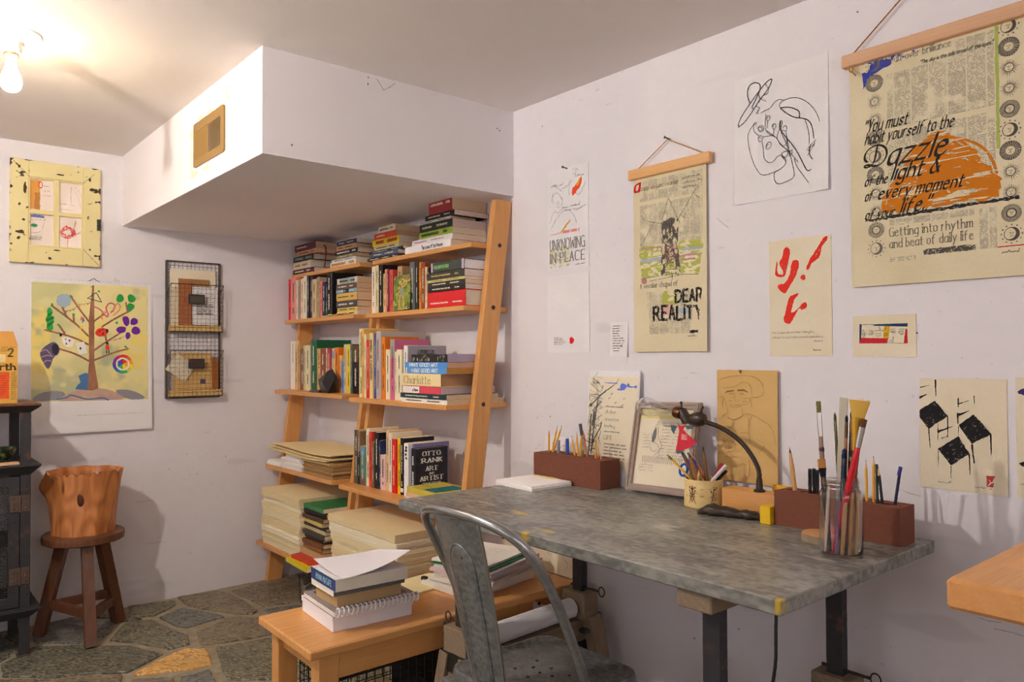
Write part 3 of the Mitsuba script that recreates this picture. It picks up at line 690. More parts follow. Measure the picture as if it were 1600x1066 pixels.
ART = {
 'hat': '179,791 151,844 151,897 180,935 231,942 281,926 302,896 289,858 255,818 204,757;44,622 46,661 102,723 205,804 322,892 396,928 424,928 425,911 379,851 288,793 204,716 118,648 44,622;355,902 395,853 379,822 338,819;280,818 313,789 362,767;272,843 297,803 280,772;246,749 288,735 288,718 254,718 284,701 237,698 271,689;196,753 221,736 204,745;296,687 353,699 402,702 451,744 507,756 539,739;515,681 499,712 531,735 609,742 687,732 792,678 874,596 917,506 921,406 895,388;515,681 562,643 608,612 662,583 746,563 806,537 843,475 853,395;515,686 609,674 671,645 713,621 710,576;762,556 791,495 809,425 805,359;783,323 895,394;790,314 902,382;909,386 960,323 970,278 923,263 894,234 886,224;880,369 909,287 967,273;850,352 872,315 897,289;865,360 790,278;820,351 802,304 820,257 876,206 791,146 744,223 669,347 545,475 498,535;237,627 152,559 151,488 176,390 226,276 292,202 350,194 463,207 543,230 572,266 544,310;228,623 211,585 228,546 278,512;254,627 240,601;353,665 344,573 360,524 449,474;374,614 369,557;442,533 433,488;319,496 425,490;498,523 465,460 513,406 637,301 691,242;522,542 513,498 568,420 606,300;514,589 505,522;369,534 481,457 497,409 607,334;310,462 326,390 326,320 407,269 504,339 543,287 567,266;568,488 606,323 644,204 655,135 589,115 454,99 428,200 479,210;653,271 675,211 744,134 804,64 855,30 875,-1;520,336 560,347 591,337 575,305 543,293 520,336;607,334 638,350 625,306;544,390 583,395 576,441;261,570 278,591 320,587 336,557 311,537 278,547 267,575 295,582 323,559 295,549;261,494 286,515 319,502 322,478 286,460 266,481 278,503 306,486;351,421 376,449 413,436 408,411 376,388 348,404 368,430 392,426;353,636 373,655 402,642 398,616 372,608 356,629 377,637;418,560 434,580 463,570 463,543 437,534 421,554 443,565;498,552 506,585 530,586 533,557 506,533 498,558 522,571;537,528 561,546 584,520 569,494 529,512',
 'red': '252,924 292,937 362,914 353,869 315,784 266,678 226,674 241,735 173,789 183,830 213,834;132,816 142,821 128,719 226,695 256,679 104,688 107,740;364,782 413,816 492,808 493,747 465,698 387,629 309,569 259,535 177,562 130,610 187,619 257,622 317,661 365,731;860,955 914,992 948,980 934,957 861,902 826,820 752,788 695,780 649,722 601,724 628,763 675,811 750,867;521,661 553,685 582,679 598,655 564,636 525,645;340,512 419,521 488,540 479,520 411,475 372,404 353,363 432,383 491,413 530,443 578,457 623,436 609,401 550,386 491,407 443,362 355,280 294,272 229,297 262,364 301,446',
 'eyes_blue': '117,803 148,801 135,476 114,332 106,333;333,788 874,788 872,710 437,746 354,751',
 'eyes_red': '119,470 571,447 553,325 106,333;843,661 867,648 872,317 814,319 825,497',
 'eyes_yel': '512,735 601,723 579,453 489,457',
 'eyes_ln': '150,558 172,599 203,603 229,560 200,532 169,531 150,558;150,642 189,645 227,625;264,576 288,615 319,619 341,577 313,537 278,539 264,576;274,640 313,649 346,624;372,587 416,543 458,576;374,534 414,491 457,529;373,628 419,648 464,622;495,550 529,554 571,575;498,527 535,499 566,535;612,601 646,622 689,602 685,568 641,577 612,601;613,647 651,662 691,654;733,594 773,620 816,595 800,527 764,523 733,594;738,639 778,665 824,645;437,740 435,670 482,609 532,664 542,733;650,484 648,403;599,393 658,367;148,795 333,788;561,342 818,319;187,580 197,562 181,545 192,568;303,591 314,573 298,556;773,580 783,551 768,535;649,605 660,587 645,582;189,532 182,473;544,559 547,524',
 'face': '36,905 188,940 445,956 657,943 776,881 789,816 763,777 686,761 577,763;9,750 103,752;126,835 287,843 367,873 446,895 544,886 584,849 597,773;216,784 257,792 287,783 247,779 216,784;398,790 438,796 468,789 428,781 398,790;307,796 297,747 317,727;215,720 256,721;317,723 368,724;204,680 266,686 307,678 348,689 429,686;225,670 307,663 409,675;103,762 97,712;106,712 89,662;577,763 591,676;568,763 559,724;84,677 100,667 85,659;123,752 183,654 192,593;430,666 441,601;438,750 528,752;449,721 549,719;429,691 530,699;182,572 244,554 328,556 441,596;202,563 286,545 369,560 461,602;43,547 140,602 182,608;97,580 130,596 108,570;441,611 593,611 736,570 879,524 945,454 962,371;593,606 555,543 527,454;492,603 543,584 536,501;391,438 548,449 561,354;123,346 69,360;123,346 124,379;123,346 178,368;123,346 79,317;123,346 155,320;199,349 242,362 285,353 253,335 210,339;285,342 317,322;199,338 209,272 176,248;131,212 350,217;664,391 768,374 791,332 690,273;372,144 437,171 503,151;544,210 538,72;21,241 87,233',
 'face_brow': '135,790 186,812 297,820 299,811 186,799;357,824 467,830 547,799 467,812 357,812',
 'seats': '-3,708 190,794 335,662 106,533 -5,639;457,587 636,689 826,526 610,427;214,359 454,486 579,341 367,219',
 'legs': '99,532 120,359 127,360 114,534;185,986 198,828 201,828 208,987;327,661 331,463 337,463 342,662;219,607 209,434 218,434 225,607;454,825 455,739 466,739 471,826;443,693 448,593 460,593 464,694;637,855 642,771 648,771 648,856;597,425 617,326 626,327 622,428;808,525 819,339 827,339 830,526;362,219 361,103 366,104 371,219;568,340 582,149 588,150 585,341;214,359 216,203 219,203 223,360;458,582 455,486 458,486 464,582;612,325 627,253 641,256 631,328;6,907 128,936 127,938 3,914;5,806 103,856 101,858 -9,826;470,770 590,810 590,812 467,779;471,665 588,719 587,721 460,685;221,505 399,573 398,575 212,524;248,451 335,478 333,482 246,455',
 'stamp': '765,161 915,166 911,66 767,65',
 'vine': '784,75 812,100 840,113 867,149 888,156;840,113 847,147;812,100 799,121;833,107 873,100;867,138 894,129',
 'c_trunk': '438,274 463,462 459,734 490,960 503,960 507,735 505,462 540,284 490,271',
 'c_br': '459,468 351,516 220,548;454,577 339,625 111,670;454,635 378,697 290,753 161,828;462,729 379,816 310,898;505,472 664,523 794,549;499,535 611,598 726,656;507,735 586,783;573,698 666,747 816,813;264,650 215,706;340,723 334,774;284,753 247,819;605,608 599,640;496,955 499,970;776,866 789,807',
 'c_green': '142,823 173,793 160,762 184,732 166,706 178,681 147,658 117,681 129,711 111,736 130,767 124,792;697,899 708,918 728,925 751,914 762,887 735,865 705,867 691,880;790,899 797,920 820,927 852,913 867,890 844,870 803,867;782,845 803,864 844,857 855,841 830,813 803,807 786,823;496,970 473,964 483,956;548,946 528,932 559,927;323,903 304,889 335,886;167,848 149,835 179,828;341,785 315,776 353,768;218,714 196,703 233,697;696,740 679,720 713,717;773,573 753,560 794,552',
 'c_greendk': '130,770 164,787 164,777 132,752;117,739 176,760 181,747 123,721;123,706 181,732 176,716 129,686',
 'c_blue': '198,862 210,890 242,906 279,907 310,889 319,862 303,836 266,820 231,824 206,839;375,370 433,390 459,379 451,274 349,283 362,303 394,328;410,765 427,734 404,718;272,794 288,796 280,784;328,807 343,812 336,799;676,610 689,615 684,600;719,621 735,627 727,612',
 'c_shell': '73,534 116,569 183,599 226,558 219,512 176,497 151,427 127,415 97,458 73,499',
 'c_shellin': '158,559 189,589 224,558 207,509 176,508',
 'c_shelln': '79,529 116,549 158,508;85,494 127,508 170,498;100,460 127,476 157,467',
 'c_white': '239,620 289,630 345,599 326,563 282,558 251,584;352,588 422,596 447,520 383,510',
 'c_dark': '221,650 245,645 239,625 224,630;390,562 400,552 392,538 382,551;605,683 625,677 623,659 605,661;601,596 625,592 622,576 603,577;604,539 614,539 611,518 604,518;622,539 632,539 632,518 624,518;264,614 279,617 274,604;295,609 314,604 301,591;270,589 286,584 276,570;546,672 556,674 556,663 546,663;572,656 585,656 583,645 572,645;566,677 579,680 578,670',
 'c_mgrey': '10,229 65,262 174,278 273,265 260,219 28,210;662,267 771,274 882,249 966,200 784,200',
 'c_mpink': '198,213 273,249 374,277 477,289 609,279 703,249 784,203 582,204 323,208',
 'c_river': '204,221 285,228 304,248 361,236 438,212 542,218 582,222 622,204',
 'c_purple': '741,764 775,775 802,764 809,727 785,699 758,715;819,754 851,765 883,749 878,722 843,711 813,716;843,705 885,700 906,675 892,651 850,646 818,667;774,662 808,662 818,635 790,610 771,624;686,683 720,702 774,699 781,678 753,656 706,656',
 'c_purc': '774,689 795,699 818,689 815,667 788,662 774,672',
 'c_red': '513,661 533,682 572,691 612,683 619,656 592,635 546,630 517,642;598,574 631,574 631,542 600,543;398,770 406,744 391,734;303,801 318,805 310,791;379,837 395,842 388,827;443,849 459,853 451,839;706,619 719,624 712,608',
 'c_yellow': '384,697 416,703 393,671;347,814 360,818 353,804;411,843 427,846 419,833;652,603 665,606 660,593;749,629 763,635 757,619',
 'c_loopA': '495,834 560,814 613,757 626,778 600,825 627,858 667,859 687,832 646,794',
 'c_loopB': '573,746 560,777 587,799 626,789;667,800 674,837 707,863 732,838 714,806 666,777',
 'c_tri': '450,885 522,926 567,864 450,885',
 'c_string': '265,794 328,807 366,829;377,842 430,846 480,857;638,603 706,617 767,635',
 'c_wheel': '747,510 770,508 791,501 777,483 762,488 747,490;791,501 810,490 824,476 799,466 789,476 777,483;824,476 833,460 836,443 807,444 805,455 799,466;836,443 833,426 823,410 798,421 805,432 807,444;823,410 809,397 790,387 776,405 789,412 798,421;790,387 769,381 746,379 746,400 762,401 776,405;746,379 723,382 702,389 716,406 730,401 746,400;702,389 684,400 670,413 694,423 704,414 716,406;670,413 661,429 658,446 687,446 689,434 694,423;658,446 661,463 670,479 695,468 689,457 687,446;670,479 684,492 703,502 717,484 704,477 695,468;703,502 724,508 747,510 747,490 731,489 717,484',
 'c_hex': '746,445 747,481 789,462;746,445 789,462 789,426;746,445 789,426 746,408;746,445 746,408 704,427;746,445 704,427 704,464;746,445 704,464 747,481',
 'c_disc': '837,443 834,426 825,410 810,396 791,386 769,380 746,378 723,381 701,388 683,399 669,413 660,429 657,446 660,463 669,479 683,493 702,503 724,509 747,511 770,509 792,502 811,491 825,477 834,461',
 'c_pic': '6,978 974,979 973,199 4,209',
}
# ------------------------------------------------------------------ two leaning ladder bookcases
SH_Z = (1.70, 1.445, 1.055, 0.648, 0.235)
LF, RF = (-.205, -.240, -.300, -.353, -.405), (-.192, -.230, -.318, -.370, -.410)
def up_front(z): return -.342 + .136 * z
def bookcase(label, X0, X1, fronts, dz):
    t = thing('bookcase', label, 'bookcase', 'leaning ladder bookcases')
    for xa in (X0, X1 - .03):
        a, b, w = up_front(0.001), up_front(1.878), .083
        pts = [(xa, a, .001), (xa + .03, a, .001), (xa + .03, a + w, .001), (xa, a + w, .001), (xa, b, 1.878), (xa + .03, b, 1.878), (xa + .03, b + w, 1.878), (xa, b + w, 1.878)]
        u = part(t, 'upright', hexa(pts), 'beech_z')
        for z in SH_Z:
            y = up_front(z) + .042
            out = xa if xa == X0 else xa + .03
            s = -1 if xa == X0 else 1
            m = lathe([(0.0001, -.001), (.0085, -.001), (.0085, .0012), (.0001, .0012)], 14)
            m = move(m, rx=0, ry=90)
            m.apply_translation((out + s * .0006, y, z - .01))
            part(u, 'plug', m, 'paint_satin', '2a1a12')
    for z, f, d in zip(SH_Z, fronts, dz):
        part(t, 'shelf', box(X0 + .0302, X1 - .0302, f, -.006, z + d - .021, z + d, .002), 'beech_x')
    return t
DZ_L, DZ_R = (0, 0, 0, 0, 0), (-.002, -.004, -.008, 0, 0)
bookcase('honey-coloured wooden ladder bookcase in the far corner, piled with books and paper', .030, .877, LF, DZ_L)
bookcase('honey-coloured wooden ladder bookcase beside the zinc desk, packed with books', .920, 1.766, RF, DZ_R)

# ------------------------------------------------------------------ books
ORD = ['first', 'second', 'third', 'fourth', 'fifth', 'sixth', 'seventh', 'eighth', 'ninth', 'tenth', 'eleventh', 'twelfth', 'thirteenth', 'fourteenth', 'fifteenth', 'sixteenth', 'seventeenth', 'eighteenth', 'nineteenth', 'twentieth']
def rrect_prof(D, T, r):
    return sbox(0, 0, D, T) if r <= 0 else unary_union([sbox(r, 0, D, T), sbox(0, r, D, T - r), Point(r, r).buffer(r, quad_segs=3), Point(r, T - r).buffer(r, quad_segs=3)])
def book(label, L, D, Th, hard, color, place, group, pagecol='e2d3b6', title=None, tcol='e8e0d0', bands=(), seed=0, art=None):
    """a book on its back, spine towards -y at y = 0, L along x, D deep, Th thick; place(mesh) puts it in the room"""
    t = thing('book', label, 'book', group)
    c, ins = (.0022, .003) if hard else (.0006, 0.0)
    c = min(c, Th * .25)
    prof = rrect_prof(D, Th, min(.005, Th * .35) if hard else 0).difference(sbox(max(c, .001), c, D + .01, Th - c))
    m = extr(prof, L); v = m.vertices.copy(); m.vertices = np.stack([v[:, 2], v[:, 0], v[:, 1]], 1)
    cv = part(t, 'cover', place(m), 'paint_satin', color)
    part(t, 'pages', place(box(ins, L - ins, max(c, .001), D - (ins + .0005), c, Th - c)), 'page_block', pagecol)
    F = ((0, 0, 0), (1, 0, 0), (0, 0, 1))
    for (u0, u1, bc) in bands:
        m = flat(sbox(u0 * L, Th * .03, u1 * L, Th * .97), F, .0006); part(cv, 'band', place(m), 'paint_satin', bc)
    if title is not None:
        g = title(L, Th)
        m = flat(g, F, .0011)
        if m is not None: part(cv, 'spine_title', place(m), 'paint_satin', tcol)
    if art is not None: art(cv, place, L, D, Th)
    return t
def tl(s, h=.5, u0=.1, u1=.9, **kw):
    """title lettering filling the spine from u0 to u1"""
    def f(L, Th):
        g = text(s, Th * h, **kw)
        b = g.bounds; k = min((u1 - u0) * L / (b[2] - b[0]), 1.6)
        return affinity.translate(affinity.scale(g, k, 1, origin=(b[0], 0)), u0 * L - b[0], Th * (1 - h) / 2)
    return f
def gk(seed, u0=.12, u1=.85, h=.3):
    """an illegible title: a row of small dashes"""
    def f(L, Th):
        r = random.Random(seed); x = u0 * L; out = []
        gap2 = r.uniform(.35, .65) * L
        while x < u1 * L:
            w = r.uniform(.002, .007)
            if not (gap2 < x < gap2 + .12 * L): out.append(sbox(x, Th * (.5 - h / 2), min(x + w, u1 * L), Th * (.5 + h / 2)))
            x += w + .0016
        return unary_union(out)
    return f
def stand_place(x0, y, z, Th, lean=0.0, turn=0.0):
    def f(m):
        m = m.copy(); v = m.vertices.copy()
        m.vertices = np.stack([Th - v[:, 2], v[:, 1], v[:, 0]], 1)
        return move(m, (x0, y, z), ry=lean, rz=turn)
    return f
def flipped(fn):
    """a spine title that reads from head to foot on a standing book"""
    def f(L, Th): return affinity.rotate(fn(L, Th), 180, origin=(L / 2, Th / 2))
    return f
def lie_place(x0, y, z, L, D, turn=0.0):
    def f(m): return move(m, (x0, y, z), rz=turn, about=(L / 2, D / 2, 0)) if turn else move(m, (x0, y, z))
    return f

DARKT = lambda c: sum(lin(c)) < 0.7
SPECIAL = {}
def stand_row(rows, z, lo, hi, where, group, maxback=-.008, hmax=9):
    last = lo
    n = len(rows)
    for i, (x0, x1, h, y, d, hard, col, desc) in enumerate(rows):
        x0 = max(x0, last + .0006); x1 = max(x1 - .0006, x0 + .008)
        if x1 > hi: x0, x1 = x0 - (x1 - hi), hi
        last = x1
        Th, h = x1 - x0, min(h, hmax)
        r = random.Random(col + desc + where)
        sp = SPECIAL.get((where, i), {})
        yy = y + r.uniform(-.004, .004)
        d = min(d + r.uniform(0, .01), maxback - yy)
        label = f'{desc}, {ORD[i]} from left standing on {where}'
        title = sp.get('title', flipped(gk(r.random(), h=.2)))
        book(label, h, d, Th, hard, col, stand_place(x0, yy, z + .0002, Th), group, r.choice(['e0d0b0', 'd8c4a0', 'e6dcc8']),
             title, sp.get('tcol', 'e6dcc8' if DARKT(col) else '4a3a30'), sp.get('bands', ()), art=sp.get('art'))
def stack_rows(rows, z, y, lo, hi, where, group, depths=None, maxback=-.006):
    zz = z + .0002
    n = len(rows)
    for k in range(n - 1, -1, -1):
        x0, x1, th, d, hard, col, desc = rows[k]
        L = min(x1 - x0, hi - lo)
        if x0 < lo: x0 = lo
        if x0 + L > hi: x0 = hi - L
        r = random.Random(col + desc + where)
        yy = y + r.uniform(-.004, .004)
        D = max(d, .12) + .012
        if depths: D = depths[k]
        D = min(D, maxback - yy)
        sp = SPECIAL.get((where, k), {})
        title = sp.get('title', gk(r.random(), h=.24))
        book(f'{desc}, {ORD[k]} from top of {where}', L, D, th - .0004, hard, col, lie_place(x0, yy, zz, L, D), group,
             sp.get('pages', r.choice(['d8bfa0', 'cdb090', 'e0d2bc', 'd9c8c0'])), title, sp.get('tcol', 'e6dcc8' if DARKT(col) else '55403a'), sp.get('bands', ()), art=sp.get('art'))
        zz += th
    return zz
R2L = [
 (0.061, 0.108, 0.242, -0.225, 0.16, 1, 'd8283c', 'red hardback'),
 (0.11, 0.174, 0.237, -0.225, 0.17, 0, 'e08a80', 'pink booklet with a navy motif'),
 (0.174, 0.191, 0.217, -0.225, 0.13, 0, 'e6dcc0', 'cream paperback'),
 (0.192, 0.208, 0.209, -0.225, 0.13, 0, '9aa08c', 'grey-green paperback'),
 (0.209, 0.23, 0.211, -0.225, 0.13, 0, 'c86a70', 'faded pink paperback'),
 (0.232, 0.269, 0.221, -0.225, 0.15, 0, 'e3d4b4', 'cream paperback with a red head'),
 (0.273, 0.311, 0.237, -0.225, 0.16, 0, 'e8dfca', 'off-white paperback'),
 (0.312, 0.34, 0.232, -0.225, 0.16, 0, '1c1a20', 'black paperback'),
 (0.341, 0.372, 0.23, -0.225, 0.16, 0, '3a2634', 'dark purple paperback'),
 (0.375, 0.424, 0.206, -0.225, 0.13, 0, 'cdb48a', 'tan paperback'),
 (0.425, 0.452, 0.214, -0.225, 0.15, 0, 'a59f80', 'grey-green hardback'),
 (0.452, 0.471, 0.188, -0.225, 0.14, 0, 'b4703c', 'orange-brown paperback'),
 (0.472, 0.495, 0.19, -0.225, 0.14, 0, 'd87880', 'pink paperback'),
 (0.496, 0.531, 0.182, -0.225, 0.14, 0, '1e2638', 'black paperback with blue specks'),
 (0.532, 0.55, 0.172, -0.225, 0.14, 0, '2a2e50', 'navy paperback with a green foot'),
 (0.55, 0.571, 0.168, -0.225, 0.14, 0, 'dcd6c4', 'white paperback'),
 (0.574, 0.628, 0.225, -0.225, 0.18, 1, '17171a', 'tall black ring binder'),
]
S2L = [
 (0.611, 0.85, 0.031, 0.077, 0, '9aa39c', 'grey plaid paperback'),
 (0.612, 0.85, 0.027, 0.077, 0, '5a4640', 'brown photo-covered paperback'),
 (0.604, 0.856, 0.017, 0.075, 0, '7fa6bc', 'pale blue and black paperback'),
 (0.618, 0.849, 0.041, 0.075, 1, 'd8b060', 'yellow ochre hardback'),
 (0.611, 0.848, 0.033, 0.076, 1, '45454c', 'dark grey hardback'),
 (0.616, 0.847, 0.019, 0.076, 0, 'd9b95e', 'mustard yellow paperback'),
 (0.612, 0.847, 0.02, 0.076, 0, 'e2cf92', 'pale yellow paperback'),
]
R2R = [
 (0.979, 1.011, 0.223, -0.21, 0.14, 0, 'ece4d2', 'white paperback'),
 (1.012, 1.042, 0.226, -0.21, 0.15, 0, 'dccb9a', 'cream paperback'),
 (1.044, 1.081, 0.225, -0.21, 0.15, 0, '141418', 'black paperback with white figures'),
 (1.081, 1.102, 0.182, -0.21, 0.14, 0, 'd8c07a', 'yellow-cream paperback'),
 (1.103, 1.121, 0.2, -0.21, 0.14, 0, 'e0967a', 'salmon paperback'),
 (1.122, 1.14, 0.198, -0.21, 0.14, 0, '7a1f44', 'maroon paperback'),
 (1.141, 1.171, 0.194, -0.21, 0.14, 0, 'd05048', 'coral red paperback'),
 (1.205, 1.244, 0.204, -0.21, 0.15, 0, 'b8946c', 'tan hardback'),
 (1.314, 1.354, 0.212, -0.21, 0.17, 0, '5e6468', 'tall grey hardback'),
 (1.355, 1.378, 0.209, -0.21, 0.17, 0, '2c2a26', 'dark brown hardback'),
 (1.379, 1.399, 0.206, -0.21, 0.17, 0, 'd88a34', 'orange hardback'),
 (1.4, 1.431, 0.2, -0.21, 0.16, 0, '8c4424', 'russet hardback'),
 (1.431, 1.447, 0.181, -0.21, 0.15, 0, 'dfc79c', 'pale tan paperback'),
 (1.448, 1.464, 0.178, -0.21, 0.15, 0, '121214', 'black paperback'),
]
S2R = [
 (1.512, 1.746, 0.042, 0.11, 1, '3c4640', 'dark slate hardback with green lettering'),
 (1.483, 1.751, 0.029, 0.099, 0, '38362c', 'dark olive paperback with an orange edge'),
 (1.491, 1.755, 0.011, 0.091, 0, 'c9c07c', 'pale lime paperback'),
 (1.486, 1.751, 0.019, 0.092, 0, '2e2a28', 'black-brown paperback with a red dot'),
 (1.486, 1.751, 0.021, 0.09, 0, '1c1a18', 'black paperback with a yellow tab'),
 (1.486, 1.756, 0.067, 0.082, 1, 'd41f26', 'thick bright red hardback'),
]
S1A = [
 (0.095, 0.355, 0.039, 0.123, 1, '54202a', 'dark maroon hardback with ribbon'),
 (0.118, 0.373, 0.024, 0.096, 0, 'c48a6c', 'salmon-tan paperback'),
 (0.023, 0.278, 0.032, 0.137, 1, '24302c', 'dark green hardback'),
 (0.047, 0.271, 0.041, 0.12, 0, 'd6c2a4', 'cream paperback'),
 (0.036, 0.302, 0.029, 0.105, 1, '4a1a22', 'wine red hardback'),
]
S1B = [
 (0.604, 0.81, 0.021, 0.11, 0, '232a50', 'navy paperback'),
 (0.59, 0.791, 0.024, 0.108, 0, 'd0a27a', 'tan paperback'),
 (0.573, 0.812, 0.023, 0.083, 0, '181616', 'black paperback with white lettering'),
 (0.579, 0.801, 0.018, 0.09, 0, '8a7a58', 'olive-tan paperback'),
 (0.535, 0.787, 0.013, 0.066, 0, 'c8d4d4', 'pale blue paperback'),
 (0.52, 0.795, 0.026, 0.061, 0, 'ece6dc', 'white paperback with orange lettering'),
]
S1C = [
 (0.99, 1.114, 0.008, 0.11, 0, 'c0ae88', 'small tan paperback'),
 (0.997, 1.148, 0.028, 0.131, 0, 'ddd2bc', 'cream paperback'),
 (0.956, 1.156, 0.027, 0.125, 0, 'd4492a', 'orange-red paperback'),
 (0.936, 1.179, 0.031, 0.099, 0, 'e8c420', 'bright yellow paperback'),
 (0.952, 1.179, 0.022, 0.099, 0, 'b9b48a', 'pale olive paperback'),
 (0.922, 1.228, 0.011, 0.067, 0, '20222e', 'black-blue paperback'),
 (0.926, 1.175, 0.019, 0.075, 0, '4c5878', 'slate blue paperback'),
 (0.882, 1.112, 0.015, 0.068, 0, '3c382c', 'thin dark olive booklet'),
]
S1D = [
 (1.427, 1.598, 0.055, 0.169, 0, 'a03034', 'red-topped paperback with a dark picture'),
 (1.398, 1.613, 0.022, 0.17, 0, '191717', 'black hardback'),
 (1.325, 1.582, 0.011, 0.083, 0, 'dcd8d4', 'thin white magazine'),
 (1.35, 1.596, 0.035, 0.186, 0, '20302a', 'dark green paperback'),
 (1.346, 1.598, 0.028, 0.192, 0, '9db544', 'lime green paperback'),
 (1.288, 1.596, 0.023, 0.189, 0, 'e4dfe0', 'white paperback with a black emblem'),
 (1.232, 1.587, 0.031, 0.212, 0, 'efebea', 'white paperback with red and black title'),
]
R3L = [
 (0.058, 0.129, 0.272, -0.21, 0.15, 0, 'ebe4d6', 'white paperback'),
 (0.133, 0.167, 0.254, -0.21, 0.15, 0, 'd6b684', 'tan paperback'),
 (0.169, 0.191, 0.27, -0.21, 0.15, 0, 'c89a62', 'ochre paperback'),
 (0.192, 0.242, 0.227, -0.21, 0.13, 0, '7a5a4c', 'brown photo-spined paperback'),
 (0.244, 0.263, 0.245, -0.21, 0.15, 0, 'cfc38e', 'yellow-cream paperback'),
 (0.264, 0.32, 0.245, -0.21, 0.15, 0, 'e0d6b4', 'cream paperback'),
 (0.333, 0.396, 0.273, -0.21, 0.23, 1, '0f5a3c', 'large green hardback'),
 (0.398, 0.442, 0.227, -0.21, 0.12, 0, 'd2a86a', 'tan paperback'),
 (0.443, 0.503, 0.225, -0.21, 0.13, 0, '8c4a30', 'brown paperback'),
 (0.504, 0.523, 0.228, -0.21, 0.13, 0, 'e4d9b8', 'thin cream paperback'),
 (0.524, 0.563, 0.228, -0.21, 0.13, 0, 'a8343c', 'red patterned paperback'),
 (0.565, 0.6, 0.225, -0.21, 0.13, 0, 'e6d8a6', 'cream paperback with a blue label'),
 (0.607, 0.65, 0.23, -0.21, 0.15, 0, 'e07a20', 'orange paperback'),
 (0.651, 0.673, 0.19, -0.21, 0.12, 0, 'e8b878', 'pale orange paperback'),
 (0.674, 0.703, 0.164, -0.21, 0.12, 0, '6a94c8', 'small blue paperback'),
 (0.705, 0.731, 0.244, -0.21, 0.15, 0, 'd9c49a', 'beige speckled paperback'),
 (0.731, 0.763, 0.245, -0.21, 0.15, 0, 'e2cc3e', 'yellow paperback'),
 (0.765, 0.782, 0.244, -0.21, 0.15, 0, '4a6480', 'blue-grey paperback'),
 (0.783, 0.848, 0.243, -0.21, 0.15, 1, '1a1714', 'thick black hardback with a brown head'),
]
R3R = [
 (0.969, 1.006, 0.323, -0.275, 0.18, 0, 'e6d6a8', 'tall cream paperback'),
 (1.006, 1.028, 0.318, -0.275, 0.18, 0, 'dcae5c', 'tall golden yellow paperback'),
 (1.029, 1.046, 0.294, -0.275, 0.15, 0, 'e8d9b4', 'cream paperback'),
 (1.048, 1.076, 0.268, -0.275, 0.15, 0, 'cc2a26', 'red paperback'),
 (1.077, 1.106, 0.298, -0.275, 0.16, 0, 'e6d08c', 'cream paperback with black lettering'),
 (1.108, 1.129, 0.298, -0.275, 0.16, 0, '4a4690', 'violet-blue paperback'),
 (1.132, 1.172, 0.305, -0.275, 0.24, 1, 'b5aaa6', 'large grey art book'),
 (1.176, 1.207, 0.279, -0.275, 0.18, 0, 'de7c24', 'orange paperback'),
 (1.209, 1.245, 0.222, -0.275, 0.13, 0, 'ece0b6', 'cream paperback'),
 (1.247, 1.286, 0.266, -0.275, 0.17, 0, 'c86a90', 'pink and grey paperback'),
 (1.29, 1.308, 0.212, -0.275, 0.12, 0, 'e4ddb4', 'pale yellow paperback'),
 (1.311, 1.352, 0.221, -0.275, 0.13, 0, 'e9e0c0', 'cream paperback with red lettering'),
 (1.367, 1.395, 0.238, -0.275, 0.2, 0, 'e8e6e2', 'white-spined grey hardback'),
]
S3R = [
 (1.505, 1.761, 0.032, 0.146, 0, '1d1b1c', 'black paperback with white doodles'),
 (1.469, 1.778, 0.022, 0.132, 0, '4d8cd0', 'bright blue paperback'),
 (1.465, 1.75, 0.024, 0.15, 0, '5595d6', 'bright blue paperback'),
 (1.408, 1.694, 0.053, 0.189, 1, 'e8d6a4', 'thick cream hardback with large lettering'),
 (1.414, 1.691, 0.029, 0.187, 0, 'd84a58', 'red and white paperback'),
 (1.454, 1.79, 0.02, 0.107, 0, '18343a', 'dark teal paperback'),
 (1.391, 1.735, 0.019, 0.149, 0, 'ece8dc', 'white paperback'),
]
R4R = [
 (0.966, 0.999, 0.248, -0.295, 0.15, 0, '4e4a34', 'dark olive paperback'),
 (1.0, 1.025, 0.246, -0.295, 0.15, 0, '8a6a4c', 'brown and black paperback'),
 (1.025, 1.068, 0.178, -0.295, 0.12, 0, '5e8074', 'teal-green paperback'),
 (1.057, 1.102, 0.261, -0.295, 0.15, 0, 'e4dabc', 'cream paperback with dark lettering'),
 (1.103, 1.128, 0.25, -0.295, 0.14, 0, 'd8402c', 'red paperback'),
 (1.129, 1.149, 0.205, -0.295, 0.13, 0, '6c5844', 'brown paperback'),
 (1.15, 1.186, 0.25, -0.295, 0.16, 0, '16161c', 'black paperback'),
 (1.187, 1.198, 0.216, -0.295, 0.14, 0, '2a3a66', 'navy paperback'),
 (1.199, 1.244, 0.154, -0.295, 0.11, 0, 'd9b6ae', 'pink-white paperback'),
 (1.245, 1.271, 0.264, -0.295, 0.15, 0, 'd9b88c', 'tan paperback'),
 (1.273, 1.3, 0.256, -0.295, 0.15, 0, 'e6dcc0', 'cream paperback'),
 (1.302, 1.338, 0.233, -0.295, 0.15, 0, 'cf1f22', 'red paperback'),
 (1.339, 1.368, 0.239, -0.295, 0.15, 0, 'e8b81e', 'golden yellow paperback'),
 (1.369, 1.393, 0.241, -0.295, 0.15, 0, '18181a', 'black and white paperback'),
 (1.41, 1.445, 0.224, -0.305, 0.16, 0, 'eceae6', 'white paperback with black marks'),
]
P2, P3R, P4R = 'second shelf', 'third shelf', 'fourth shelf'
W = {'R2L': "left bookcase's second shelf", 'R2R': "right bookcase's second shelf", 'R3L': "left bookcase's third shelf", 'R3R': "right bookcase's third shelf", 'R4R': "right bookcase's fourth shelf",
     'S2L': "left bookcase's second-shelf stack", 'S2R': "right bookcase's second-shelf stack", 'S1A': "left bookcase's leftmost top stack", 'S1B': "left bookcase's right-hand top stack",
     'S1C': "right bookcase's left-hand top stack", 'S1D': "right bookcase's rightmost top stack", 'S3R': "right bookcase's third-shelf stack"}
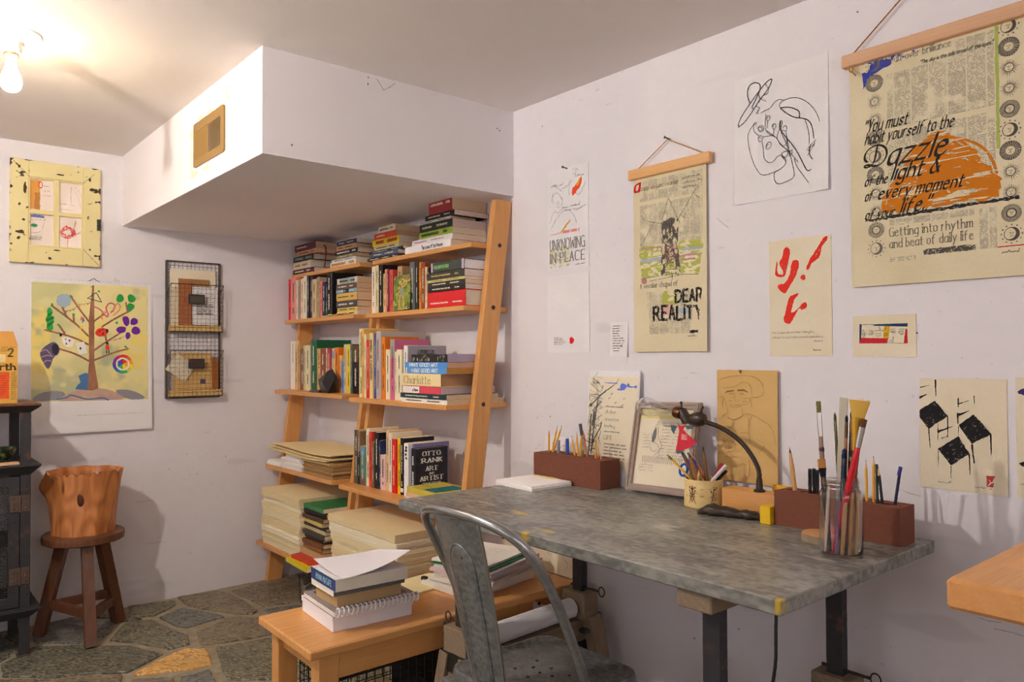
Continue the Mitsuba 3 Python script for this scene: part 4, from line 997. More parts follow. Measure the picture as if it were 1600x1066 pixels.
def S(k, i, **kw): SPECIAL[(W[k], i)] = kw
SER = dict(nib=(1.9, 0), serif=.9, w=1.3)
def low(fn, k): return lambda L, Th: affinity.translate(fn(L, Th), 0, -k * Th)
S('S1D', 6, title=tl('The Laws of the Parent', .5, .38, .84, w=1.3), tcol='1c1a1c')
S('S1D', 5, title=gk(.31, .08, .8, .25), tcol='b08aa0')
S('S1D', 4, title=gk(.32, .08, .85, .42), tcol='3c5a1c')
S('S1D', 3, title=gk(.33, .08, .85, .26), tcol='d8d4b8')
S('S1D', 0, title=low(gk(.34, .08, .92, .2), -.2), tcol='e8d8c8', bands=((.0, .999, 'a03034'),))
S('S1C', 3, title=gk(.35, .15, .92, .5), tcol='b0402a')
S('S1C', 2, title=gk(.36, .1, .6, .25), tcol='f0d8c0')
S('S1C', 1, title=gk(.37, .1, .85, .3), tcol='7a6a5a')
S('S1B', 5, title=gk(.38, .06, .94, .5), tcol='cf8f3c')
S('S1B', 2, title=gk(.39, .08, .92, .35), tcol='e8e4dc')
S('S1A', 3, title=gk(.40, .1, .8, .25), tcol='8a7666')
S('S1A', 2, title=gk(.41, .1, .92, .4), tcol='7f9389')
def ribbon(cv, place, L, D, Th):
    part(cv, 'ribbon', place(tube(chaikin([(L - .004, .050, Th * .5), (L + .012, .052, Th * .3), (L + .027, .050, -.010), (L + .029, .046, -.06), (L + .026, .040, -.105)], 2), .0035, 5)), 'paint_satin', '7a1a28')
S('S1A', 0, title=gk(.42, .1, .7, .2), tcol='c8b098', art=ribbon)
S('S2R', 0, title=gk(.43, .1, .62, .36), tcol='7fae6c', pages='e6e0e2', bands=((.0, .06, 'b8a4c0'), (.93, 1., 'b8a4c0')))
S('S2R', 5, title=low(gk(.44, .08, .92, .10), .22), tcol='f0c8c0', pages='d8ccb8')
S('S2R', 1, bands=((0, 1, '38362c'),), tcol='b8a878')
S('S2L', 3, title=gk(.45, .1, .85, .14), tcol='6a5430')
S('S2L', 0, bands=((.0, .14, 'd9d2bc'), (.86, 1.0, 'd9d2bc')), tcol='2f3634')
S('S2L', 2, bands=((.36, .64, '1c1c22'),), tcol='dfe6ea')
S('S3R', 3, title=tl('Charlotte', .60, .06, .76, nib=(2.2, 0), serif=.7, w=1.0), tcol='a8905c', pages='b98a64')
S('S3R', 1, title=tl('MAKE GOOD ART', .62, .12, .8, w=1.5), tcol='e8f0f4', pages='c89a78')
S('S3R', 2, title=tl('MAKE GOOD ART', .62, .12, .8, w=1.5), tcol='e8f0f4', pages='b5803c')
S('S3R', 4, title=tl('a New', .40, .26, .42, w=1.6), tcol='1c1a1a', bands=((.0, .2, 'ece4e0'), (.2, .45, 'f0e8e4')), pages='c8b4b0')
def doodles(cv, place, L, D, Th):
    r = random.Random(4); g = []
    for _ in range(26):
        x, y = r.uniform(.02, .98) * L, r.uniform(.15, .85) * Th
        q = Point(x, y).buffer(r.uniform(.002, .006), quad_segs=3)
        g.append(q.difference(q.buffer(-.0011)) if r.random() < .6 else sbox(x, y - .004, x + .0012, y + .004))
    m = flat(unary_union(g).intersection(sbox(0, 0, L, Th)), ((0, 0, 0), (1, 0, 0), (0, 0, 1)), .0011)
    part(cv, 'doodles', place(m), 'paint_satin', 'dcd8d2')
S('S3R', 0, title=lambda L, Th: Polygon(), art=doodles, pages='a898b0')
def dn(s, u0=.05, u1=.85, h=.6, **kw): return flipped(tl(s, h, u0, u1, **kw))
S('R3R', 4, title=dn('WANDER I BE A WORKBOOK', .1, .72, .55, w=1.5), tcol='1c1712')
S('R3R', 0, title=flipped(gk(.46, .05, .95, .4)), tcol='9a8a62')
S('R3L', 0, title=flipped(gk(.47, .05, .6, .14)), tcol='9a9086')
S('R3L', 18, bands=((.65, .98, '5a4a28'),))
S('R3L', 11, bands=((.78, .97, '8fb0c4'),))
S('R2L', 14, bands=((.08, .30, '2a7a4c'),))
S('R3R', 9, bands=((.70, 1.0, 'a09a98'),))
S('R4R', 2, bands=((.78, .98, '6a94b4'), (0, .2, '6a5040')))
S('R4R', 1, bands=((0, .62, '1a1c22'),), tcol='c8c4b8')
S('R4R', 13, bands=((.05, .12, 'e0dcd4'),), tcol='e8e4dc')
def blackmarks(cv, place, L, D, Th):
    r = random.Random(9); g = unary_union([rough(sbox(L * u, Th * .3, L * (u + .045), Th * .7), .003, .006, int(u * 99)) for u in (.70, .77, .84, .90)])
    part(cv, 'marks', place(flat(g, ((0, 0, 0), (1, 0, 0), (0, 0, 1)), .0012)), 'paint_satin', '1c1a1c')
S('R4R', 14, title=lambda L, Th: Polygon(), art=blackmarks)
def lep(cv, place, L, D, Th):
    g = text('LEPORELLOO', .016, w=1.8, fit=.085)
    m = flat(at(g, .055, L * .845), ((0, 0, 0), (0, 1, 0), (1, 0, 0)), .0008)
    part(cv, 'cover', place(flat(sbox(.004, .002, D, L - .002), ((0, 0, 0), (0, 1, 0), (1, 0, 0)), .0003)), 'paint_satin', 'a8a0a8', label='grey front cover')
    part(cv, 'cover_lettering', place(m), 'paint_satin', '1c1a1c')
S('R3R', 12, art=lep)
BK = 'books on the ladder bookcases'
Lo, Hi, Ro, Rh = .0625, .8445, .9525, 1.7335
stand_row(R2L, 1.445, Lo, .600, W['R2L'], BK, hmax=.231)
stack_rows(S2L, 1.445, -.215, .632, .8445, W['S2L'], BK, depths=[.17] * 7)
stand_row(R2R, 1.441, Ro, 1.464, W['R2R'], BK, hmax=.231)
stack_rows(S2R, 1.441, -.222, 1.466, Rh, W['S2R'], BK, depths=[.20, .19, .19, .185, .185, .18])
for k, y, lo, hi in (('S1A', -.195, Lo, .40), ('S1B', -.195, .43, Hi)):
    stack_rows(globals()[k], 1.70, y, lo, hi, W[k], BK)
for k, y, lo, hi in (('S1C', -.182, .885, 1.21), ('S1D', -.182, 1.225, Rh)):
    stack_rows(globals()[k], 1.698, y, lo, hi, W[k], BK)
stand_row(R3L, 1.055, Lo, Hi, W['R3L'], BK)
stand_row(R3R, 1.047, Ro, 1.396, W['R3R'], BK)
stack_rows(S3R, 1.047, -.312, 1.398, Rh, W['S3R'], BK, depths=[.22, .23, .23, .24, .275, .26, .285], maxback=-.02)
R4R[3] = (1.069,) + R4R[3][1:]
R4R.sort(key=lambda r: r[0])
stand_row(R4R, .648, Ro, 1.446, W['R4R'], BK)
# the navy book with its cover turned to the room
def otto(cv, place, L, D, Th):
    # front cover is the face at x = Th of the standing book: local plane z = 0, seen from below
    F = ((0, D, 0), (0, -1, 0), (1, 0, 0))
    ln = [('OTTO', .84, .088, .60), ('RANK', .70, .088, .72), ('ART', .535, .088, .42), ('AND', .455, .04, .18), ('ARTIST', .335, .088, .80)]
    g = []
    for s, v, h, w in ln:
        q = text(s, L * h, w=1.5, nib=(2.0, 0), serif=1.1, fit=D * w * .95)
        b = q.bounds; g.append(affinity.translate(q, D * .5 - (b[0] + b[2]) / 2, L * v))
    for s, v in (('CREATIVE URGE AND', .265), ('PERSONALITY DEVELOPMENT', .205)):
        q = text(s, L * .028, w=1.4, fit=D * (.58 if v > .25 else .80)); b = q.bounds
        g.append(affinity.translate(q, D * .5 - (b[0] + b[2]) / 2, L * v))
    m = flat(unary_union(g), ((0, 0, 0), (0, 1, 0), (1, 0, 0)), .0008)
    part(cv, 'cover_lettering', place(m), 'paint_satin', 'e6e4e0', label='white slab lettering')
book('black hardback titled OTTO RANK ART AND ARTIST facing out on the fourth shelf', .205, .165, .030, 1, '15161f', stand_place(1.458, -.30, .6482, .030), BK, 'e6dccb',
     gk(5, h=.4), 'c8c8d0', art=otto)
for i, (x0, th, h, y0, d, c, ds) in enumerate(((1.4475, .010, .222, -.285, .18, '7a72a4', 'lilac-edged paperback behind the black OTTO RANK book'),)):
    book(ds, h, d, th, 0, c, stand_place(x0, y0, .6482, th), BK, 'e6dccb')
b0 = .6482
LY = 'books lying in front of the desk end'
def cover_teal(cv, place, L, D, Th):
    F = ((0, 0, Th), (1, 0, 0), (0, 1, 0))
    part(cv, 'cover_print', place(flat(sbox(.11, .012, .205, .16), F, .0006)), 'paint_satin', '1f6f72')
    part(cv, 'cover_lettering', place(flat(at(scrawl(1, .014, .085, 5, .0011), .012, .06), F, .0007)), 'paint_satin', '2a2a1a')
for L, D, th, c, x, y, tn, ds, art in ((.24, .19, .016, 'd8d4e0', 1.495, -.345, 0, 'white paperback at the bottom of the pile beside the desk corner', None),
                                  (.235, .18, .018, 'dcb98a', 1.49, -.35, -4, 'tan paperback second in the pile beside the desk corner', None),
                                  (.225, .175, .022, 'c9b94a', 1.50, -.35, -3, 'olive yellow and teal paperback topping the pile beside the desk corner', cover_teal)):
    book(ds, L, D, th, 0, c, lie_place(x, y, b0, L, D, tn), LY, 'ece4d4', art=art); b0 += th + .0006

# the coral booklet turned outwards, green picture card, obsidian sculpture, yellow scrap
t = thing('picture_card', 'green painted picture card with an orange figure leaning on the second-shelf books', 'picture')
def card_place(m): return move(m, (1.200, -.2285, 1.4425), rx=-3, ry=-1.5)
part(t, 'panel', card_place(box(0, .135, 0, .005, 0, .155)), 'card_green')
FC = ((0, 0, 0), (1, 0, 0), (0, 0, 1))
fig = unary_union([LineString(chaikin(p, 2)).buffer(w) for p, w in (([(.05, .005), (.052, .05), (.066, .085), (.07, .11)], .006), ([(.09, .005), (.085, .05), (.07, .085)], .006), ([(.07, .11), (.058, .128), (.075, .142), (.088, .13), (.07, .11)], .004),
      ([(.066, .095), (.045, .082), (.04, .07)], .004), ([(.072, .1), (.1, .108), (.112, .125)], .004))])
part(t, 'figure', card_place(flat(fig, FC, .0006)), 'paint_satin', 'c9a05c')
part(t, 'torso', card_place(flat(Polygon(chaikin([(.058, .06), (.082, .06), (.086, .1), (.06, .1)], 2, True)), FC, .0009)), 'paint_satin', '8f9a92')
part(t, 'rose', card_place(flat(Point(.112, .135).buffer(.009), FC, .0006)), 'paint_satin', 'c0566a')
t = thing('stone_sculpture', 'faceted black stone sculpture on the third shelf before the orange book', 'sculpture')
pts = [(.575, -.275, 1.057), (.665, -.282, 1.057), (.672, -.235, 1.057), (.59, -.225, 1.057), (.565, -.285, 1.118), (.60, -.262, 1.13), (.64, -.27, 1.165), (.676, -.262, 1.178), (.695, -.258, 1.13), (.69, -.235, 1.12), (.58, -.235, 1.115), (.63, -.293, 1.11)]
part(t, 'body', trimesh.convex.convex_hull(np.array(pts)), 'obsidian')
part(t, 'foot', trimesh.convex.convex_hull(np.array([(.44, -.278, 1.056), (.57, -.285, 1.056), (.57, -.235, 1.056), (.45, -.24, 1.056), (.45, -.27, 1.067), (.565, -.275, 1.069), (.565, -.24, 1.068)])), 'obsidian')
def crumple(x0, x1, y0, y1, z, amp, seed, nx=14, ny=5):
    u, v = np.meshgrid(np.linspace(0, 1, nx), np.linspace(0, 1, ny), indexing='ij')
    r = np.random.RandomState(seed)
    zz = z + amp * r.rand(nx, ny) * (0.3 + 0.7 * np.minimum(u, 1 - u) * 2)
    X = x0 + (x1 - x0) * u + r.uniform(-.004, .004, u.shape); Y = y0 + (y1 - y0) * v + r.uniform(-.004, .004, u.shape)
    V = np.stack([X, Y, zz], -1).reshape(-1, 3); F = []
    for i in range(nx - 1):
        for j in range(ny - 1):
            a = i * ny + j; F += [[a, a + ny, a + ny + 1], [a, a + ny + 1, a + 1]]
    top = trimesh.Trimesh(V, np.array(F), process=False)
    bot = trimesh.Trimesh(V - [0, 0, .0006], np.array(F)[:, ::-1], process=False)
    return [top, bot]
for (a, b, y0, y1, c, ds, sd) in ((.50, .70, -.238, -.222, 'd9cfa4', 'crumpled pale paper scrap on the front of the second shelf', 3), (.60, .80, -.239, -.217, 'd2b02c', 'crumpled yellow paper scrap on the front of the second shelf', 4)):
    t = thing('paper_scrap', ds, 'paper', None)
    put(t, crumple(a, b, y0, y1, 1.4462, .012, sd), 'paint_matte', c)

# ------------------------------------------------------------------ piles of paper
def warped(x0, x1, y0, y1, z0, z1, bend, nx=10, ny=7, jit=0.0, seed=0):
    """a slab of sheets whose top and bottom follow bend(u, v)"""
    r = np.random.RandomState(seed)
    u, v = np.meshgrid(np.linspace(0, 1, nx), np.linspace(0, 1, ny), indexing='ij')
    X = x0 + (x1 - x0) * u; Y = y0 + (y1 - y0) * v
    B = bend(u, v)
    top = np.stack([X, Y, z1 + B], -1); bot = np.stack([X, Y, z0 + B], -1)
    V = np.concatenate([top.reshape(-1, 3), bot.reshape(-1, 3)]); n = nx * ny; F = []
    for i in range(nx - 1):
        for j in range(ny - 1):
            a = i * ny + j
            F += [[a, a + ny, a + ny + 1], [a, a + ny + 1, a + 1], [n + a, n + a + ny + 1, n + a + ny], [n + a, n + a + 1, n + a + ny + 1]]
    ring = [i * ny for i in range(nx)] + [(nx - 1) * ny + j for j in range(1, ny)] + [i * ny + ny - 1 for i in range(nx - 2, -1, -1)] + [j for j in range(ny - 2, 0, -1)]
    for k in range(len(ring)):
        a, b = ring[k], ring[(k + 1) % len(ring)]
        F += [[a, n + a, n + b], [a, n + b, b]]
    return trimesh.Trimesh(V, np.array(F), process=False)
def paper_pile(x0, x1, y0, y1, z0, z1, n, where, group, cols, amp, seed, sag=0.0, noun='bundle of large cream paper'):
    r = random.Random(seed); z = z0
    hs = [r.uniform(.7, 1.4) for _ in range(n)]; s = (z1 - z0) / sum(hs)
    ph = r.uniform(0, 6)
    for i in range(n):
        h = hs[i] * s
        k = thing('paper_bundle', f'{noun}, {ORD[n - 1 - i]} from top of {where}', 'paper', group)
        a = amp * (i + 1) / n
        a0 = amp * i / n
        dx, dy = r.uniform(-.010, .010), r.uniform(-.012, .012)
        f = lambda u, v, a=a: a * (np.sin(2.2 * u + ph) * .5 + .5) * np.sin(np.pi * u)
        m = max(2, int(h / .008)); hh = (h - .0006) / m
        ms = []
        for j in range(m):
            ex = r.uniform(-.003, .003); ey = r.uniform(-.003, .003)
            ms.append(warped(x0 + dx + ex, x1 + dx + ex, y0 + dy + ey, y1 + dy + ey, z + j * hh, z + (j + 1) * hh - .0002, f))
        put(k, ms, 'page_block', cols[i % len(cols)], smooth=30)
        z += h
    return z
CR = ['e6d8b2', 'e0d0a6', 'e9dfc2', 'ddcba0']
paper_pile(.13, .60, -.405, -.09, .2356, .535, 8, "pile on left bookcase's bottom shelf", 'cream paper bundles on the bottom shelves', CR, .010, 3, )
paper_pile(.985, 1.56, -.43, -.12, .2356, .530, 8, "pile on right bookcase's bottom shelf", 'cream paper bundles on the bottom shelves', CR, .012, 8, .014)
# fourth shelf of the left bookcase
paper_pile(.064, .245, -.335, -.12, .6486, .672, 1, 'low fourth-shelf pile at left', None, ['e9e6e2'], 0, 4, 0, 'sheaf of white paper')
paper_pile(.265, .50, -.34, -.10, .6486, .722, 5, "white pile on the left bookcase's fourth shelf", 'white paper on the fourth shelf', ['e9e6e4', 'e3dfda', 'efece8'], .004, 5, 0, 'ream of white paper')
paper_pile(.515, .835, -.345, -.12, .6486, .724, 7, "brown pile on the left bookcase's fourth shelf", 'brown envelopes on the fourth shelf', ['a8875c', '8d6c46', 'b99a6c', '9a7850'], .006, 6, .004, 'brown paper envelope')
for i, (a, b, c0, c1, z, sd, col) in enumerate(((.09, .80, -.36, -.06, .729, 1, 'd8c392'), (.11, .838, -.345, -.04, .738, 2, 'dfcc9c'), (.08, .78, -.33, -.05, .748, 3, 'd4bd88'), (.16, .83, -.35, -.03, .757, 4, 'e0cf9f'))):
    k = thing('paper_folder', f'large buff paper sheet folder, {ORD[3 - i]} from top over the fourth-shelf paper piles', 'paper', 'buff folders on the fourth shelf')
    r = random.Random(sd); p0 = 1.3
    put(k, warped(a, b, c0, c1, z, z + .004, lambda u, v: .006 * np.sin(5 * u + p0) * (1 - v) + .004 * np.sin(3 * v + p0), 16, 8), 'paint_matte', col, smooth=30)
# sketchbooks and notebooks at the right end of the bottom shelf
b0 = .2725
NB = [(.225, .23, .030, 'b89a6a', 0, 'tan notebook with a frayed edge'), (.215, .22, .022, '8a5a30', 1, 'brown leather notebook'), (.21, .21, .024, '6e4424', 1, 'dark brown leather notebook'), (.20, .21, .020, '2a2220', 1, 'black leather notebook'),
      (.235, .24, .020, '3a3430', 0, 'charcoal sketchbook'), (.24, .235, .018, 'c9b48a', 0, 'buff paper sketchbook'), (.235, .24, .014, '23221f', 1, 'black sketchbook'), (.22, .225, .018, 'd0b45a', 0, 'yellow-edged sketchbook'), (.215, .22, .022, '4a3426', 1, 'dark brown sketchbook'), (.22, .21, .024, '1d1b1a', 1, 'black hardback sketchbook'), (.225, .22, .020, '2f7a48', 0, 'green-backed magazine')]
for i, (L, D, th, c, hd, ds) in enumerate(NB):
    r = random.Random(50 + i)
    book(f'{ds}, {ORD[len(NB) - 1 - i]} from top of the notebook pile', L, D, th, hd, c, lie_place(.622 + r.uniform(-.008, .004), -.392 + r.uniform(-.006, .01), b0, L, D, r.uniform(-3, 3)), 'sketchbooks and notebooks on the bottom shelf', r.choice(['cfb78c', 'e0d2b0', 'd9c9a6']))
    b0 += th + .0012
def ylet(cv, place, L, D, Th):
    part(cv, 'cover_lettering', place(flat(unary_union([greek(.03, .15, .02, .07, .022, 5, .4), greek(.17, .23, .03, .06, .012, 6, .4)]), ((0, 0, Th), (1, 0, 0), (0, 1, 0)), .0007)), 'paint_satin', '7a7420')
book('red and white paperback jutting out under the notebook pile', .26, .17, .018, 0, 'c8392e', lie_place(.60, -.440, .2540, .26, .17, 2), None, 'eee2cc')
book('bright yellow paperback jutting over the front of the bottom shelf', .26, .12, .018, 0, 'd9c816', lie_place(.585, -.470, .2358, .26, .12, -3), None, 'efeae0', art=ylet)
# ------------------------------------------------------------------ prints and posters on the right wall
def sheet_r(name, label, cat, x0, x1, z0, z1, mat='paper_cream', y=0.0, group=None, curl=0.0, thick=.0012):
    """a sheet pinned to the right wall; returns key and the frame of its face (origin at its lower left corner)"""
    t = thing(name, label, cat, group)
    n = 9
    u = np.linspace(0, 1, n)
    V, F = [], []
    for i, a in enumerate(u):
        for j, b in enumerate(u):
            V.append([x0 + (x1 - x0) * a, y - .0015 - curl * (abs(2 * a - 1) ** 4 * (1 - b) ** 2), z0 + (z1 - z0) * b])
    for i in range(n - 1):
        for j in range(n - 1):
            k = i * n + j; F += [[k, k + n, k + n + 1], [k, k + n + 1, k + 1]]
    a = trimesh.Trimesh(np.array(V), np.array(F), process=False)
    b = trimesh.Trimesh(np.array(V) + [0, thick, 0], np.array(F)[:, ::-1], process=False)
    part(t, 'sheet', [a, b], mat, smooth=True)
    return t, ((x0, y - .0015, z0), WU, WV), x1 - x0, z1 - z0
def nail(parent, x, z, y=0.0, name='nail'):
    part(parent, name, [rod((x, y, z), (x - .004, y - .022, z + .004), .0022, 8), move(lathe([(.0001, -.001), (.0045, -.001), (.0045, .001), (.0001, .001)], 12), (x - .004, y - .022, z + .004), rx=90)], 'black_iron')

# pencil collage with nail
t, F, w, h = sheet_r('collage_print', 'narrow pencil collage print with an orange leaf, held by a black nail', 'print', 1.983, 2.205, 1.568, 1.958, 'paper_white')
nail(t, 2.094, 1.953)
pen = strokes('100,850 180,860 220,830 300,800 360,780;90,700 150,760 250,780 330,730 380,690 360,640 300,620 220,640;240,680 260,640 300,660 280,690;330,700 350,720 380,700;60,480 120,560 200,600 260,560 360,600 420,620;80,420 200,500 330,560 480,600 600,560 700,480 720,430;560,880 540,780 540,740 560,720;620,960 700,980 780,940;640,930 720,900 700,960;720,720 800,700 940,820;620,620 760,600 800,640;150,780 120,720 160,680;700,560 900,590 940,600;380,800 520,820 620,860', w, h, .0007)
ink(t, 'pencil_drawing', pen, F, .0006, '77716c')
ink(t, 'handwriting', unary_union([at(scrawl(1, .010, .07, 3), .02, .325), at(scrawl(1, .008, .10, 4), .085, .235), at(scrawl(1, .008, .10, 5), .085, .222), at(scrawl(1, .008, .05, 6), .15, .345)]), F, .0006, '3a3634')
ink(t, 'leaf', rough(polys('600,740 640,790 700,800 780,860 860,880 830,800 760,760 680,720 620,715', w, h), .003, .006, 2), F, .0007, 'e2502a')
ink(t, 'leaf_glow', rough(polys('700,810 780,860 850,875 800,820 740,790', w, h), .002, .006, 4), F, .0009, 'e89a30')
ink(t, 'yellow_stroke', rough(polys('310,362 380,400 470,450 580,490 560,460 450,410 360,365', w, h), .002, .008, 5), F, .0007, 'c9a040')
ink(t, 'red_words', unary_union([at(scrawl(1, .010, .06, 15, .0007), .012, .138), greek(.085, .175, .138, .150, .013, 3, .8, 0)]), F, .0006, 'd88a78')
ink(t, 'letters', specks(unary_union([at(text('UNKNOWING', .040, w=1.0, serif=.5, nib=(1.6, 0), fit=.195), .014, .078), at(text('IN PLACE', .036, w=1.0, serif=.5, nib=(1.6, 0), fit=.195), .014, .030)]), 220, .0006, .0016, 3), F, .0008, '6e6a66')
ink(t, 'moss_wash', specks(rough(sbox(.012, .012, .125, .088), .004, .01, 7), 420, .002, .0045, 8), F, .0005, 'c2c08a')
ink(t, 'signature', at(scrawl(1, .006, .05, 9), .15, .012), F, .0007, '4a4644')

t, F, w, h = sheet_r('white_card', 'plain white card with a red wax-like dot below the pencil collage', 'card', 1.978, 2.206, 1.250, 1.549, 'paper_white')
ink(t, 'text', greek(.038, .115, .028, .058, .0062, 2, .35, .4), F, .0006, '8a8684')
ink(t, 'red_dot', rough(Point(.135, .046).buffer(.0125), .0022, .006, 3), F, .0006, 'd2262e')
t, F, w, h = sheet_r('small_label', 'small cream text card between the white card and the DEAR REALITY banner', 'card', 2.311, 2.393, 1.234, 1.356, 'paper_white', curl=.006)
ink(t, 'text', unary_union([greek(.010, .066, .012, .110, .0088, 5, .28, .45)]), F, .0012, '5a5654')
ink(t, 'sketch', strokes('600,330 700,400;560,300 640,300 700,260;680,400 720,380', w, h, .0006), F, .0012, '4a4644')

# banner DEAR REALITY
t, F, w, h = sheet_r('hanging_banner', 'hanging paper banner printed DEAR REALITY on a honey wooden rail', 'banner', 2.430, 2.731, 1.250, 1.862, 'paper_buff', y=-.008, curl=.004)
part(t, 'rail', box(2.417, 2.753, -.024, -.004, 1.846, 1.880, .002), 'rail_wood')
nail(t, 2.582, 1.958)
for x in (2.452, 2.728):
    part(t, 'cord', tube([(x, -.013, 1.879), (2.581, -.012, 1.956)], .0018, 6), 'paint_matte', 'b08a5a')
def news_patch(parent, rects, F, off=.0004):
    for q in rects: part(parent, 'newsprint', flat(sbox(*q), F, off), 'newsprint')
ox, oz = 2.430, 1.250
Q = lambda x0, x1, z0, z1: (x0 - ox, z0 - oz, x1 - ox, z1 - oz)
news_patch(t, [Q(2.458, 2.716, 1.612, 1.752), Q(2.458, 2.60, 1.765, 1.795), Q(2.60, 2.716, 1.76, 1.832), Q(2.458, 2.716, 1.310, 1.452), Q(2.46, 2.716, 1.815, 1.835)], F)
ink(t, 'green_field', specks(rough(sbox(2.456 - ox, 1.503 - oz, 2.717 - ox, 1.611 - oz), .003, .012, 3), 60, .002, .004, 5, 3), F, .0006, mat='ink_green')
ink(t, 'colour_stripes', unary_union([rough(sbox(a - ox, b - oz, c - ox, d - oz), .0025, .01, i) for i, (a, b, c, d) in enumerate(((2.46, 1.598, 2.56, 1.604), (2.62, 1.56, 2.716, 1.566), (2.62, 1.548, 2.69, 1.553)))]), F, .0008, 'b48a94')
ink(t, 'blue_stripes', unary_union([rough(sbox(a - ox, b - oz, c - ox, d - oz), .0025, .01, i) for i, (a, b, c, d) in enumerate(((2.46, 1.555, 2.55, 1.566), (2.63, 1.578, 2.716, 1.586), (2.62, 1.375, 2.66, 1.392)))]), F, .0008, 'a2acc0')
ink(t, 'lower_green', rough(sbox(2.548 - ox, 1.405 - oz, 2.615 - ox, 1.452 - oz), .004, .01, 9), F, .0006, mat='ink_green')
ink(t, 'lower_pink', rough(sbox(2.552 - ox, 1.372 - oz, 2.60 - ox, 1.408 - oz), .005, .01, 11), F, .0007, 'd0a49a')
tr_ = Polygon([(2.551, 1.690), (2.565, 1.685), (2.575, 1.696), (2.60, 1.69), (2.622, 1.692), (2.618, 1.60), (2.626, 1.505), (2.607, 1.50), (2.604, 1.545), (2.585, 1.55), (2.570, 1.545), (2.567, 1.50), (2.547, 1.506), (2.553, 1.60)])
ink(t, 'tree_trunk', affinity.translate(rough(tr_, .003, .008, 4), -ox, -oz), F, .0010, mat='ink_bark')
rr_ = random.Random(3)
ink(t, 'bark_strokes', unary_union([LineString([(rr_.uniform(.122, .19), z), (rr_.uniform(.122, .19), z + rr_.uniform(-.03, .03))]).buffer(.0008) for z in np.linspace(.26, .43, 40)]), F, .0012, '2a2624')
ink(t, 'rose_scribble', unary_union([LineString([(.16 + .03 * math.cos(a) * k / 30, .328 + .026 * math.sin(a) * k / 30) for a in np.arange(0, 6.3, .4)]).buffer(.0007) for k in (8, 14, 20, 26, 30)]), F, .0013, '8a4a54')
ln = lambda *p: LineString([(x - ox, z - oz) for x, z in p]).buffer(.0007)
ink(t, 'pencil_lines', unary_union([ln((2.581, 1.762), (2.555, 1.692)), ln((2.581, 1.762), (2.627, 1.672)), ln((2.55, 1.68), (2.51, 1.69), (2.475, 1.70), (2.465, 1.72)), ln((2.52, 1.69), (2.49, 1.65), (2.462, 1.615)), ln((2.622, 1.69), (2.65, 1.72), (2.68, 1.76), (2.70, 1.78)), ln((2.63, 1.70), (2.645, 1.685), (2.65, 1.70)), ln((2.68, 1.76), (2.705, 1.742)), ln((2.46, 1.50), (2.54, 1.505)), ln((2.50, 1.49), (2.56, 1.495), (2.64, 1.502), (2.70, 1.497))]), F, .0011, '4a5044')
ink(t, 'headline', unary_union([at(text('mply elegant reunion', .0155, w=.95, nib=(1.8, 0), serif=.5, fit=.158), 2.468 - ox, 1.803 - oz), at(text('A secular chapel of', .0175, w=.95, nib=(1.8, 0), serif=.5, fit=.162), 2.457 - ox, 1.467 - oz)]), F, .0009, '57504a')
ink(t, 'red_initial', at(text('a', .044, w=1.7, nib=(1.5, 20), slant=10), 2.434 - ox, 1.803 - oz), F, .0010, 'c02430')
ink(t, 'handwriting', unary_union([at(scrawl(1, .008, .075, 21), 2.64 - ox, 1.812 - oz), at(scrawl(1, .008, .08, 22), 2.635 - ox, 1.797 - oz), at(scrawl(1, .008, .06, 23), 2.64 - ox, 1.782 - oz), at(scrawl(1, .006, .05, 24), 2.655 - ox, 1.298 - oz)]), F, .0010, '3c3834')
for nm, g in (('block_word', at(text('DEAR', .038, w=1.75, fit=.114, jitter=.3, seed=3), 2.607 - ox, 1.413 - oz)), ('block_word', at(text('REALITY', .042, w=1.75, fit=.203, jitter=.3, seed=5), 2.515 - ox, 1.356 - oz)), ('ink_smudge', rough(sbox(2.665 - ox, 1.309 - oz, 2.714 - ox, 1.319 - oz), .003, .006, 3))):
    ink(t, nm, g, F, .0011, mat='ink_block')
ink(t, 'rosette', rough(Point(2.474 - ox, 1.492 - oz).buffer(.011), .003, .007, 6), F, .0009, 'b07a74')

# line drawing of a woman in a hat
t, F, w, h = sheet_r('ink_drawing', 'white sheet with a loose black line drawing of a figure in a brimmed hat', 'drawing', 2.832, 3.132, 1.698, 2.082, 'paper_white', curl=.008)
hl = ART['hat'].split(';')
ink(t, 'ink_line', strokes(';'.join(hl), w, h, .0009), F, .0010, '1c1a1a')
ink(t, 'heavy_line', strokes(';'.join([hl[0], hl[1], hl[9], hl[10], hl[18]]), w, h, .0014), F, .0011, '171516')
# red brush print
t, F, w, h = sheet_r('brush_print', 'cream sheet with four bold red brush marks and handwriting', 'print', 2.943, 3.134, 1.234, 1.573, 'paper_cream')
ink(t, 'red_brush_marks', specks(rough(polys(ART['red'], w, h, 1), .0016, .004, 4), 130, .0006, .0016, 6, 2.5, 60), F, .0006, 'dc3226')
ink(t, 'handwriting', unary_union([at(text('I am larger, better than I thought;', .0060, w=.7, fit=.128, jitter=.5), .010, .066), at(text('I did not know I held so much goodness.', .0060, w=.7, fit=.158, jitter=.5), .008, .052), at(text('Whitman', .0055, w=.7), .138, .040), at(scrawl(1, .007, .022, 4), .135, .014)]), F, .0006, '4a4440')
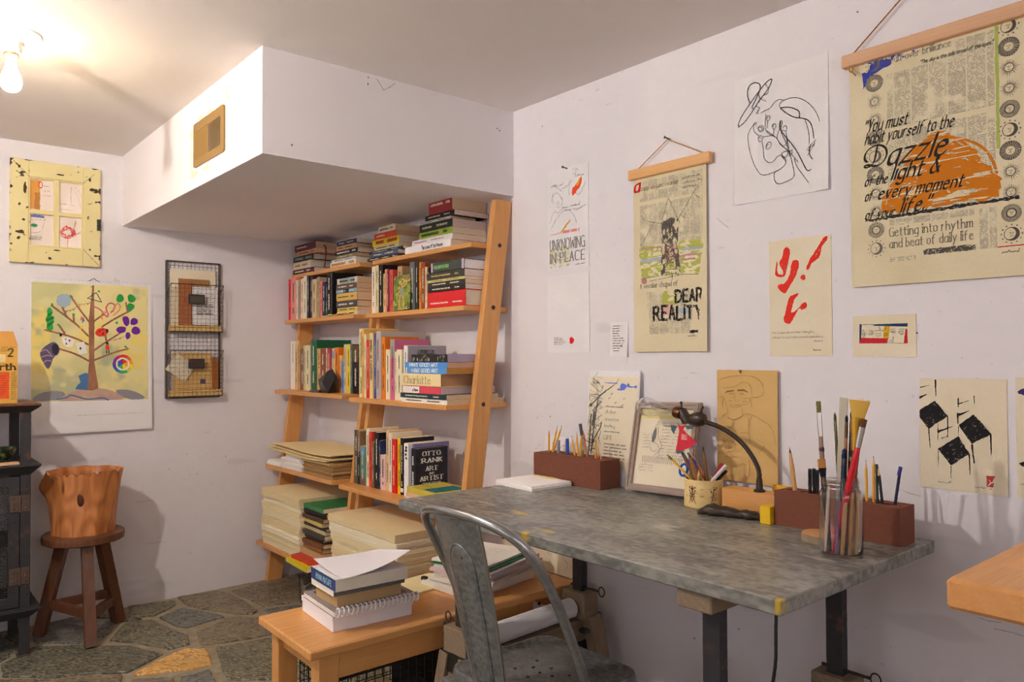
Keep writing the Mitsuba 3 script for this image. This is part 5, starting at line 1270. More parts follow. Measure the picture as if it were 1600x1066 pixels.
# eyes
t, F, w, h = sheet_r('eyes_print', 'small cream print of drawn eyes with blue, yellow and red blocks', 'print', 3.192, 3.355, 1.231, 1.341, 'paper_cream')
ink(t, 'yellow_block', polys(ART['eyes_yel'], w, h), F, .0006, 'd8ac20')
ink(t, 'red_block', polys(ART['eyes_red'], w, h), F, .0008, 'c22a32')
ink(t, 'blue_block', polys(ART['eyes_blue'], w, h), F, .0010, '24355e')
ink(t, 'eyes', strokes(ART['eyes_ln'], w, h, .00045), F, .0012, '2a2624')
part(t, 'pin', sphere((3.357, -.003, 1.292), .0022, 1), 'black_iron')
# chairs
t, F, w, h = sheet_r('chairs_print', 'cream block print of three falling black chairs with a red seal', 'print', 3.361, 3.555, .904, 1.178, 'paper_cream', curl=.004)
ink(t, 'black_seats', specks(rough(polys(ART['seats'], w, h), .0010, .004, 4), 260, .0004, .0013, 6, 1.6, 35), F, .0008, '161518')
ink(t, 'chair_legs', rough(polys(ART['legs'], w, h), .0004, .004, 5), F, .0008, '1a191b')
st = polys(ART['stamp'], w, h).difference(strokes(ART['vine'], w, h, .0008))
ink(t, 'red_seal', specks(st, 60, .0003, .0008, 8), F, .0008, 'b03a3c')
ink(t, 'handwriting', unary_union([at(scrawl(1, .008, .062, 31, .0004), .008, .014), at(scrawl(1, .007, .045, 32, .0004), .122, .012)]), F, .0008, '5a5450')
t, F, w, h = sheet_r('blot_print', 'cream sheet with a purple blot, half out of the frame right of the chairs print', 'print', 3.573, 3.77, .905, 1.184, 'paper_cream')
ink(t, 'purple_blot', rough(polys('20,885 60,905 140,915 220,890 180,860 90,850 40,865', w, h), .002, .006, 2), F, .0008, '3a2f6a')
ink(t, 'ink_marks', rough(polys('20,285 60,300 130,310 160,290 90,275 60,260', w, h), .001, .005, 3), F, .0008, '1c1a1e')
ink(t, 'handwriting', at(scrawl(2, .007, .05, 41, .0004), .006, .03), F, .0008, '5a5450')

# the large hanging poster
px0, px1, pz0, pz1 = 3.196, 3.662, 1.419, 2.030
t, F, w, h = sheet_r('hanging_poster', 'large hanging poster printed Dazzle over an orange sun, on a pale wooden rail', 'poster', px0, px1, pz0, pz1, 'paper_buff', y=-.008)
part(t, 'rail', box(3.181, 3.677, -.026, -.003, 2.014, 2.048, .002), 'rail_wood_pale')
part(t, 'cord', tube([(3.206, -.014, 2.047), (3.429, -.012, 2.232)], .0022, 6), 'paint_matte', '9a6a3c')
part(t, 'cord', tube([(3.652, -.014, 2.047), (3.429, -.012, 2.232)], .0022, 6), 'paint_matte', '9a6a3c')
nail(t, 3.430, 2.232)
part(t, 'cord_knot', [tube(chaikin([(3.206, -.027, 2.014), (3.203, -.028, 2.002), (3.211, -.027, 1.994), (3.214, -.026, 2.004), (3.207, -.027, 2.013)], 2), .0022, 6), rod((3.212, -.027, 1.996), (3.220, -.025, 1.984), .0022, 6)], 'paint_matte', 'a8804c')
Qp = lambda x0, x1, z0, z1: (x0 - px0, z0 - pz0, x1 - px0, z1 - pz0)
news_patch(t, [Qp(3.294, 3.543, 1.826, 1.968), Qp(3.46, 3.543, 1.968, 2.006), Qp(3.294, 3.543, 1.602, 1.812), Qp(3.296, 3.495, 1.572, 1.588), Qp(3.506, 3.543, 1.488, 1.585), Qp(3.296, 3.36, 1.478, 1.490)], F)
ink(t, 'dark_caption', specks(rough(sbox(*Qp(3.379, 3.496, 1.488, 1.502)), .001, .006, 4), 80, .0006, .0015, 4, 2), F, .0007, '4c4744')
ink(t, 'blue_sky', affinity.translate(rough(Polygon([(3.231, 2.014), (3.40, 2.014), (3.36, 2.006), (3.30, 1.992), (3.27, 1.985), (3.245, 1.97), (3.236, 1.945), (3.231, 1.945)]), .003, .008, 3), -px0, -pz0), F, .0006, mat='ink_blue')
ink(t, 'green_line', affinity.translate(rough(sbox(3.545, 1.72, 3.552, 2.014), .001, .01, 3), -px0, -pz0), F, .0008, 'a4b45a')
# sun: a ragged half disc made of sweeping strokes
r_ = random.Random(12)
cx, cz = 3.415, 1.606
gs = []
for k in range(90):
    rx, rz = r_.uniform(.02, .148), r_.uniform(.015, .185)
    a0 = r_.uniform(.03, 2.2); a1 = min(a0 + r_.uniform(.5, 1.4), 3.1)
    p = [(cx + rx * math.cos(a) * (1 + .04 * math.sin(5 * a + k)), cz + rz * math.sin(a)) for a in np.linspace(a0, a1, 12)]
    gs.append(LineString(p).buffer(r_.uniform(.0015, .0055), quad_segs=2))
disc = Polygon([(cx + .128 * math.cos(a), cz + .158 * math.sin(a)) for a in np.linspace(0, math.pi, 24)])
streak = unary_union([LineString([(cx - .12 + r_.uniform(0, .18), z), (cx - .06 + r_.uniform(0, .19), z + r_.uniform(.0, .02))]).buffer(r_.uniform(.0008, .003)) for z in np.linspace(1.61, 1.75, 46)])
sun = unary_union(gs + [rough(disc, .006, .012, 4).difference(streak)])
ink(t, 'orange_sun', affinity.translate(sun, -px0, -pz0), F, .0008, mat='ink_orange')
band = rough(Polygon([(3.235, 1.590), (3.59, 1.597), (3.59, 1.604), (3.40, 1.602), (3.235, 1.596)]), .0022, .006, 7)
ink(t, 'black_horizon', affinity.translate(specks(band, 120, .0004, .0012, 5, 3), -px0, -pz0), F, .0010, '26242a')
CAL = dict(nib=(2.4, 38), w=1.4, slant=24)
def line(s, x, z, hgt, fit, **kw):
    g = text(s, hgt, **{**CAL, **kw}); b = g.bounds
    return affinity.translate(affinity.scale(g, fit / (b[2] - b[0]), 1, origin=(b[0], 0)), x - px0 - b[0], z - pz0)
ink(t, 'script_lettering', unary_union([line('"You must', 3.238, 1.829, .031, .112), line('habit yourself to the', 3.234, 1.797, .030, .222), line('azzle', 3.292, 1.732, .056, .150, w=1.25),
      line('of the', 3.233, 1.686, .024, .062, w=1.6), line('light &', 3.300, 1.691, .040, .124), line('of', 3.233, 1.646, .026, .026, w=1.6), line('every moment', 3.268, 1.646, .031, .210), line('of your', 3.233, 1.597, .024, .080, w=1.6), line('life."', 3.322, 1.602, .036, .085)]), F, .0012, '211d1b')
Dl = [LineString(chaikin(p, 3)) for p in ([(3.268, 1.786), (3.262, 1.755), (3.254, 1.738), (3.236, 1.734), (3.232, 1.742), (3.245, 1.742)], [(3.240, 1.742), (3.270, 1.732), (3.292, 1.752), (3.292, 1.778), (3.270, 1.792), (3.240, 1.782), (3.232, 1.760), (3.240, 1.750)])]
g = MultiLineString(Dl); g = affinity.rotate(affinity.scale(affinity.scale(affinity.rotate(g, -38, origin=(0, 0)), 1, 2.4, origin=(0, 0)).buffer(.0030, quad_segs=3), 1, 1 / 2.4, origin=(0, 0)), 38, origin=(0, 0))
ink(t, 'script_initial', affinity.translate(g, -px0, -pz0), F, .0012, '211d1b', label='large swash letter D')
ink(t, 'serif_lettering', unary_union([at(text('Getting into rhythm', .0225, w=.85, nib=(1.9, 0), serif=.55, fit=.198), 3.296 - px0, 1.544 - pz0), at(text('and beat of daily life', .0225, w=.85, nib=(1.9, 0), serif=.55, fit=.198), 3.296 - px0, 1.514 - pz0), at(text('Head-over brilliance', .018, w=.85, nib=(1.9, 0), serif=.55, fit=.158), 3.294 - px0, 1.996 - pz0)]), F, .0011, '5a524e')
ink(t, 'bold_line', at(text('"The sky is the daily bread of the eyes."', .0095, w=1.3, slant=10, fit=.165), 3.378 - px0, 1.972 - pz0), F, .0011, '2a2624')
ink(t, 'red_rule', affinity.translate(sbox(3.542, 1.488, 3.63, 1.4905), -px0, -pz0), F, .0010, 'c02a30')
ink(t, 'signature', at(scrawl(1, .009, .07, 51), 3.552 - px0, 1.472 - pz0), F, .0010, '3c3634')
# two columns of engraved suns and moons
def sunface(kind, cx, cz, R, seed):
    r = random.Random(seed); g = []
    if kind == 0:       # dark disc
        d = Point(cx, cz).buffer(R, quad_segs=8).difference(Point(cx, cz).buffer(R * .45, quad_segs=5))
        g.append(d.difference(unary_union([LineString([(cx + R * .5 * math.cos(a), cz + R * .5 * math.sin(a)), (cx + R * .95 * math.cos(a), cz + R * .95 * math.sin(a))]).buffer(R * .025, quad_segs=1) for a in np.arange(0, 6.28, .26)])))
    elif kind == 1:     # rays
        for a in np.arange(0, 6.28, .30):
            l = R * r.uniform(.85, 1.1)
            g.append(Polygon([(cx + R * .42 * math.cos(a - .1), cz + R * .42 * math.sin(a - .1)), (cx + l * math.cos(a), cz + l * math.sin(a)), (cx + R * .42 * math.cos(a + .1), cz + R * .42 * math.sin(a + .1))]))
        g.append(Point(cx, cz).buffer(R * .46, quad_segs=4).difference(Point(cx, cz).buffer(R * .40, quad_segs=4)))
    elif kind == 2:     # halo of rings
        for k in (.55, .68, .80, .92): g.append(Point(cx, cz).buffer(R * k, quad_segs=6).difference(Point(cx, cz).buffer(R * (k - .07), quad_segs=6)))
        g.append(Point(cx, cz).buffer(R * .5, quad_segs=5).difference(Point(cx, cz).buffer(R * .38, quad_segs=5)))
    else:               # moon with dots
        g.append(Point(cx, cz).buffer(R * .72, quad_segs=7).difference(Point(cx - R * .22, cz + R * .05).buffer(R * .60, quad_segs=7)))
        g.append(Point(cx, cz).buffer(R * .72, quad_segs=7).difference(Point(cx, cz).buffer(R * .66, quad_segs=7)))
        for a in np.arange(0, 6.28, .52): g.append(Point(cx + R * .95 * math.cos(a), cz + R * .95 * math.sin(a)).buffer(R * .075, quad_segs=2))
    for dx in (-.14, .14): g.append(Point(cx + dx * R, cz + R * .12).buffer(R * .055, quad_segs=2))
    g.append(sbox(cx - R * .03, cz - R * .1, cx + R * .03, cz + R * .1)); g.append(sbox(cx - R * .13, cz - R * .24, cx + R * .13, cz - R * .19))
    return unary_union(g)
for col, (x, kinds) in enumerate(((3.262, [3, 0, 1, 1, 2, 3, 0, 1, 1, 2, 3]), (3.573, [3, 0, 1, 1, 2, 3, 0, 1, 1, 2, 3]))):
    for i, k in enumerate(kinds):
        ink(t, 'printed_sun', sunface(k, x - px0, 2.004 - .0487 * i - pz0, .0225, i + 20 * col), F, .0007, '6c645e' if col == 0 else '514a46')
# ------------------------------------------------------------------ left wall: window frame, calendar, wire rack
t = thing('picture_window', 'chipped cream four-pane window frame holding crayon pictures on the left wall', 'picture frame')
y0, y1, z0, z1 = -1.545, -1.171, 1.681, 2.163
fw, bw = .074, .012
def LB(a, b, c, d, x0, x1, bev=.0015): return box(x0, x1, a, b, c, d, bev)
iy0, iy1, iz0, iz1 = y0 + fw, y1 - fw, z0 + .082, z1 - .078
for nm, q in (('stile', (y0, iy0, z0, z1)), ('stile', (iy1, y1, z0, z1)), ('rail', (iy0, iy1, z0, iz0)), ('rail', (iy0, iy1, iz1, z1))):
    part(t, nm, LB(*q, .002, .024, .003), 'cream_chipped_paint')
my, mz = (iy0 + iy1) / 2, (iz0 + iz1) / 2
part(t, 'glazing_bar', LB(my - .011, my + .011, iz0, iz1, .006, .021), 'cream_chipped_paint')
part(t, 'glazing_bar', LB(iy0, iy1, mz - .010, mz + .010, .006, .020), 'cream_chipped_paint')
bead = [LB(a, b, c, d, .006, .0205) for a, b, c, d in ((iy0, iy0 + .006, iz0, iz1), (iy1 - .006, iy1, iz0, iz1), (iy0, iy1, iz0, iz0 + .006), (iy0, iy1, iz1 - .006, iz1))]
part(t, 'bead', bead, 'cream_chipped_paint')
part(t, 'mitre_line', [bar((.0242, a, b), (.0242, c, d), .0015, .0012, (1, 0, 0)) for a, b, c, d in ((y0 + .012, z1 - .012, iy0, iz1), (iy1, iz1, y1 - .03, z1 - .03), (iy1, iz0, y1 - .004, z0 + .004))], 'paint_matte', '4a3420')
part(t, 'latch', [box(.022, .030, y1 - .016, y1 + .001, 1.860, 1.915, .002), box(.028, .034, y1 - .012, y1 - .004, 1.880, 1.897, .001)], 'black_iron')
rr = random.Random(8)
chips = unary_union([rough(affinity.scale(Point(a, b).buffer(1, quad_segs=3), sx, sz), .002, .004, i) for i, (a, b, sx, sz) in enumerate(((-1.511, 2.125, .006, .007), (-1.218, 2.104, .006, .008), (-1.345, 2.111, .018, .004), (-1.508, 1.953, .004, .008), (-1.492, 1.882, .007, .005), (-1.511, 1.795, .007, .008), (-1.359, 1.748, .014, .003), (-1.216, 1.764, .004, .005), (-1.487, 2.03, .006, .028), (-1.225, 1.92, .003, .009), (-1.54, 1.765, .004, .005), (-1.40, 1.735, .003, .003), (-1.47, 2.11, .003, .003)))])
ink(t, 'paint_chips', chips, ((.0242, 0, 0), LU, LV), .0004, '4a3220')
panes = [(iy0, my - .011, mz + .01, iz1), (my + .011, iy1, mz + .01, iz1), (iy0, my - .011, iz0, mz - .01), (my + .011, iy1, iz0, mz - .01)]
for k, (a, b, c, d) in enumerate(panes):
    pk = part(t, 'picture', box(.003, .006, a - .002, b + .002, c - .002, d + .002), 'paint_matte', 'e6dad2')
    F = ((.006, a, c), LU, LV); w, h = b - a, d - c
    if k == 0:
        ink(pk, 'orange_crayon', rough(sbox(.003, .004, w * .46, h * .93), .003, .008, 2), F, .0005, 'd99a38')
        ink(pk, 'crayon_shade', rough(sbox(w * .24, .004, w * .46, h * .55), .003, .008, 3), F, .0007, 'b5792c')
        ink(pk, 'red_loop', affinity.translate(affinity.scale(Point(0, 0).buffer(1).difference(Point(0, 0).buffer(.70)), .009, .018, origin=(0, 0)), w * .47, h * .80), F, .0009, 'c8402e')
        ink(pk, 'words', unary_union([at(scrawl(1, .006, .03, 60 + i, .0005), w * .58, h * (.76 - .15 * i)) for i in range(3)] + [at(scrawl(1, .005, .06, 66, .0005), w * .15, h * .95)]), F, .0007, '6a5c58')
    elif k == 1:
        ink(pk, 'pencil', unary_union([LineString([(w * .5, h * .35), (w * .5, h * .85)]).buffer(.0006), LineString(chaikin([(w * .55, h * .8), (w * .8, h * .6), (w * .9, h * .2)], 2)).buffer(.0005), LineString(chaikin([(w * .6, h * .9), (w * .9, h * .7), (w * .97, h * .4)], 2)).buffer(.0004), at(scrawl(1, .006, .07, 70, .0005), w * .03, h * .25), at(scrawl(1, .006, .055, 71, .0005), w * .03, h * .09)]), F, .0005, '7a706c')
    elif k == 2:
        ink(pk, 'green_leaf', rough(Polygon(chaikin([(w * .05, h * .62), (w * .2, h * .72), (w * .42, h * .67), (w * .3, h * .58)], 2, True)), .001, .004, 3), F, .0005, '2f8a5c')
        ink(pk, 'blue_crayon', rough(sbox(w * .1, h * .90, w * .62, h * .98), .0015, .005, 4), F, .0005, '5a6cb0')
        ink(pk, 'pencil', unary_union([LineString(chaikin([(w * .05, h * .42), (w * .4, h * .42), (w * .55, h * .55), (w * .65, h * .78)], 2)).buffer(.0005), at(scrawl(1, .006, .075, 72, .0005), w * .05, h * .82), at(greek(0, .05, 0, .02, .005, 3, .4), w * .08, h * .18)]), F, .0006, '6c7068')
    else:
        g = []
        for i in range(60):
            a0 = rr.uniform(0, 6.3); q = [(w * .38 + .036 * math.cos(a0 + s) * rr.uniform(.3, 1), h * .52 + .034 * math.sin(a0 + s) * rr.uniform(.3, 1)) for s in (0, .3, .6)]
            g.append(LineString(q).buffer(.0011))
        g += [LineString([(w * .6, h * .6), (w * .72, h * .86)]).buffer(.0009), LineString([(w * .65, h * .5), (w * .95, h * .5)]).buffer(.0009), LineString([(w * .38, h * .3), (w * .37, h * .03)]).buffer(.0009)]
        ink(pk, 'red_crayon', unary_union(g), F, .0005, 'cc3a44')
        ink(pk, 'pencil', unary_union([LineString([(w * .6, h * .55), (w * .7, h * .92), (w * .64, h * .7)]).buffer(.0005), LineString([(w * .7, h * .45), (w * .93, h * .58)]).buffer(.0005)]), F, .0008, '4a4644')
    scene[fresh(pk + '__glass')] = mikit.ply(trimesh.Trimesh(np.array([[.0105, a, c], [.0105, b, c], [.0105, b, d], [.0105, a, d]]), [[0, 1, 2], [0, 2, 3]], process=False), 'thin_glass')

t = thing('wall_calendar', 'spiral wall calendar with a painted tree of symbols hanging above the stool', 'calendar')
cy0, cy1, cz0, cz1 = -1.459, -.934, .881, 1.612
w, h = cy1 - cy0, cz1 - cz0
CT = 1.7      # the pages hang a little off the wall at the foot
def ct(m): return move(m, ry=-CT, about=(.002, 0, cz1))
part(t, 'page', ct(box(.0015, .0035, cy0, cy1, cz0, cz1)), 'paper_white')
part(t, 'back_page', ct(box(.0004, .0014, cy0 + .004, cy1 + .004, cz0 - .004, cz1 - .004)), 'paper_white')
_c = math.radians(-CT)
_o = ct(trimesh.Trimesh([[.0035, cy0, cz0], [.0035, cy0, cz0 + 1], [.0035, cy1, cz0]], [[0, 1, 2]], process=False)).vertices
F = (tuple(_o[0]), LU, tuple(_o[1] - _o[0]))
C = lambda k: ART['c_' + k]
pg = part(t, 'picture', flat(polys(C('pic'), w, h), F, .0004), 'calendar_print')
def ci(nm, geom, col, off, mat='paint_matte'): ink(pg, nm, geom, F, off, col, mat)
ci('mounds', polys(C('mgrey'), w, h, 1), '8a8a92', .0007)
ci('mounds', polys(C('mpink'), w, h, 1), None, .0009, 'mound_print')
ci('river', strokes(C('river'), w, h, .003), '4a6c94', .0011)
ci('branches', strokes(C('br'), w, h, .0042), None, .0010, 'trunk_print')
ci('trunk', polys(C('trunk'), w, h), None, .0012, 'trunk_print')
ci('strings', strokes(C('string'), w, h, .0008), '6a5a54', .0013)
ci('green_shapes', polys(C('green'), w, h, 1), '2f9a44', .0014)
ci('green_shade', polys(C('greendk'), w, h), '1d6a30', .0016)
ci('blue_shapes', polys(C('blue'), w, h), '4c74a4', .0014)
ci('pale_disc', polys(C('blue').split(';')[0], w, h, 1), '9cb0c0', .0017)
ci('sea_shell', polys(C('shell'), w, h, 1), '5c5470', .0014)
ci('shell_mouth', polys(C('shellin'), w, h, 1), '2c2a3c', .0016)
ci('shell_lines', strokes(C('shelln'), w, h, .0022), 'b48aa4', .0018)
ci('white_shapes', polys(C('white'), w, h), 'e8e6e0', .0016)
ci('purple_flower', polys(C('purple'), w, h, 1), '6a2c98', .0014)
ci('flower_heart', polys(C('purc'), w, h, 1), 'e4dc8c', .0016)
ci('red_shapes', polys(C('red'), w, h), 'd8402c', .0015)
ci('yellow_shapes', polys(C('yellow'), w, h), 'e8c02c', .0016)
ci('dark_spots', polys(C('dark'), w, h), '23201f', .0018)
ci('looping_line', strokes(C('loopA'), w, h, .0032), 'c85a7a', .0014)
ci('looping_line', strokes(C('loopB'), w, h, .0030), 'd88a5a', .0015)
ci('triangle', strokes(C('tri'), w, h, .0018, False), '2c4a5c', .0018)
ci('colour_wheel_disc', polys(C('disc'), w, h), 'e8dcd0', .0013)
for q, c in zip(C('wheel').split(';'), ('d83a2a', 'e06a2a', 'e8982c', 'ecc82c', 'b8c83c', '4ca84c', '3a9a8c', '3a6cb0', '4a4aa0', '7a3c94', 'a83a7a', 'd03a4c')): ci('colour_wheel_sector', polys(q, w, h), c, .0016)
for q, c in zip(C('hex').split(';'), ('d83a2a', 'e8a02c', 'ecd03c', '4ca84c', '3a5cb0', '6a3c94')): ci('colour_wheel_heart', polys(q, w, h), c, .0016)
ink(t, 'date_row', at(greek(0, .30, 0, .006, .006, 6, .3, 0), .19, .075), F, .0006, 'b4aaa6')
ink(t, 'month_number', at(text('07', .018, w=.6), .018, .04), F, .0006, 'b0a8a4')
part(t, 'spiral', [tube([(.0025 + .0045 * math.cos(a), cy0 + .012 + i * .0118, cz1 - .004 + .0075 * math.sin(a)) for a in np.linspace(0, 5.9, 8)], .0008, 4) for i in range(43)], 'paint_metal', 'b8b4ae', kind='stuff')
part(t, 'hanger', tube(chaikin([(.004, -1.22, cz1 + .002), (.005, -1.21, cz1 + .004), (.006, -1.196, cz1 + .017), (.005, -1.182, cz1 + .004), (.004, -1.17, cz1 + .002)], 2), .0012, 6), 'black_iron')

# wire file rack
t = thing('wire_rack', 'black wire wall rack with two pockets holding papers', 'wall rack')
ry0, ry1, rz0, rz1 = -.862, -.590, 1.027, 1.740
def wires(pl, us, vs, r=.0009):
    """grid of rods through pl(u, v)"""
    u0, u1, v0, v1 = us[0], us[-1], vs[0], vs[-1]
    return [rod(pl(u, v0), pl(u, v1), r, 5) for u in us] + [rod(pl(u0, v), pl(u1, v), r, 5) for v in vs]
fr = [bar((.012, ry0, rz0), (.012, ry0, rz1), .020, .0055, (0, 1, 0)), bar((.012, ry1, rz0), (.012, ry1, rz1), .020, .0055, (0, 1, 0)), bar((.012, ry0, rz1), (.012, ry1, rz1), .020, .0055, (0, 0, 1)), bar((.012, ry0, rz0), (.012, ry1, rz0), .020, .0055, (0, 0, 1))]
part(t, 'frame', fr, 'wire_brown')
n_ = lambda a, b, s: np.linspace(a, b, max(2, int(round((b - a) / s)) + 1))
part(t, 'back_mesh', wires(lambda u, v: (.006, u, v), n_(ry0, ry1, .021), n_(rz0, rz1, .021)), 'wire_brown')
def pocket(z0, z1, zlab, lcol):
    xo0, xo1 = .070, .082
    fx = lambda v: xo0 + (xo1 - xo0) * (v - z0) / (z1 - z0)
    pk = part(t, 'pocket', wires(lambda u, v: (fx(v), u, v), n_(ry0 + .004, ry1 - .002, .0225), n_(z0, z1, .0225)), 'wire_brown')
    for y in (ry0 + .004, ry1 - .002):
        part(pk, 'side', [rod((.008, y, v), (fx(v), y, v), .0009, 5) for v in n_(z0, z1 - .02, .0225)] + [rod((.008 + (xo1 - .008) * a, y, z0), (.008 + (xo1 - .008) * a, y, z0 + (z1 - z0) * (.8 + .2 * a)), .0009, 5) for a in (.33, .66)] + [rod((.01, y, z1 - .05), (xo1, y, z1), .0018, 5)], 'wire_brown')
    part(pk, 'bottom', wires(lambda u, v: (v, u, z0), n_(ry0 + .004, ry1 - .002, .0225), n_(.008, xo0, .0225)), 'wire_brown')
    part(pk, 'rim', tube([(.01, ry0 + .004, z1 - .05), (xo1, ry0 + .004, z1), (xo1, ry1 - .002, z1), (.01, ry1 - .002, z1 - .05)], .0024, 6), 'black_iron')
    part(pk, 'base_bar', tube([(xo0, ry0 + .004, z0), (xo0, ry1 - .002, z0)], .0028, 6), 'black_iron')
    lb = part(pk, 'label_holder', box(fx(zlab) + .001, fx(zlab) + .005, -.772, -.690, zlab - .026, zlab + .026, .001), 'black_iron')
    part(lb, 'card', box(fx(zlab) + .005, fx(zlab) + .0058, -.764, -.698, zlab - .018, zlab + .018), 'paint_matte', lcol)
    part(pk, 'lining', box(.012, .066, ry0 + .01, ry1 - .008, z0 + .002, z0 + .032), 'paper_kraft', label='folded brown paper at the bottom')
pocket(1.372, 1.617, 1.540, '4a4638')
pocket(1.035, 1.273, 1.205, '3c3030')
def rackpaper(name, label, cat, y0, y1, z0, z1, x0, x1, mat, col=None, lean=0.0):
    k = thing(name, label, cat, None)
    m = hexa([(x0, y0, z0), (x1, y0, z0), (x1, y1, z0), (x0, y1, z0), (x0 - lean, y0, z1), (x1 - lean, y0, z1), (x1 - lean, y1, z1), (x0 - lean, y1, z1)])
    m.fix_normals()
    part(k, 'cover', m, mat, col)
    return k
rackpaper('paper_sheet', 'tall cream sheet at the back of the upper rack pocket', 'paper', -.845, -.612, 1.405, 1.700, .016, .019, 'paper_cream', lean=.004)
rackpaper('paper_folder', 'brown card folder standing in the upper rack pocket', 'folder', -.805, -.650, 1.406, 1.650, .024, .030, 'paint_matte', '9a7048', .003)
rackpaper('booklet', 'reddish brown booklet at the left of the upper rack pocket', 'booklet', -.800, -.745, 1.407, 1.632, .034, .042, 'paint_satin', 'a8643c', .003)
k = rackpaper('booklet', 'white printed booklet in the upper rack pocket behind the label holder', 'booklet', -.742, -.612, 1.408, 1.610, .046, .052, 'paper_white', None, .002)
ink(k, 'print', unary_union([at(greek(0, .09, 0, .06, .012, 4, .4), .02, .05), at(greek(0, .08, 0, .02, .02, 7, .6), .02, .045)]), ((.0525, -.742, 1.408), LU, LV), .0006, '8a8680')
k = rackpaper('envelope', 'large tan envelope with a dark stamp in the lower rack pocket', 'envelope', -.835, -.640, 1.069, 1.262, .040, .045, 'paper_kraft', None, .003)
ink(k, 'stamp', sbox(.135, .03, .16, .055), ((.0455, -.835, 1.069), LU, LV), .0006, '4a4468')
k = thing('envelope', 'torn cream envelope tilted at the left of the lower rack pocket', 'envelope')
put(k, move(box(.050, .054, -.058, .058, -.05, .05), (0, -.800, 1.185), rx=-35), 'paper_cream')
rackpaper('booklet', 'orange-brown booklet at the right of the lower rack pocket', 'booklet', -.642, -.606, 1.070, 1.232, .030, .044, 'paint_satin', 'a0602c')
# ------------------------------------------------------------------ the zinc desk on two trestles
TZ = .786
t = thing('desk_top', 'long zinc-covered desk top with paint stains against the right wall', 'desk')
part(t, 'sheet_metal', box(2.090, 3.412, -.752, -.055, TZ - .030, TZ, .0025), 'zinc_top')
part(t, 'core', box(2.100, 3.402, -.742, -.065, TZ - .033, TZ - .029), 'trestle_wood')
TOPU = TZ - .0332
def trestle(label, X, rot):
    t = thing('trestle', label, 'trestle', 'adjustable trestles under the zinc desk')
    def R(m): return move(m, (X, -.40, 0), rz=rot)
    part(t, 'top_rail', R(box(-.043, .043, -.335, .325, TOPU - .040, TOPU, .003)), 'trestle_wood')
    for s, y in ((-1, -.262), (1, .262)):
        part(t, 'post', R(box(-.021, .021, y - .014, y + .014, .16, TOPU - .0402)), 'black_iron')
        b = part(t, 'block', R(box(-.052, .052, y - .036, y + .036, .335, .425, .002)), 'trestle_wood')
        part(b, 'bracket', [R(box(-.066, .066, y + s * .037 - .002, y + s * .037 + .002, .295, .352)), R(bar((-.058, y, .300), (.058, y, .300), .078, .012))], 'paint_metal', '6c6e70', label='grey metal bracket')
        pin = part(b, 'pin', [R(rod((s * (.060 if s < 0 else .085), y, .437), (-s * .040, y, .437), .004, 8)), R(tube([(s * ((.060 if s < 0 else .085) + .013 * (1 - math.cos(a))), y, .437 + .016 * math.sin(a)) for a in np.linspace(0, 6.28, 14)], .0022, 6))], 'black_iron')
        if s < 0:
            ch = []
            for i in range(9):
                ang = np.linspace(0, 2 * np.pi, 9)[:-1]
                p = [(-.076 + (.005 * math.cos(a) if i % 2 else 0), y - .012 + (0 if i % 2 else .005 * math.cos(a)), .415 - i * .0135 + .0085 * math.sin(a)) for a in ang]
                ch.append(R(tube(p, .0016, 5, closed=True)))
            part(pin, 'chain', ch, 'black_iron')
        for sx in (-1, 1):
            part(t, 'leg', R(bar((sx * .045, y + s * .012, .345), (sx * .092, y + s * .045, .004), .038, .062, (0, 1, 0))), 'trestle_leg_wood')
    part(t, 'beam', R(box(-.030, .030, -.300, .300, .262, .334, .002)), 'trestle_wood')
    part(t, 'brace', R(box(-.020, .020, -.230, .230, .150, .190, .002)), 'trestle_wood')
    return t
trestle('wooden trestle with iron posts and a chain under the left end of the desk', 2.297, 3)
trestle('wooden trestle with iron posts under the right end of the desk', 3.205, 0)
t = thing('power_cord', 'black power cord hanging below the front right corner of the zinc desk', 'cord')
put(t, tube(chaikin([(3.372, -.700, TOPU - .002), (3.371, -.702, .70), (3.370, -.700, .64), (3.345, -.690, .55), (3.335, -.66, .40), (3.36, -.55, .15), (3.42, -.30, .004), (3.46, -.10, .004)], 3), .0034, 7), 'wire_black')

# ------------------------------------------------------------------ desk: paper pad, brick holders, pencils
t = thing('paper_stack', 'low stack of white paper on the desk in front of the left brick holder', 'paper')
def padp(m): return move(m, (2.175, -.255, TZ), rz=-2)
part(t, 'sheets', [padp(box(-.10 + dx, .10 + dx, -.090 + dy, .088 + dy, z0, z1)) for dx, dy, z0, z1 in ((0, 0, .0003, .006), (.003, -.002, .0062, .011), (-.004, .002, .0112, .016))], 'page_block', 'e8e5e4')
k = thing('sticky_notes', 'pale yellow paper slip on the white paper stack', 'paper')
put(k, move(box(2.09, 2.205, -.186, -.165, TZ + .0163, TZ + .0175), rz=0), 'paint_matte', 'e2d48c')

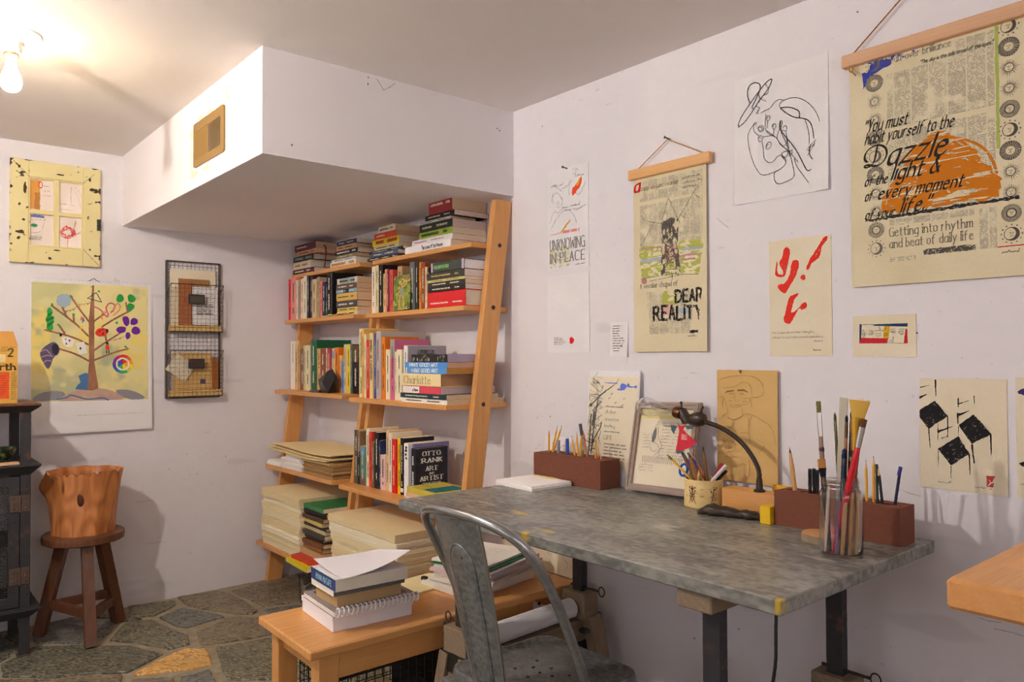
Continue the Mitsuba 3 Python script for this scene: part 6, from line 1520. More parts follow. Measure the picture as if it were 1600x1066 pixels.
def brick_holder(label, x0, x1, y0, y1, h, holes, rot=0):
    t = thing('brick_holder', label, 'pencil holder', 'bricks drilled as pencil holders')
    P = sbox(x0, y0, x1, y1).difference(unary_union([Point(x, y).buffer(r, quad_segs=4) for x, y, r in holes]))
    P = P.buffer(-.0015).buffer(.0015, quad_segs=2)
    m = extr(P, h - .018); m.apply_translation((0, 0, TZ + .0182))
    b = box(x0 + .0005, x1 - .0005, y0 + .0005, y1 - .0005, TZ + .0003, TZ + .0182)
    part(t, 'brick', [m, b], 'red_brick')
    return t
BH = [(2.112, -.105, .011), (2.135, -.10, .011), (2.178, -.105, .012), (2.222, -.11, .012), (2.262, -.11, .012), (2.296, -.108, .012), (2.34, -.11, .012), (2.368, -.112, .012)]
brick_holder('long red brick pencil holder full of pencils beside the white paper stack', 2.070, 2.404, -.160, -.062, .097, [(x - .005, y, r) for x, y, r in BH])
brick_holder('red brick pencil holder behind the glass jar of brushes', 3.062, 3.388, -.188, -.108, .090, [(3.088, -.145, .012), (3.125, -.145, .012), (3.15, -.145, .012), (3.205, -.148, .012), (3.245, -.148, .012), (3.285, -.148, .012), (3.318, -.150, .013), (3.344, -.150, .013)])
HEX = 6
def pencil(label, a, b, r=.0036, col='d8a02c', tipcol='d9b98a', lead='3a3436', tip=True, grp=None, eraser=False):
    """from its foot a to its point b"""
    a, b = np.array(a, float), np.array(b, float)
    d = b - a; L = np.linalg.norm(d); d /= L
    t = thing('pencil', label, 'pencil', grp)
    e = b - d * (.022 if tip else 0)
    part(t, 'shaft', tube([a, e], r, HEX), 'paint_satin', col)
    if tip:
        part(t, 'sharpened_wood', tube([e, b - d * .005], [r * .98, r * .30], HEX), 'paint_matte', tipcol)
        part(t, 'lead', tube([b - d * .005, b], [r * .30, .0003], HEX), 'paint_satin', lead)
    if eraser:
        part(t, 'ferrule', tube([b, b + d * .012], r * 1.08, 10), 'paint_metal', '6a8a3c')
        part(t, 'eraser', tube([b + d * .012, b + d * .020], [r, r * .85], 10), 'paint_matte', 'c4848c')
    return t
def pen(label, a, b, r, col, cap=None, capcol='1c1c22', clip=None, grp=None, seg=.35):
    a, b = np.array(a, float), np.array(b, float)
    d = b - a; L = np.linalg.norm(d); d /= L
    t = thing('pen', label, 'pen', grp)
    m = b - d * L * seg
    part(t, 'barrel', tube([a, m], r, 12), 'paint_gloss', col)
    part(t, 'cap', tube([m, b - d * .002, b], [r * 1.15, r * 1.1, r * .8], 12), 'paint_gloss', capcol)
    s = np.cross(d, [0, 1, 0]); s /= np.linalg.norm(s)
    f = np.array([0, -1.0, 0])
    if clip: part(t, 'clip', bar(b - d * .004 + f * r * 1.3, b - d * L * seg * .9 + f * r * 1.3, .003, .0012, s), 'paint_metal', clip)
    return t
zb = TZ + .0195
def tip_at(x, z, y): return (x, y, z)
GP = 'pencils standing in the left brick holder'
Y1 = -.110
def P1(x0, x1, z1, ds, **kw): return pencil(ds + ' in the left brick holder', (x0 + (x0 - x1) * .8, Y1, zb), (x1, Y1 + .004, z1), grp=GP, **kw)
P1(2.097, 2.096, .963, 'yellow pencil, leftmost and upright', lead='c0603a', tipcol='d08a5c')
P1(2.115, 2.142, .982, 'yellow pencil with brown point, second from left')
P1(2.122, 2.165, .984, 'yellow pencil leaning furthest right at the left end')
P1(2.235, 2.214, .951, 'yellow pencil leaning left in the middle')
P1(2.250, 2.240, .966, 'yellow pencil second of the middle group')
k = P1(2.259, 2.266, .955, 'plain wooden pencil carrying a grey cap', tip=False)
part(k, 'cap', tube([(2.2665, Y1 + .004, .9555), (2.258, Y1 + .004, .996)], .0058, 10), 'paint_satin', '4a4a52')
P1(2.293, 2.272, .976, 'brown-orange pencil crossing the green one', col='b56a3c', tipcol='b5744c')
P1(2.271, 2.272, .926, 'thin green pencil', col='5a7a4a', r=.003)
P1(2.335, 2.334, .944, 'yellow pencil under the wire twist', tip=False)
P1(2.349, 2.343, .918, 'short red pencil', col='d8583a', r=.003)
P1(2.358, 2.358, .901, 'shortest red pencil stub at the right end', col='b8483a', r=.003)
pen('grey marker pen standing third hole from left of the left brick holder', (2.148, Y1, zb), (2.150, Y1, .931), .0058, '8c8a98', capcol='8c8a98', seg=.5)
pen('blue capped pen standing in the left brick holder', (2.197, Y1, zb), (2.197, Y1, .939), .0055, '2c58b8', capcol='2450b0', clip='b8c0cc', seg=.45)
t = thing('wire_twist', 'black bent wire twig perched on the pencils of the left brick holder', 'wire')
put(t, [tube(chaikin([(2.283, Y1 - .012, .951), (2.305, Y1 - .010, .940), (2.328, Y1 - .008, .934), (2.336, Y1 - .008, .947)], 1), .0014, 6), tube(chaikin([(2.326, Y1 - .008, .944), (2.336, Y1 - .008, .948), (2.352, Y1 - .008, .972), (2.368, Y1 - .006, .995), (2.370, Y1 - .006, 1.009)], 1), .0017, 6), rod((2.330, Y1 - .008, .934), (2.3335, Y1 - .004, .9445), .002, 6)], 'wire_black')
# the sketch card behind the left brick holder
t = thing('sketch_card', 'small white sheet with faint ink leaning behind the left brick holder', 'drawing')
def cp(m): return move(m, (1.985, -.040, TZ + .0005), rx=-7)
part(t, 'sheet', cp(box(0, .19, -.001, .0005, 0, .145)), 'paper_white')
part(t, 'ink', cp(flat(unary_union([LineString(chaikin([(.02, .02), (.03, .06), (.05, .09), (.045, .12)], 2)).buffer(.0007), LineString(chaikin([(.06, .13), (.09, .10), (.11, .12), (.15, .09)], 2)).buffer(.0007), greek(.015, .10, .02, .06, .008, 3, .3)]), ((0, -.001, 0), WU, WV), .0005)), 'paint_matte', '8a8682')

# sleeve print leaning on the wall
t = thing('sleeved_print', 'tall cream print in a clear sleeve reading divine creative loving LIFE', 'print')
sw, sh = .238, .400
def sp_(m): return move(m, (2.220, -.052, TZ + .0005), rx=-5.6)
part(t, 'board', sp_(box(0, sw, -.0005, .0025, 0, sh)), 'paper_white')
part(t, 'print', sp_(box(.004, sw - .004, -.0012, -.0006, .055, sh - .022)), 'paper_cream')
FS = ((0, -.0012, 0), WU, WV)
def sk(nm, g, col, off=.0005, mat='paint_matte'): part(t, nm, sp_(flat(g, FS, off)), mat, col if mat.startswith('paint') else None)
sk('blue_splash', unary_union([rough(affinity.scale(Point(.165, .345).buffer(.014), 1.15, .8), .003, .005, 2), rough(sbox(.078, .354, .14, .3565), .0008, .005, 3), rough(sbox(.18, .342, .228, .346), .0012, .006, 4), rough(Point(.188, .350).buffer(.005), .002, .004, 6), rough(Point(.222, .345).buffer(.005), .002, .004, 7), rough(sbox(.14, .330, .172, .336), .0015, .005, 8)]), '3c62c8')
rr = random.Random(77)
tw = [LineString([(rr.uniform(.004, .075), z), (rr.uniform(.004, .075), z + rr.uniform(-.03, .05))]).buffer(rr.uniform(.0004, .0012)) for z in np.linspace(.10, .37, 60)]
tw += [rough(LineString(chaikin(p, 2)).buffer(w_), .0012, .006, i) for i, (p, w_) in enumerate((([(.006, .268), (.03, .285), (.06, .31), (.09, .330)], .0022), ([(.05, .30), (.045, .26), (.04, .22), (.035, .18), (.03, .10)], .003), ([(.02, .24), (.018, .19), (.02, .13), (.016, .09)], .0035), ([(.035, .25), (.03, .20)], .005), ([(.06, .31), (.08, .325), (.12, .345), (.145, .37)], .001), ([(.02, .27), (.012, .275)], .004)))]
tw += [rough(LineString([(a, b), (a + .012, b + .006)]).buffer(.0012), .001, .004, 5) for a, b in ((.10, .30), (.13, .285), (.16, .275), (.11, .315), (.17, .30))]
sk('ink_branches', unary_union(tw), '35322f')
rows_ = [('I was created to be', .268, .0045, .085, .55), ('divine', .247, .011, .052, 1.1), ('creative', .222, .011, .066, 1.1), ('loving', .198, .011, .052, 1.1), ('and living in my', .180, .0045, .075, .55), ('LIFE', .156, .013, .042, 1.0)]
sk('lettering', unary_union([at(text(s, hh, w=.8, serif=.5, fit=f_), .088, z) if hh > .006 else at(greek(0, f_, 0, .005, .005, 9, .7, 0), .088, z) for s, z, hh, f_, _ in rows_]), '6e6a64')
sk('small_text', unary_union([greek(.090, .20, .085, .142, .0115, 8, .4, .35)]), '8c867e')
scene[fresh(t + '__sleeve')] = mikit.ply(sp_(trimesh.Trimesh(np.array([[0, -.0032, 0], [sw, -.0032, 0], [sw, -.0032, sh], [0, -.0032, sh]]), [[0, 1, 2], [0, 2, 3]], process=False)), 'thin_glass')

# picture frame
t = thing('framed_picture', 'grey wooden picture frame with a figure and handwriting leaning behind the birch cup', 'picture frame')
pw, ph = .262, .296
def fp(m): return move(move(m, (0, 0, 0), ry=-2.0), (2.468, -.098, TZ + .0045), rx=-14)
fo, fi = .022, .012
for nm, q in (('stile', [(0, 0), (fo, fo), (fo, ph - fo), (0, ph)]), ('rail', [(0, ph), (fo, ph - fo), (pw - fo, ph - fo), (pw, ph)]), ('stile', [(pw, ph), (pw - fo, ph - fo), (pw - fo, fo), (pw, 0)]), ('rail', [(pw, 0), (pw - fo, fo), (fo, fo), (0, 0)])):
    g = Polygon(q); m = extr(g, .016); v = m.vertices.copy(); m.vertices = np.stack([v[:, 0], -v[:, 2] + .004, v[:, 1]], 1); m.fix_normals()
    pk = part(t, nm, fp(m), 'grey_frame_wood')
    c = np.array([pw / 2, ph / 2])
    g2 = Polygon([tuple(c + (np.array(p) - c) * np.array([(pw / 2 - .004) / (pw / 2), (ph / 2 - .004) / (ph / 2)])) if i in (0, 3) else tuple(c + (np.array(q[0 if i == 1 else 3]) - c) * np.array([(pw / 2 - .010) / (pw / 2), (ph / 2 - .010) / (ph / 2)])) for i, p in enumerate(q)])
    m = extr(g2, .004); v = m.vertices.copy(); m.vertices = np.stack([v[:, 0], -v[:, 2] - .0118, v[:, 1]], 1); m.fix_normals()
    part(pk, 'ridge', fp(m), 'grey_frame_wood')
pc = part(t, 'picture', fp(box(fo - .001, pw - fo + .001, -.002, .003, fo - .001, ph - fo + .001)), 'paper_cream')
FF = ((0, -.002, 0), WU, WV)
def fk(nm, g, col, off=.0005): part(pc, nm, fp(flat(g, FF, off)), 'paint_matte', col)
fk('yellow_panel', sbox(.024, .242, .17, .272), 'd8c884')
fk('handwriting', unary_union([at(scrawl(1, .006, .10, 100 + i, .0004), .118, .225 - .0105 * i) for i in range(12)] + [at(scrawl(1, .006, .035, 130 + i, .0004), .045, .185 - .0105 * i) for i in range(5)] + [at(scrawl(1, .006, .06, 140 + i, .0004), .04, .085 - .009 * i) for i in range(3)]), '6c655a', .0006)
fk('figure', unary_union([LineString(chaikin([(.092, .222), (.086, .20), (.078, .18), (.084, .165), (.10, .16), (.112, .15), (.118, .128), (.112, .112)], 2)).buffer(.0006), LineString(chaikin([(.10, .215), (.104, .19), (.112, .17), (.128, .15), (.112, .135), (.098, .12)], 2)).buffer(.0006), Point(.101, .228).buffer(.006).difference(Point(.101, .228).buffer(.0052)), LineString(chaikin([(.08, .16), (.075, .145), (.09, .13), (.105, .14)], 2)).buffer(.0006)]), '5a544c', .0008)
fk('dark_cape', Polygon(chaikin([(.088, .205), (.094, .215), (.098, .19), (.094, .17), (.085, .16), (.078, .17)], 2, True)), '5c5c60', .0009)
fk('arcade', unary_union([sbox(.05 + i * .0075, .095, .0525 + i * .0075, .118) for i in range(22)]), '9a917c', .0006)
scene[fresh(t + '__glass')] = mikit.ply(fp(trimesh.Trimesh(np.array([[fo, -.0045, fo], [pw - fo, -.0045, fo], [pw - fo, -.0045, ph - fo], [fo, -.0045, ph - fo]]), [[0, 1, 2], [0, 2, 3]], process=False)), 'thin_glass')

# kraft envelope with a pencil portrait
t, F, w, h = sheet_r('portrait_sheet', 'kraft paper envelope with a pencil portrait in a hat, behind the gooseneck lamp', 'drawing', 2.765, 2.972, .853, 1.192, 'paper_kraft', y=-.010, curl=.003)
ink(t, 'pencil_line', strokes(ART['face'], w, h, .00045), F, .0022, '9a7a48')
ink(t, 'eyebrows', polys(ART['face_brow'], w, h), F, .0024, '836440')
part(t, 'tear', flat(Polygon([(.078, h), (.090, h), (.086, h - .012)]), F, .0022), 'paint_matte', '6a5030')

# ------------------------------------------------------------------ birch cup and its pens
cxp, cyp = 2.788, -.118
t = thing('pencil_cup', 'birch bark cup with painted berry twigs, holding scissors and pens', 'cup')
R0 = .0445 * 1.28
prof = [(.0001, TZ + .001), (R0, TZ + .001), (R0 + .001, TZ + .010), (R0, TZ + .045), (R0 - .0005, TZ + .083), (R0 - .0035, TZ + .083), (R0 - .0035, TZ + .006), (.0001, TZ + .006)]
part(t, 'bark', lathe(prof, 44, (cxp, cyp, 0)), 'birch_cup', smooth=40)
def on_cup(g2, off, R):
    """wrap a small flat shape (angle * R, height) onto the cup"""
    ms = []
    for p in getattr(g2, 'geoms', [g2]):
        p = p.segmentize(.004)
        v, f = trimesh.creation.triangulate_polygon(p, engine='earcut'); v = np.asarray(v)
        a = v[:, 0] / R
        ms.append(trimesh.Trimesh(np.stack([cxp + (R + off) * np.cos(a), cyp + (R + off) * np.sin(a), TZ + v[:, 1]], 1), np.asarray(f), process=False))
    m = trimesh.util.concatenate(ms)
    n = m.face_normals; c = m.triangles_center - [cxp, cyp, 0]; c[:, 2] = 0
    f = m.faces.copy(); fl_ = (n * c).sum(1) < 0; f[fl_] = f[fl_][:, ::-1]
    return trimesh.Trimesh(m.vertices, f, process=False)
tw, br = [], []
for a0, dr_ in ((-1.75, 1), (-.62, 1), (-1.35, -1)):
    x0 = a0 * R0
    p = [(x0, .015), (x0 + .008 * dr_, .03), (x0 + .012 * dr_, .05), (x0 + .010 * dr_, .066)]
    tw.append(LineString(chaikin(p, 2)).buffer(.0007))
    for (dx, dz) in ((.014, .058), (.018, .044), (.002, .052), (.016, .030), (.004, .036), (.020, .062)):
        tw.append(LineString([(x0 + .009 * dr_, dz - .012), (x0 + dx * dr_, dz)]).buffer(.0005)); br.append(Point(x0 + dx * dr_, dz).buffer(.0021, quad_segs=3))
part(t, 'painted_twigs', on_cup(unary_union(tw), .0013, R0), 'paint_satin', '4a2c1c')
part(t, 'painted_berries', on_cup(unary_union(br), .0016, R0), 'paint_satin', '5a1c18')
def foot(dx, dy): return (cxp + dx, cyp + dy, TZ + .0075)
CG = 'pencils in the birch cup'
pencil('yellow pencil with an eraser leaning left in the birch cup', foot(.035, .01), (2.695, -.150, .918), col='d8b02c', tip=False, eraser=True)
def stick(label, cat, a, b, r, col, taper=.5, mat='paint_satin'):
    t = thing('wooden_stick', label, cat)
    a, b = np.array(a, float), np.array(b, float); d = b - a
    part(t, 'shaft', tube([a, a + d * .8, b], [r, r, r * taper], 10), mat, col)
    part(t, 'point', tube([b, b + d / np.linalg.norm(d) * .014], [r * taper, .0004], 10), 'paint_satin', '3a2a20')
    return t
stick('thick brown twig pencil reaching highest on the left of the birch cup', 'pencil', foot(.03, -.012), (2.712, -.128, .948), .0062, '6a4a30', .6)
stick('broad wooden clay tool leaning in the middle of the birch cup', 'tool', foot(.022, -.02), (2.756, -.140, .930), .0085, '8a5c34', .55)
stick('tall brown twig pencil at the middle of the birch cup', 'pencil', foot(.012, .012), (2.781, -.108, .950), .0055, '7a5836', .5)
pencil('orange pencil behind the brown twigs in the birch cup', foot(.034, .022), (2.728, -.092, .932), col='e07a28', r=.004)
pencil('short plain wooden pencil at the front of the birch cup', foot(.002, -.035), (2.795, -.150, .902), col='c49a62', r=.0042)
pen('dark red marker leaning right in the birch cup', foot(-.02, .018), (2.838, -.092, .914), .0068, '8a2430', capcol='a02a34', seg=.4)
pen('red and white pen with a black tip leaning right in the birch cup', foot(-.03, -.01), (2.868, -.120, .916), .0048, '8a1c28', capcol='d8d4d4', seg=.42)
pen('black pen leaning right behind the red pen in the birch cup', foot(-.032, .004), (2.860, -.105, .898), .0042, '1c1c20', capcol='1c1c20', seg=.4)
t = thing('scissors', 'scissors with bright blue handles in the birch cup', 'scissors')
for cxs, czs, ang in ((2.722, .887, 25), (2.757, .905, -25)):
    lp = [(cxs + .013 * math.cos(a) * (1.0), -.128, czs + .019 * math.sin(a)) for a in np.linspace(0, 2 * np.pi, 17)[:-1]]
    part(t, 'handle', move(tube(lp, .0038, 8, closed=True), ry=ang, about=(cxs, -.128, czs)), 'paint_gloss', '2a52c0')
    part(t, 'shank', bar((cxs + .006, -.128, czs - .016), (2.772, -.126, .842), .005, .010, (1, 0, 0)), 'paint_gloss', '2a52c0')
part(t, 'blades', [bar((2.772, -.124, .845), (2.80, -.118, TZ + .008), .002, .010, (1, 0, 0)), bar((2.774, -.128, .845), (2.792, -.124, TZ + .008), .002, .010, (1, 0, 0))], 'paint_metal', 'a8a8ac')

# ------------------------------------------------------------------ gooseneck lamp with a large clear bulb
ly = -.120
t = thing('gooseneck_lamp', 'gooseneck desk lamp with a dark bronze head, large clear bulb and wooden base', 'lamp')
def arcslab(x0, x1, y, depth, z0, z1, bow, n=10):
    V, F = [], []
    for i in range(n + 1):
        u = i / n; x = x0 + (x1 - x0) * u; yy = y - bow * math.sin(math.pi * u)
        for dy in (0, depth):
            for z in (z0, z1): V.append([x, yy + dy, z])
    for i in range(n):
        a, b = i * 4, i * 4 + 4
        F += [[a, b, b + 1], [a, b + 1, a + 1], [a + 2, b + 3, b + 2], [a + 2, a + 3, b + 3], [a + 1, b + 1, b + 3], [a + 1, b + 3, a + 3], [a, b + 2, b], [a, a + 2, b + 2]]
    F += [[0, 1, 3], [0, 3, 2], [n * 4, n * 4 + 3, n * 4 + 1], [n * 4, n * 4 + 2, n * 4 + 3]]
    m = trimesh.Trimesh(np.array(V), np.array(F), process=False); m.fix_normals(); return m
part(t, 'base', arcslab(2.862, 3.045, -.132, .060, TZ + .0005, .852, .008), 'beech_x', label='curved bentwood base block')
sx, sy = 2.972, -.112
part(t, 'stem', [lathe([(.0001, .852), (.016, .852), (.016, .857), (.0095, .860), (.0085, .888), (.0001, .888)], 20, (sx, sy, 0))], 'bronze_dark', smooth=40)
neck = chaikin([(sx, sy, .886), (2.972, sy, .912), (2.955, -.113, .945), (2.923, -.114, .983), (2.884, -.116, 1.010), (2.840, -.118, 1.029), (2.800, -.120, 1.037), (2.785, -.120, 1.040)], 3)
L = np.concatenate([[0], np.cumsum(np.linalg.norm(np.diff(neck, axis=0), axis=1))])
ss = np.arange(0, L[-1], .00115)
nk = np.stack([np.interp(ss, L, neck[:, i]) for i in range(3)], 1)
part(t, 'neck', tube(nk, np.where((np.arange(len(ss)) // 2) % 2 == 0, .0072, .0061), 12), 'bronze_dark', smooth=True)
hd = part(t, 'head', [move(lathe([(.0001, -.030), (.012, -.029), (.019, -.018), (.0225, .0), (.021, .018), (.013, .028), (.0001, .029)], 20), (2.768, -.121, 1.044), ry=80),
                      move(lathe([(.0001, -.022), (.015, -.022), (.0165, .0), (.0145, .020), (.0001, .020)], 18), (2.724, -.124, 1.052), ry=-30)], 'bronze_dark', smooth=40)
part(hd, 'collar', move(lathe([(.0001, -.012), (.018, -.012), (.020, .0), (.017, .013), (.0001, .013)], 18), (2.703, -.125, 1.061), ry=-80), 'paint_metal', '6a4a34', 40)
part(hd, 'knob', [rod((2.716, -.124, 1.066), (2.713, -.124, 1.090), .003, 8), sphere((2.7125, -.124, 1.092), .0045, 1)], 'bronze_dark')
part(hd, 'wing', bar((2.780, -.121, 1.060), (2.790, -.121, 1.084), .004, .007, (0, 1, 0)), 'bronze_dark')
bp = [(.0120, 0), (.0125, .012), (.014, .030), (.020, .060), (.0275, .090), (.0300, .108), (.0285, .124), (.021, .138), (.010, .146), (.005, .151), (.0001, .154)]
bl = trimesh.creation.revolve(np.array(bp + [(max(a - .0009, .0001), b - .0009) for a, b in bp[::-1]]), sections=36)
if bl.volume < 0: bl.invert()
bl = move(bl, (2.690, -.127, 1.062), ry=-84)
scene[fresh(t + '__glass_bulb')] = mikit.ply(bl, 'clear_glass', smooth=40)
fil = [(2.69 - .02 * 1, -.127, 1.064), (2.66, -.127, 1.070), (2.62, -.127, 1.074), (2.60, -.127, 1.076)]
part(t, 'filament', [tube(fil, .0006, 5), tube([(2.66, -.131, 1.068), (2.605, -.137, 1.075), (2.60, -.121, 1.075), (2.66, -.122, 1.068)], .0005, 5)], 'paint_metal', '8a7a5a')
# the paper dress hanging from the lamp head
t = thing('dress_ornament', 'small red paper dress ornament hanging from the gooseneck lamp head', 'ornament')
FD = ((0, -.147, 0), WU, WV)
def slab(pts, y0, y1):
    m = extr(Polygon(pts), y1 - y0); v = m.vertices.copy(); m.vertices = np.stack([v[:, 0], y1 - v[:, 2], v[:, 1]], 1); m.fix_normals(); return m
part(t, 'skirt', slab([(2.722, 1.010), (2.735, 1.011), (2.790, .975), (2.786, .968), (2.712, .942), (2.708, .946)], -.1470, -.1455), 'paint_satin', 'c8283a')
part(t, 'hem', slab([(2.7895, .976), (2.793, .969), (2.715, .936), (2.708, .944), (2.75, .951)], -.1476, -.1470), 'paint_satin', '3c6470')
part(t, 'bodice', slab([(2.716, 1.028), (2.722, 1.010), (2.735, 1.011), (2.748, 1.030), (2.735, 1.023), (2.728, 1.023)], -.1474, -.1458), 'paint_satin', 'd02c40')
part(t, 'bow', [slab([(2.716, 1.022), (2.690, 1.024), (2.694, 1.006), (2.702, .996), (2.708, 1.010)], -.1482, -.1472), slab([(2.745, 1.024), (2.772, 1.030), (2.774, 1.018), (2.752, 1.014)], -.1482, -.1472)], 'paint_satin', '4c5a68')
part(t, 'pattern', flat(unary_union([greek(2.730, 2.752, .980, .998, .0045, 3, .5)]), FD, .0008), 'paint_matte', 'e8c8b8')
for i, (a, b) in enumerate(((2.738, .936), (2.752, .941), (2.745, .930))): part(t, 'bead', sphere((a, -.1465, b), .0036, 1, (.7, .5, 1.4)), 'paint_gloss', '3c6470')
part(t, 'thread', rod((2.730, -.146, 1.028), (2.724, -.134, 1.046), .0006, 5), 'paint_matte', '3a3030')

# ------------------------------------------------------------------ driftwood rest, yellow block
t = thing('carved_rest', 'dark carved elongated wooden rest lying before the gooseneck lamp', 'carving')
n = 26; V = []
prf = [.010, .014, .016, .0185, .017, .015, .016, .014, .012, .0135, .015, .012, .013, .010]
for i in range(n):
    u = i / (n - 1); rr_ = np.interp(u * (len(prf) - 1), range(len(prf)), prf) * (.5 + .5 * min(1, 6 * u, 6 * (1 - u)))
    V.append((2.842 + .185 * u, -.222 + .052 * u, TZ + rr_ * .78, rr_))
m = tube([(a, b, c) for a, b, c, _ in V], [q for *_, q in V], 14)
v = m.vertices; nz = np.sin(v[:, 0] * 190) * np.cos(v[:, 1] * 160 + v[:, 2] * 210) * .0022
m.vertices = v + np.stack([nz * .4, nz, nz], 1); m.vertices[:, 2] = np.maximum(m.vertices[:, 2], TZ + .0003)
put(t, m, 'bronze_dark', smooth=50)
t = thing('yellow_block', 'small bright yellow block between the lamp base and the second brick holder', 'block')
put(t, box(3.030, 3.0605, -.205, -.150, TZ + .0003, TZ + .047, .001), 'paint_satin', 'e2b818')
t = thing('yellow_pad', 'yellow note pad standing behind the wooden lamp base', 'note pad')
put(t, box(2.985, 3.052, -.068, -.056, TZ + .0003, TZ + .083, .001), 'paint_satin', 'd9ac30')

# ------------------------------------------------------------------ second brick: pencils and pens
Y2 = -.147
t = stick('plain wooden stylus with a grey point at the left end of the second brick holder', 'stylus', (3.108, -.145, zb), (3.085, -.143, .975), .0058, 'c89a60', .55)
G2 = 'black fineliner pens in the second brick holder'
for i, (a, b, z) in enumerate(((3.142, 3.143, .939), (3.1515, 3.151, .940), (3.162, 3.163, .938))):
    pen(['black fineliner pen, left one of three by the jar', 'black fineliner pen, middle one of three by the jar', 'black fineliner pen, right one of three by the jar'][i], (a, Y2 + (.006 if i == 1 else 0), zb), (b, Y2 + (.006 if i == 1 else 0), z), .0044, '1e2024', capcol='26282c', clip='3a3a40', grp=G2)
pencil('yellow pencil, hidden lower part behind the jar', (3.292, Y2, zb), (3.290, Y2, .977), col='d8a83c')
pencil('yellow pencil, tallest one right of the jar', (3.308, Y2, zb), (3.308, Y2 + .002, .988), col='e0a030')
pencil('dark green pencil just right of the tall yellow pencil', (3.3155, Y2 + .004, zb), (3.3145, Y2 + .004, .968), col='2a3c34', tip=False)
pencil('black pencil with a pale sharpened point at the right of the second brick', (3.336, Y2, zb), (3.320, Y2, .964), col='1e2028', tipcol='d8b890')
k = pencil('navy pencil with a violet end leaning right in the second brick', (3.348, Y2, zb), (3.373, Y2, .967), col='1e2440', tip=False)
part(k, 'cap', tube([(3.3687, Y2, .9480), (3.3734, Y2, .9685)], .0042, 8), 'paint_satin', '3c3488')

# ------------------------------------------------------------------ glass jar of brushes
jx, jy = 3.326, -.350
t = thing('glass_jar', 'clear glass preserving jar full of paint brushes at the right end of the desk', 'jar')
jo = [(.0001, .0006), (.040, .0006), (.0455, .006), (.0465, .02), (.0465, .132), (.0445, .141), (.0395, .148), (.0385, .152), (.0405, .154), (.0385, .157), (.0385, .161), (.0405, .163), (.0385, .166), (.0385, .172), (.0400, .175)]
ji = [(.0370, .1755), (.0365, .165), (.0365, .150), (.0420, .139), (.0437, .130), (.0437, .020), (.041, .0085), (.0001, .007)]
m = trimesh.creation.revolve(np.array([(a, b + TZ) for a, b in jo + ji]), sections=48); m.apply_translation((jx, jy, 0))
if m.volume < 0: m.invert()
scene[fresh(t + '__glass')] = mikit.ply(m, 'clear_glass', smooth=35)
JF = TZ + .0085
def jf(dx, dy): return np.array([jx + dx, jy + dy, JF])
def brush(label, foot_, tip_, r, hcol, fcol, bcol, fl=.045, bl=.03, shape='round', width=.012, cat='paint brush', grp=None, r_end=None, spl=None):
    """handle from foot_ up to the ferrule, then bristles to tip_"""
    a, b = np.asarray(foot_, float), np.asarray(tip_, float)
    d = b - a; L = np.linalg.norm(d); d /= L
    s = np.cross(d, CAM - b); s /= np.linalg.norm(s); f = np.cross(s, d)
    t = thing('paint_brush', label, cat, grp)
    h1 = b - d * (fl + bl)
    n = 9
    P = [a + (h1 - a) * i / (n - 1) for i in range(n)]
    rs = [r * q for q in (.45, .6, .72, .82, .95, 1.05, 1.08, 1.0, .9)]
    part(t, 'handle', tube(P, rs, 12), 'paint_gloss', hcol, smooth=True)
    if spl: part(t, 'paint_splashes', [tube([h1 - d * (q + .004), h1 - d * q, h1 - d * (q - .005)], [r * 1.13, r * 1.16, r * 1.1], 12) for q in spl[1]], 'paint_satin', spl[0])
    w2 = width / 2
    def sec(p, ru, rv, k=12): return [p + s * ru * math.cos(q) + f * rv * math.sin(q) for q in np.arange(k) * 2 * np.pi / k]
    def loft(secs):
        V = np.vstack(secs); k = 12; F = []
        for i in range(len(secs) - 1):
            for j in range(k):
                j2 = (j + 1) % k; F += [[i * k + j, i * k + j2, (i + 1) * k + j2], [i * k + j, (i + 1) * k + j2, (i + 1) * k + j]]
        c0, c1 = len(V), len(V) + 1
        V = np.vstack([V, secs[0][0] * 0 + np.mean(secs[0], 0), np.mean(secs[-1], 0)])
        for j in range(k): F += [[c0, (j + 1) % k, j], [c1, (len(secs) - 1) * k + j, (len(secs) - 1) * k + (j + 1) % k]]
        m = trimesh.Trimesh(V, np.array(F), process=False); m.fix_normals(); return m
    e = h1 + d * fl
    if shape == 'round':
        part(t, 'ferrule', loft([sec(h1, r * .95, r * .95), sec(h1 + d * fl * .5, r * 1.0, r * 1.0), sec(e, r * .8, r * .8)]), 'paint_metal', fcol, 40)
        part(t, 'bristles', loft([sec(e, r * .75, r * .75), sec(e + d * bl * .4, r * .95, r * .95), sec(e + d * bl * .8, r * .6, r * .6), sec(b, r * .12, r * .12)]), 'paint_matte', bcol, 50)
    else:
        part(t, 'ferrule', loft([sec(h1, r * .95, r * .95), sec(h1 + d * fl * .5, (r + w2) / 2, r * .7), sec(e, w2, r * .45)]), 'paint_metal', fcol, 40)
        fan = 1.0 if shape == 'flat' else 1.55
        m1 = loft([sec(e, w2 * .96, r * .4), sec(e + d * bl * .5, w2 * (1 + fan) / 2, r * .45), sec(b, w2 * fan, r * .22)])
        part(t, 'bristles', m1, 'paint_matte', bcol, 50)
        if shape == 'fan':
            part(t, 'bristle_tips', [rod(e + d * bl * .55 + s * w2 * 1.2 * q, b + d * rng.uniform(-.003, .006) + s * w2 * 1.6 * q, .0006, 4, .0003) for q in np.linspace(-1, 1, 34)], 'paint_matte', 'c8a040', kind='stuff')
    return t
brush('long brush with olive-stained filbert tip and silver ferrule, leftmost in the jar', jf(-.025, -.010), (3.277, -.352, 1.130), .0052, '8a6a58', 'c8c4c0', '6c6a3c', .055, .026, 'flat', .0105, spl=('4a2e2a', (.03, .06, .10)))
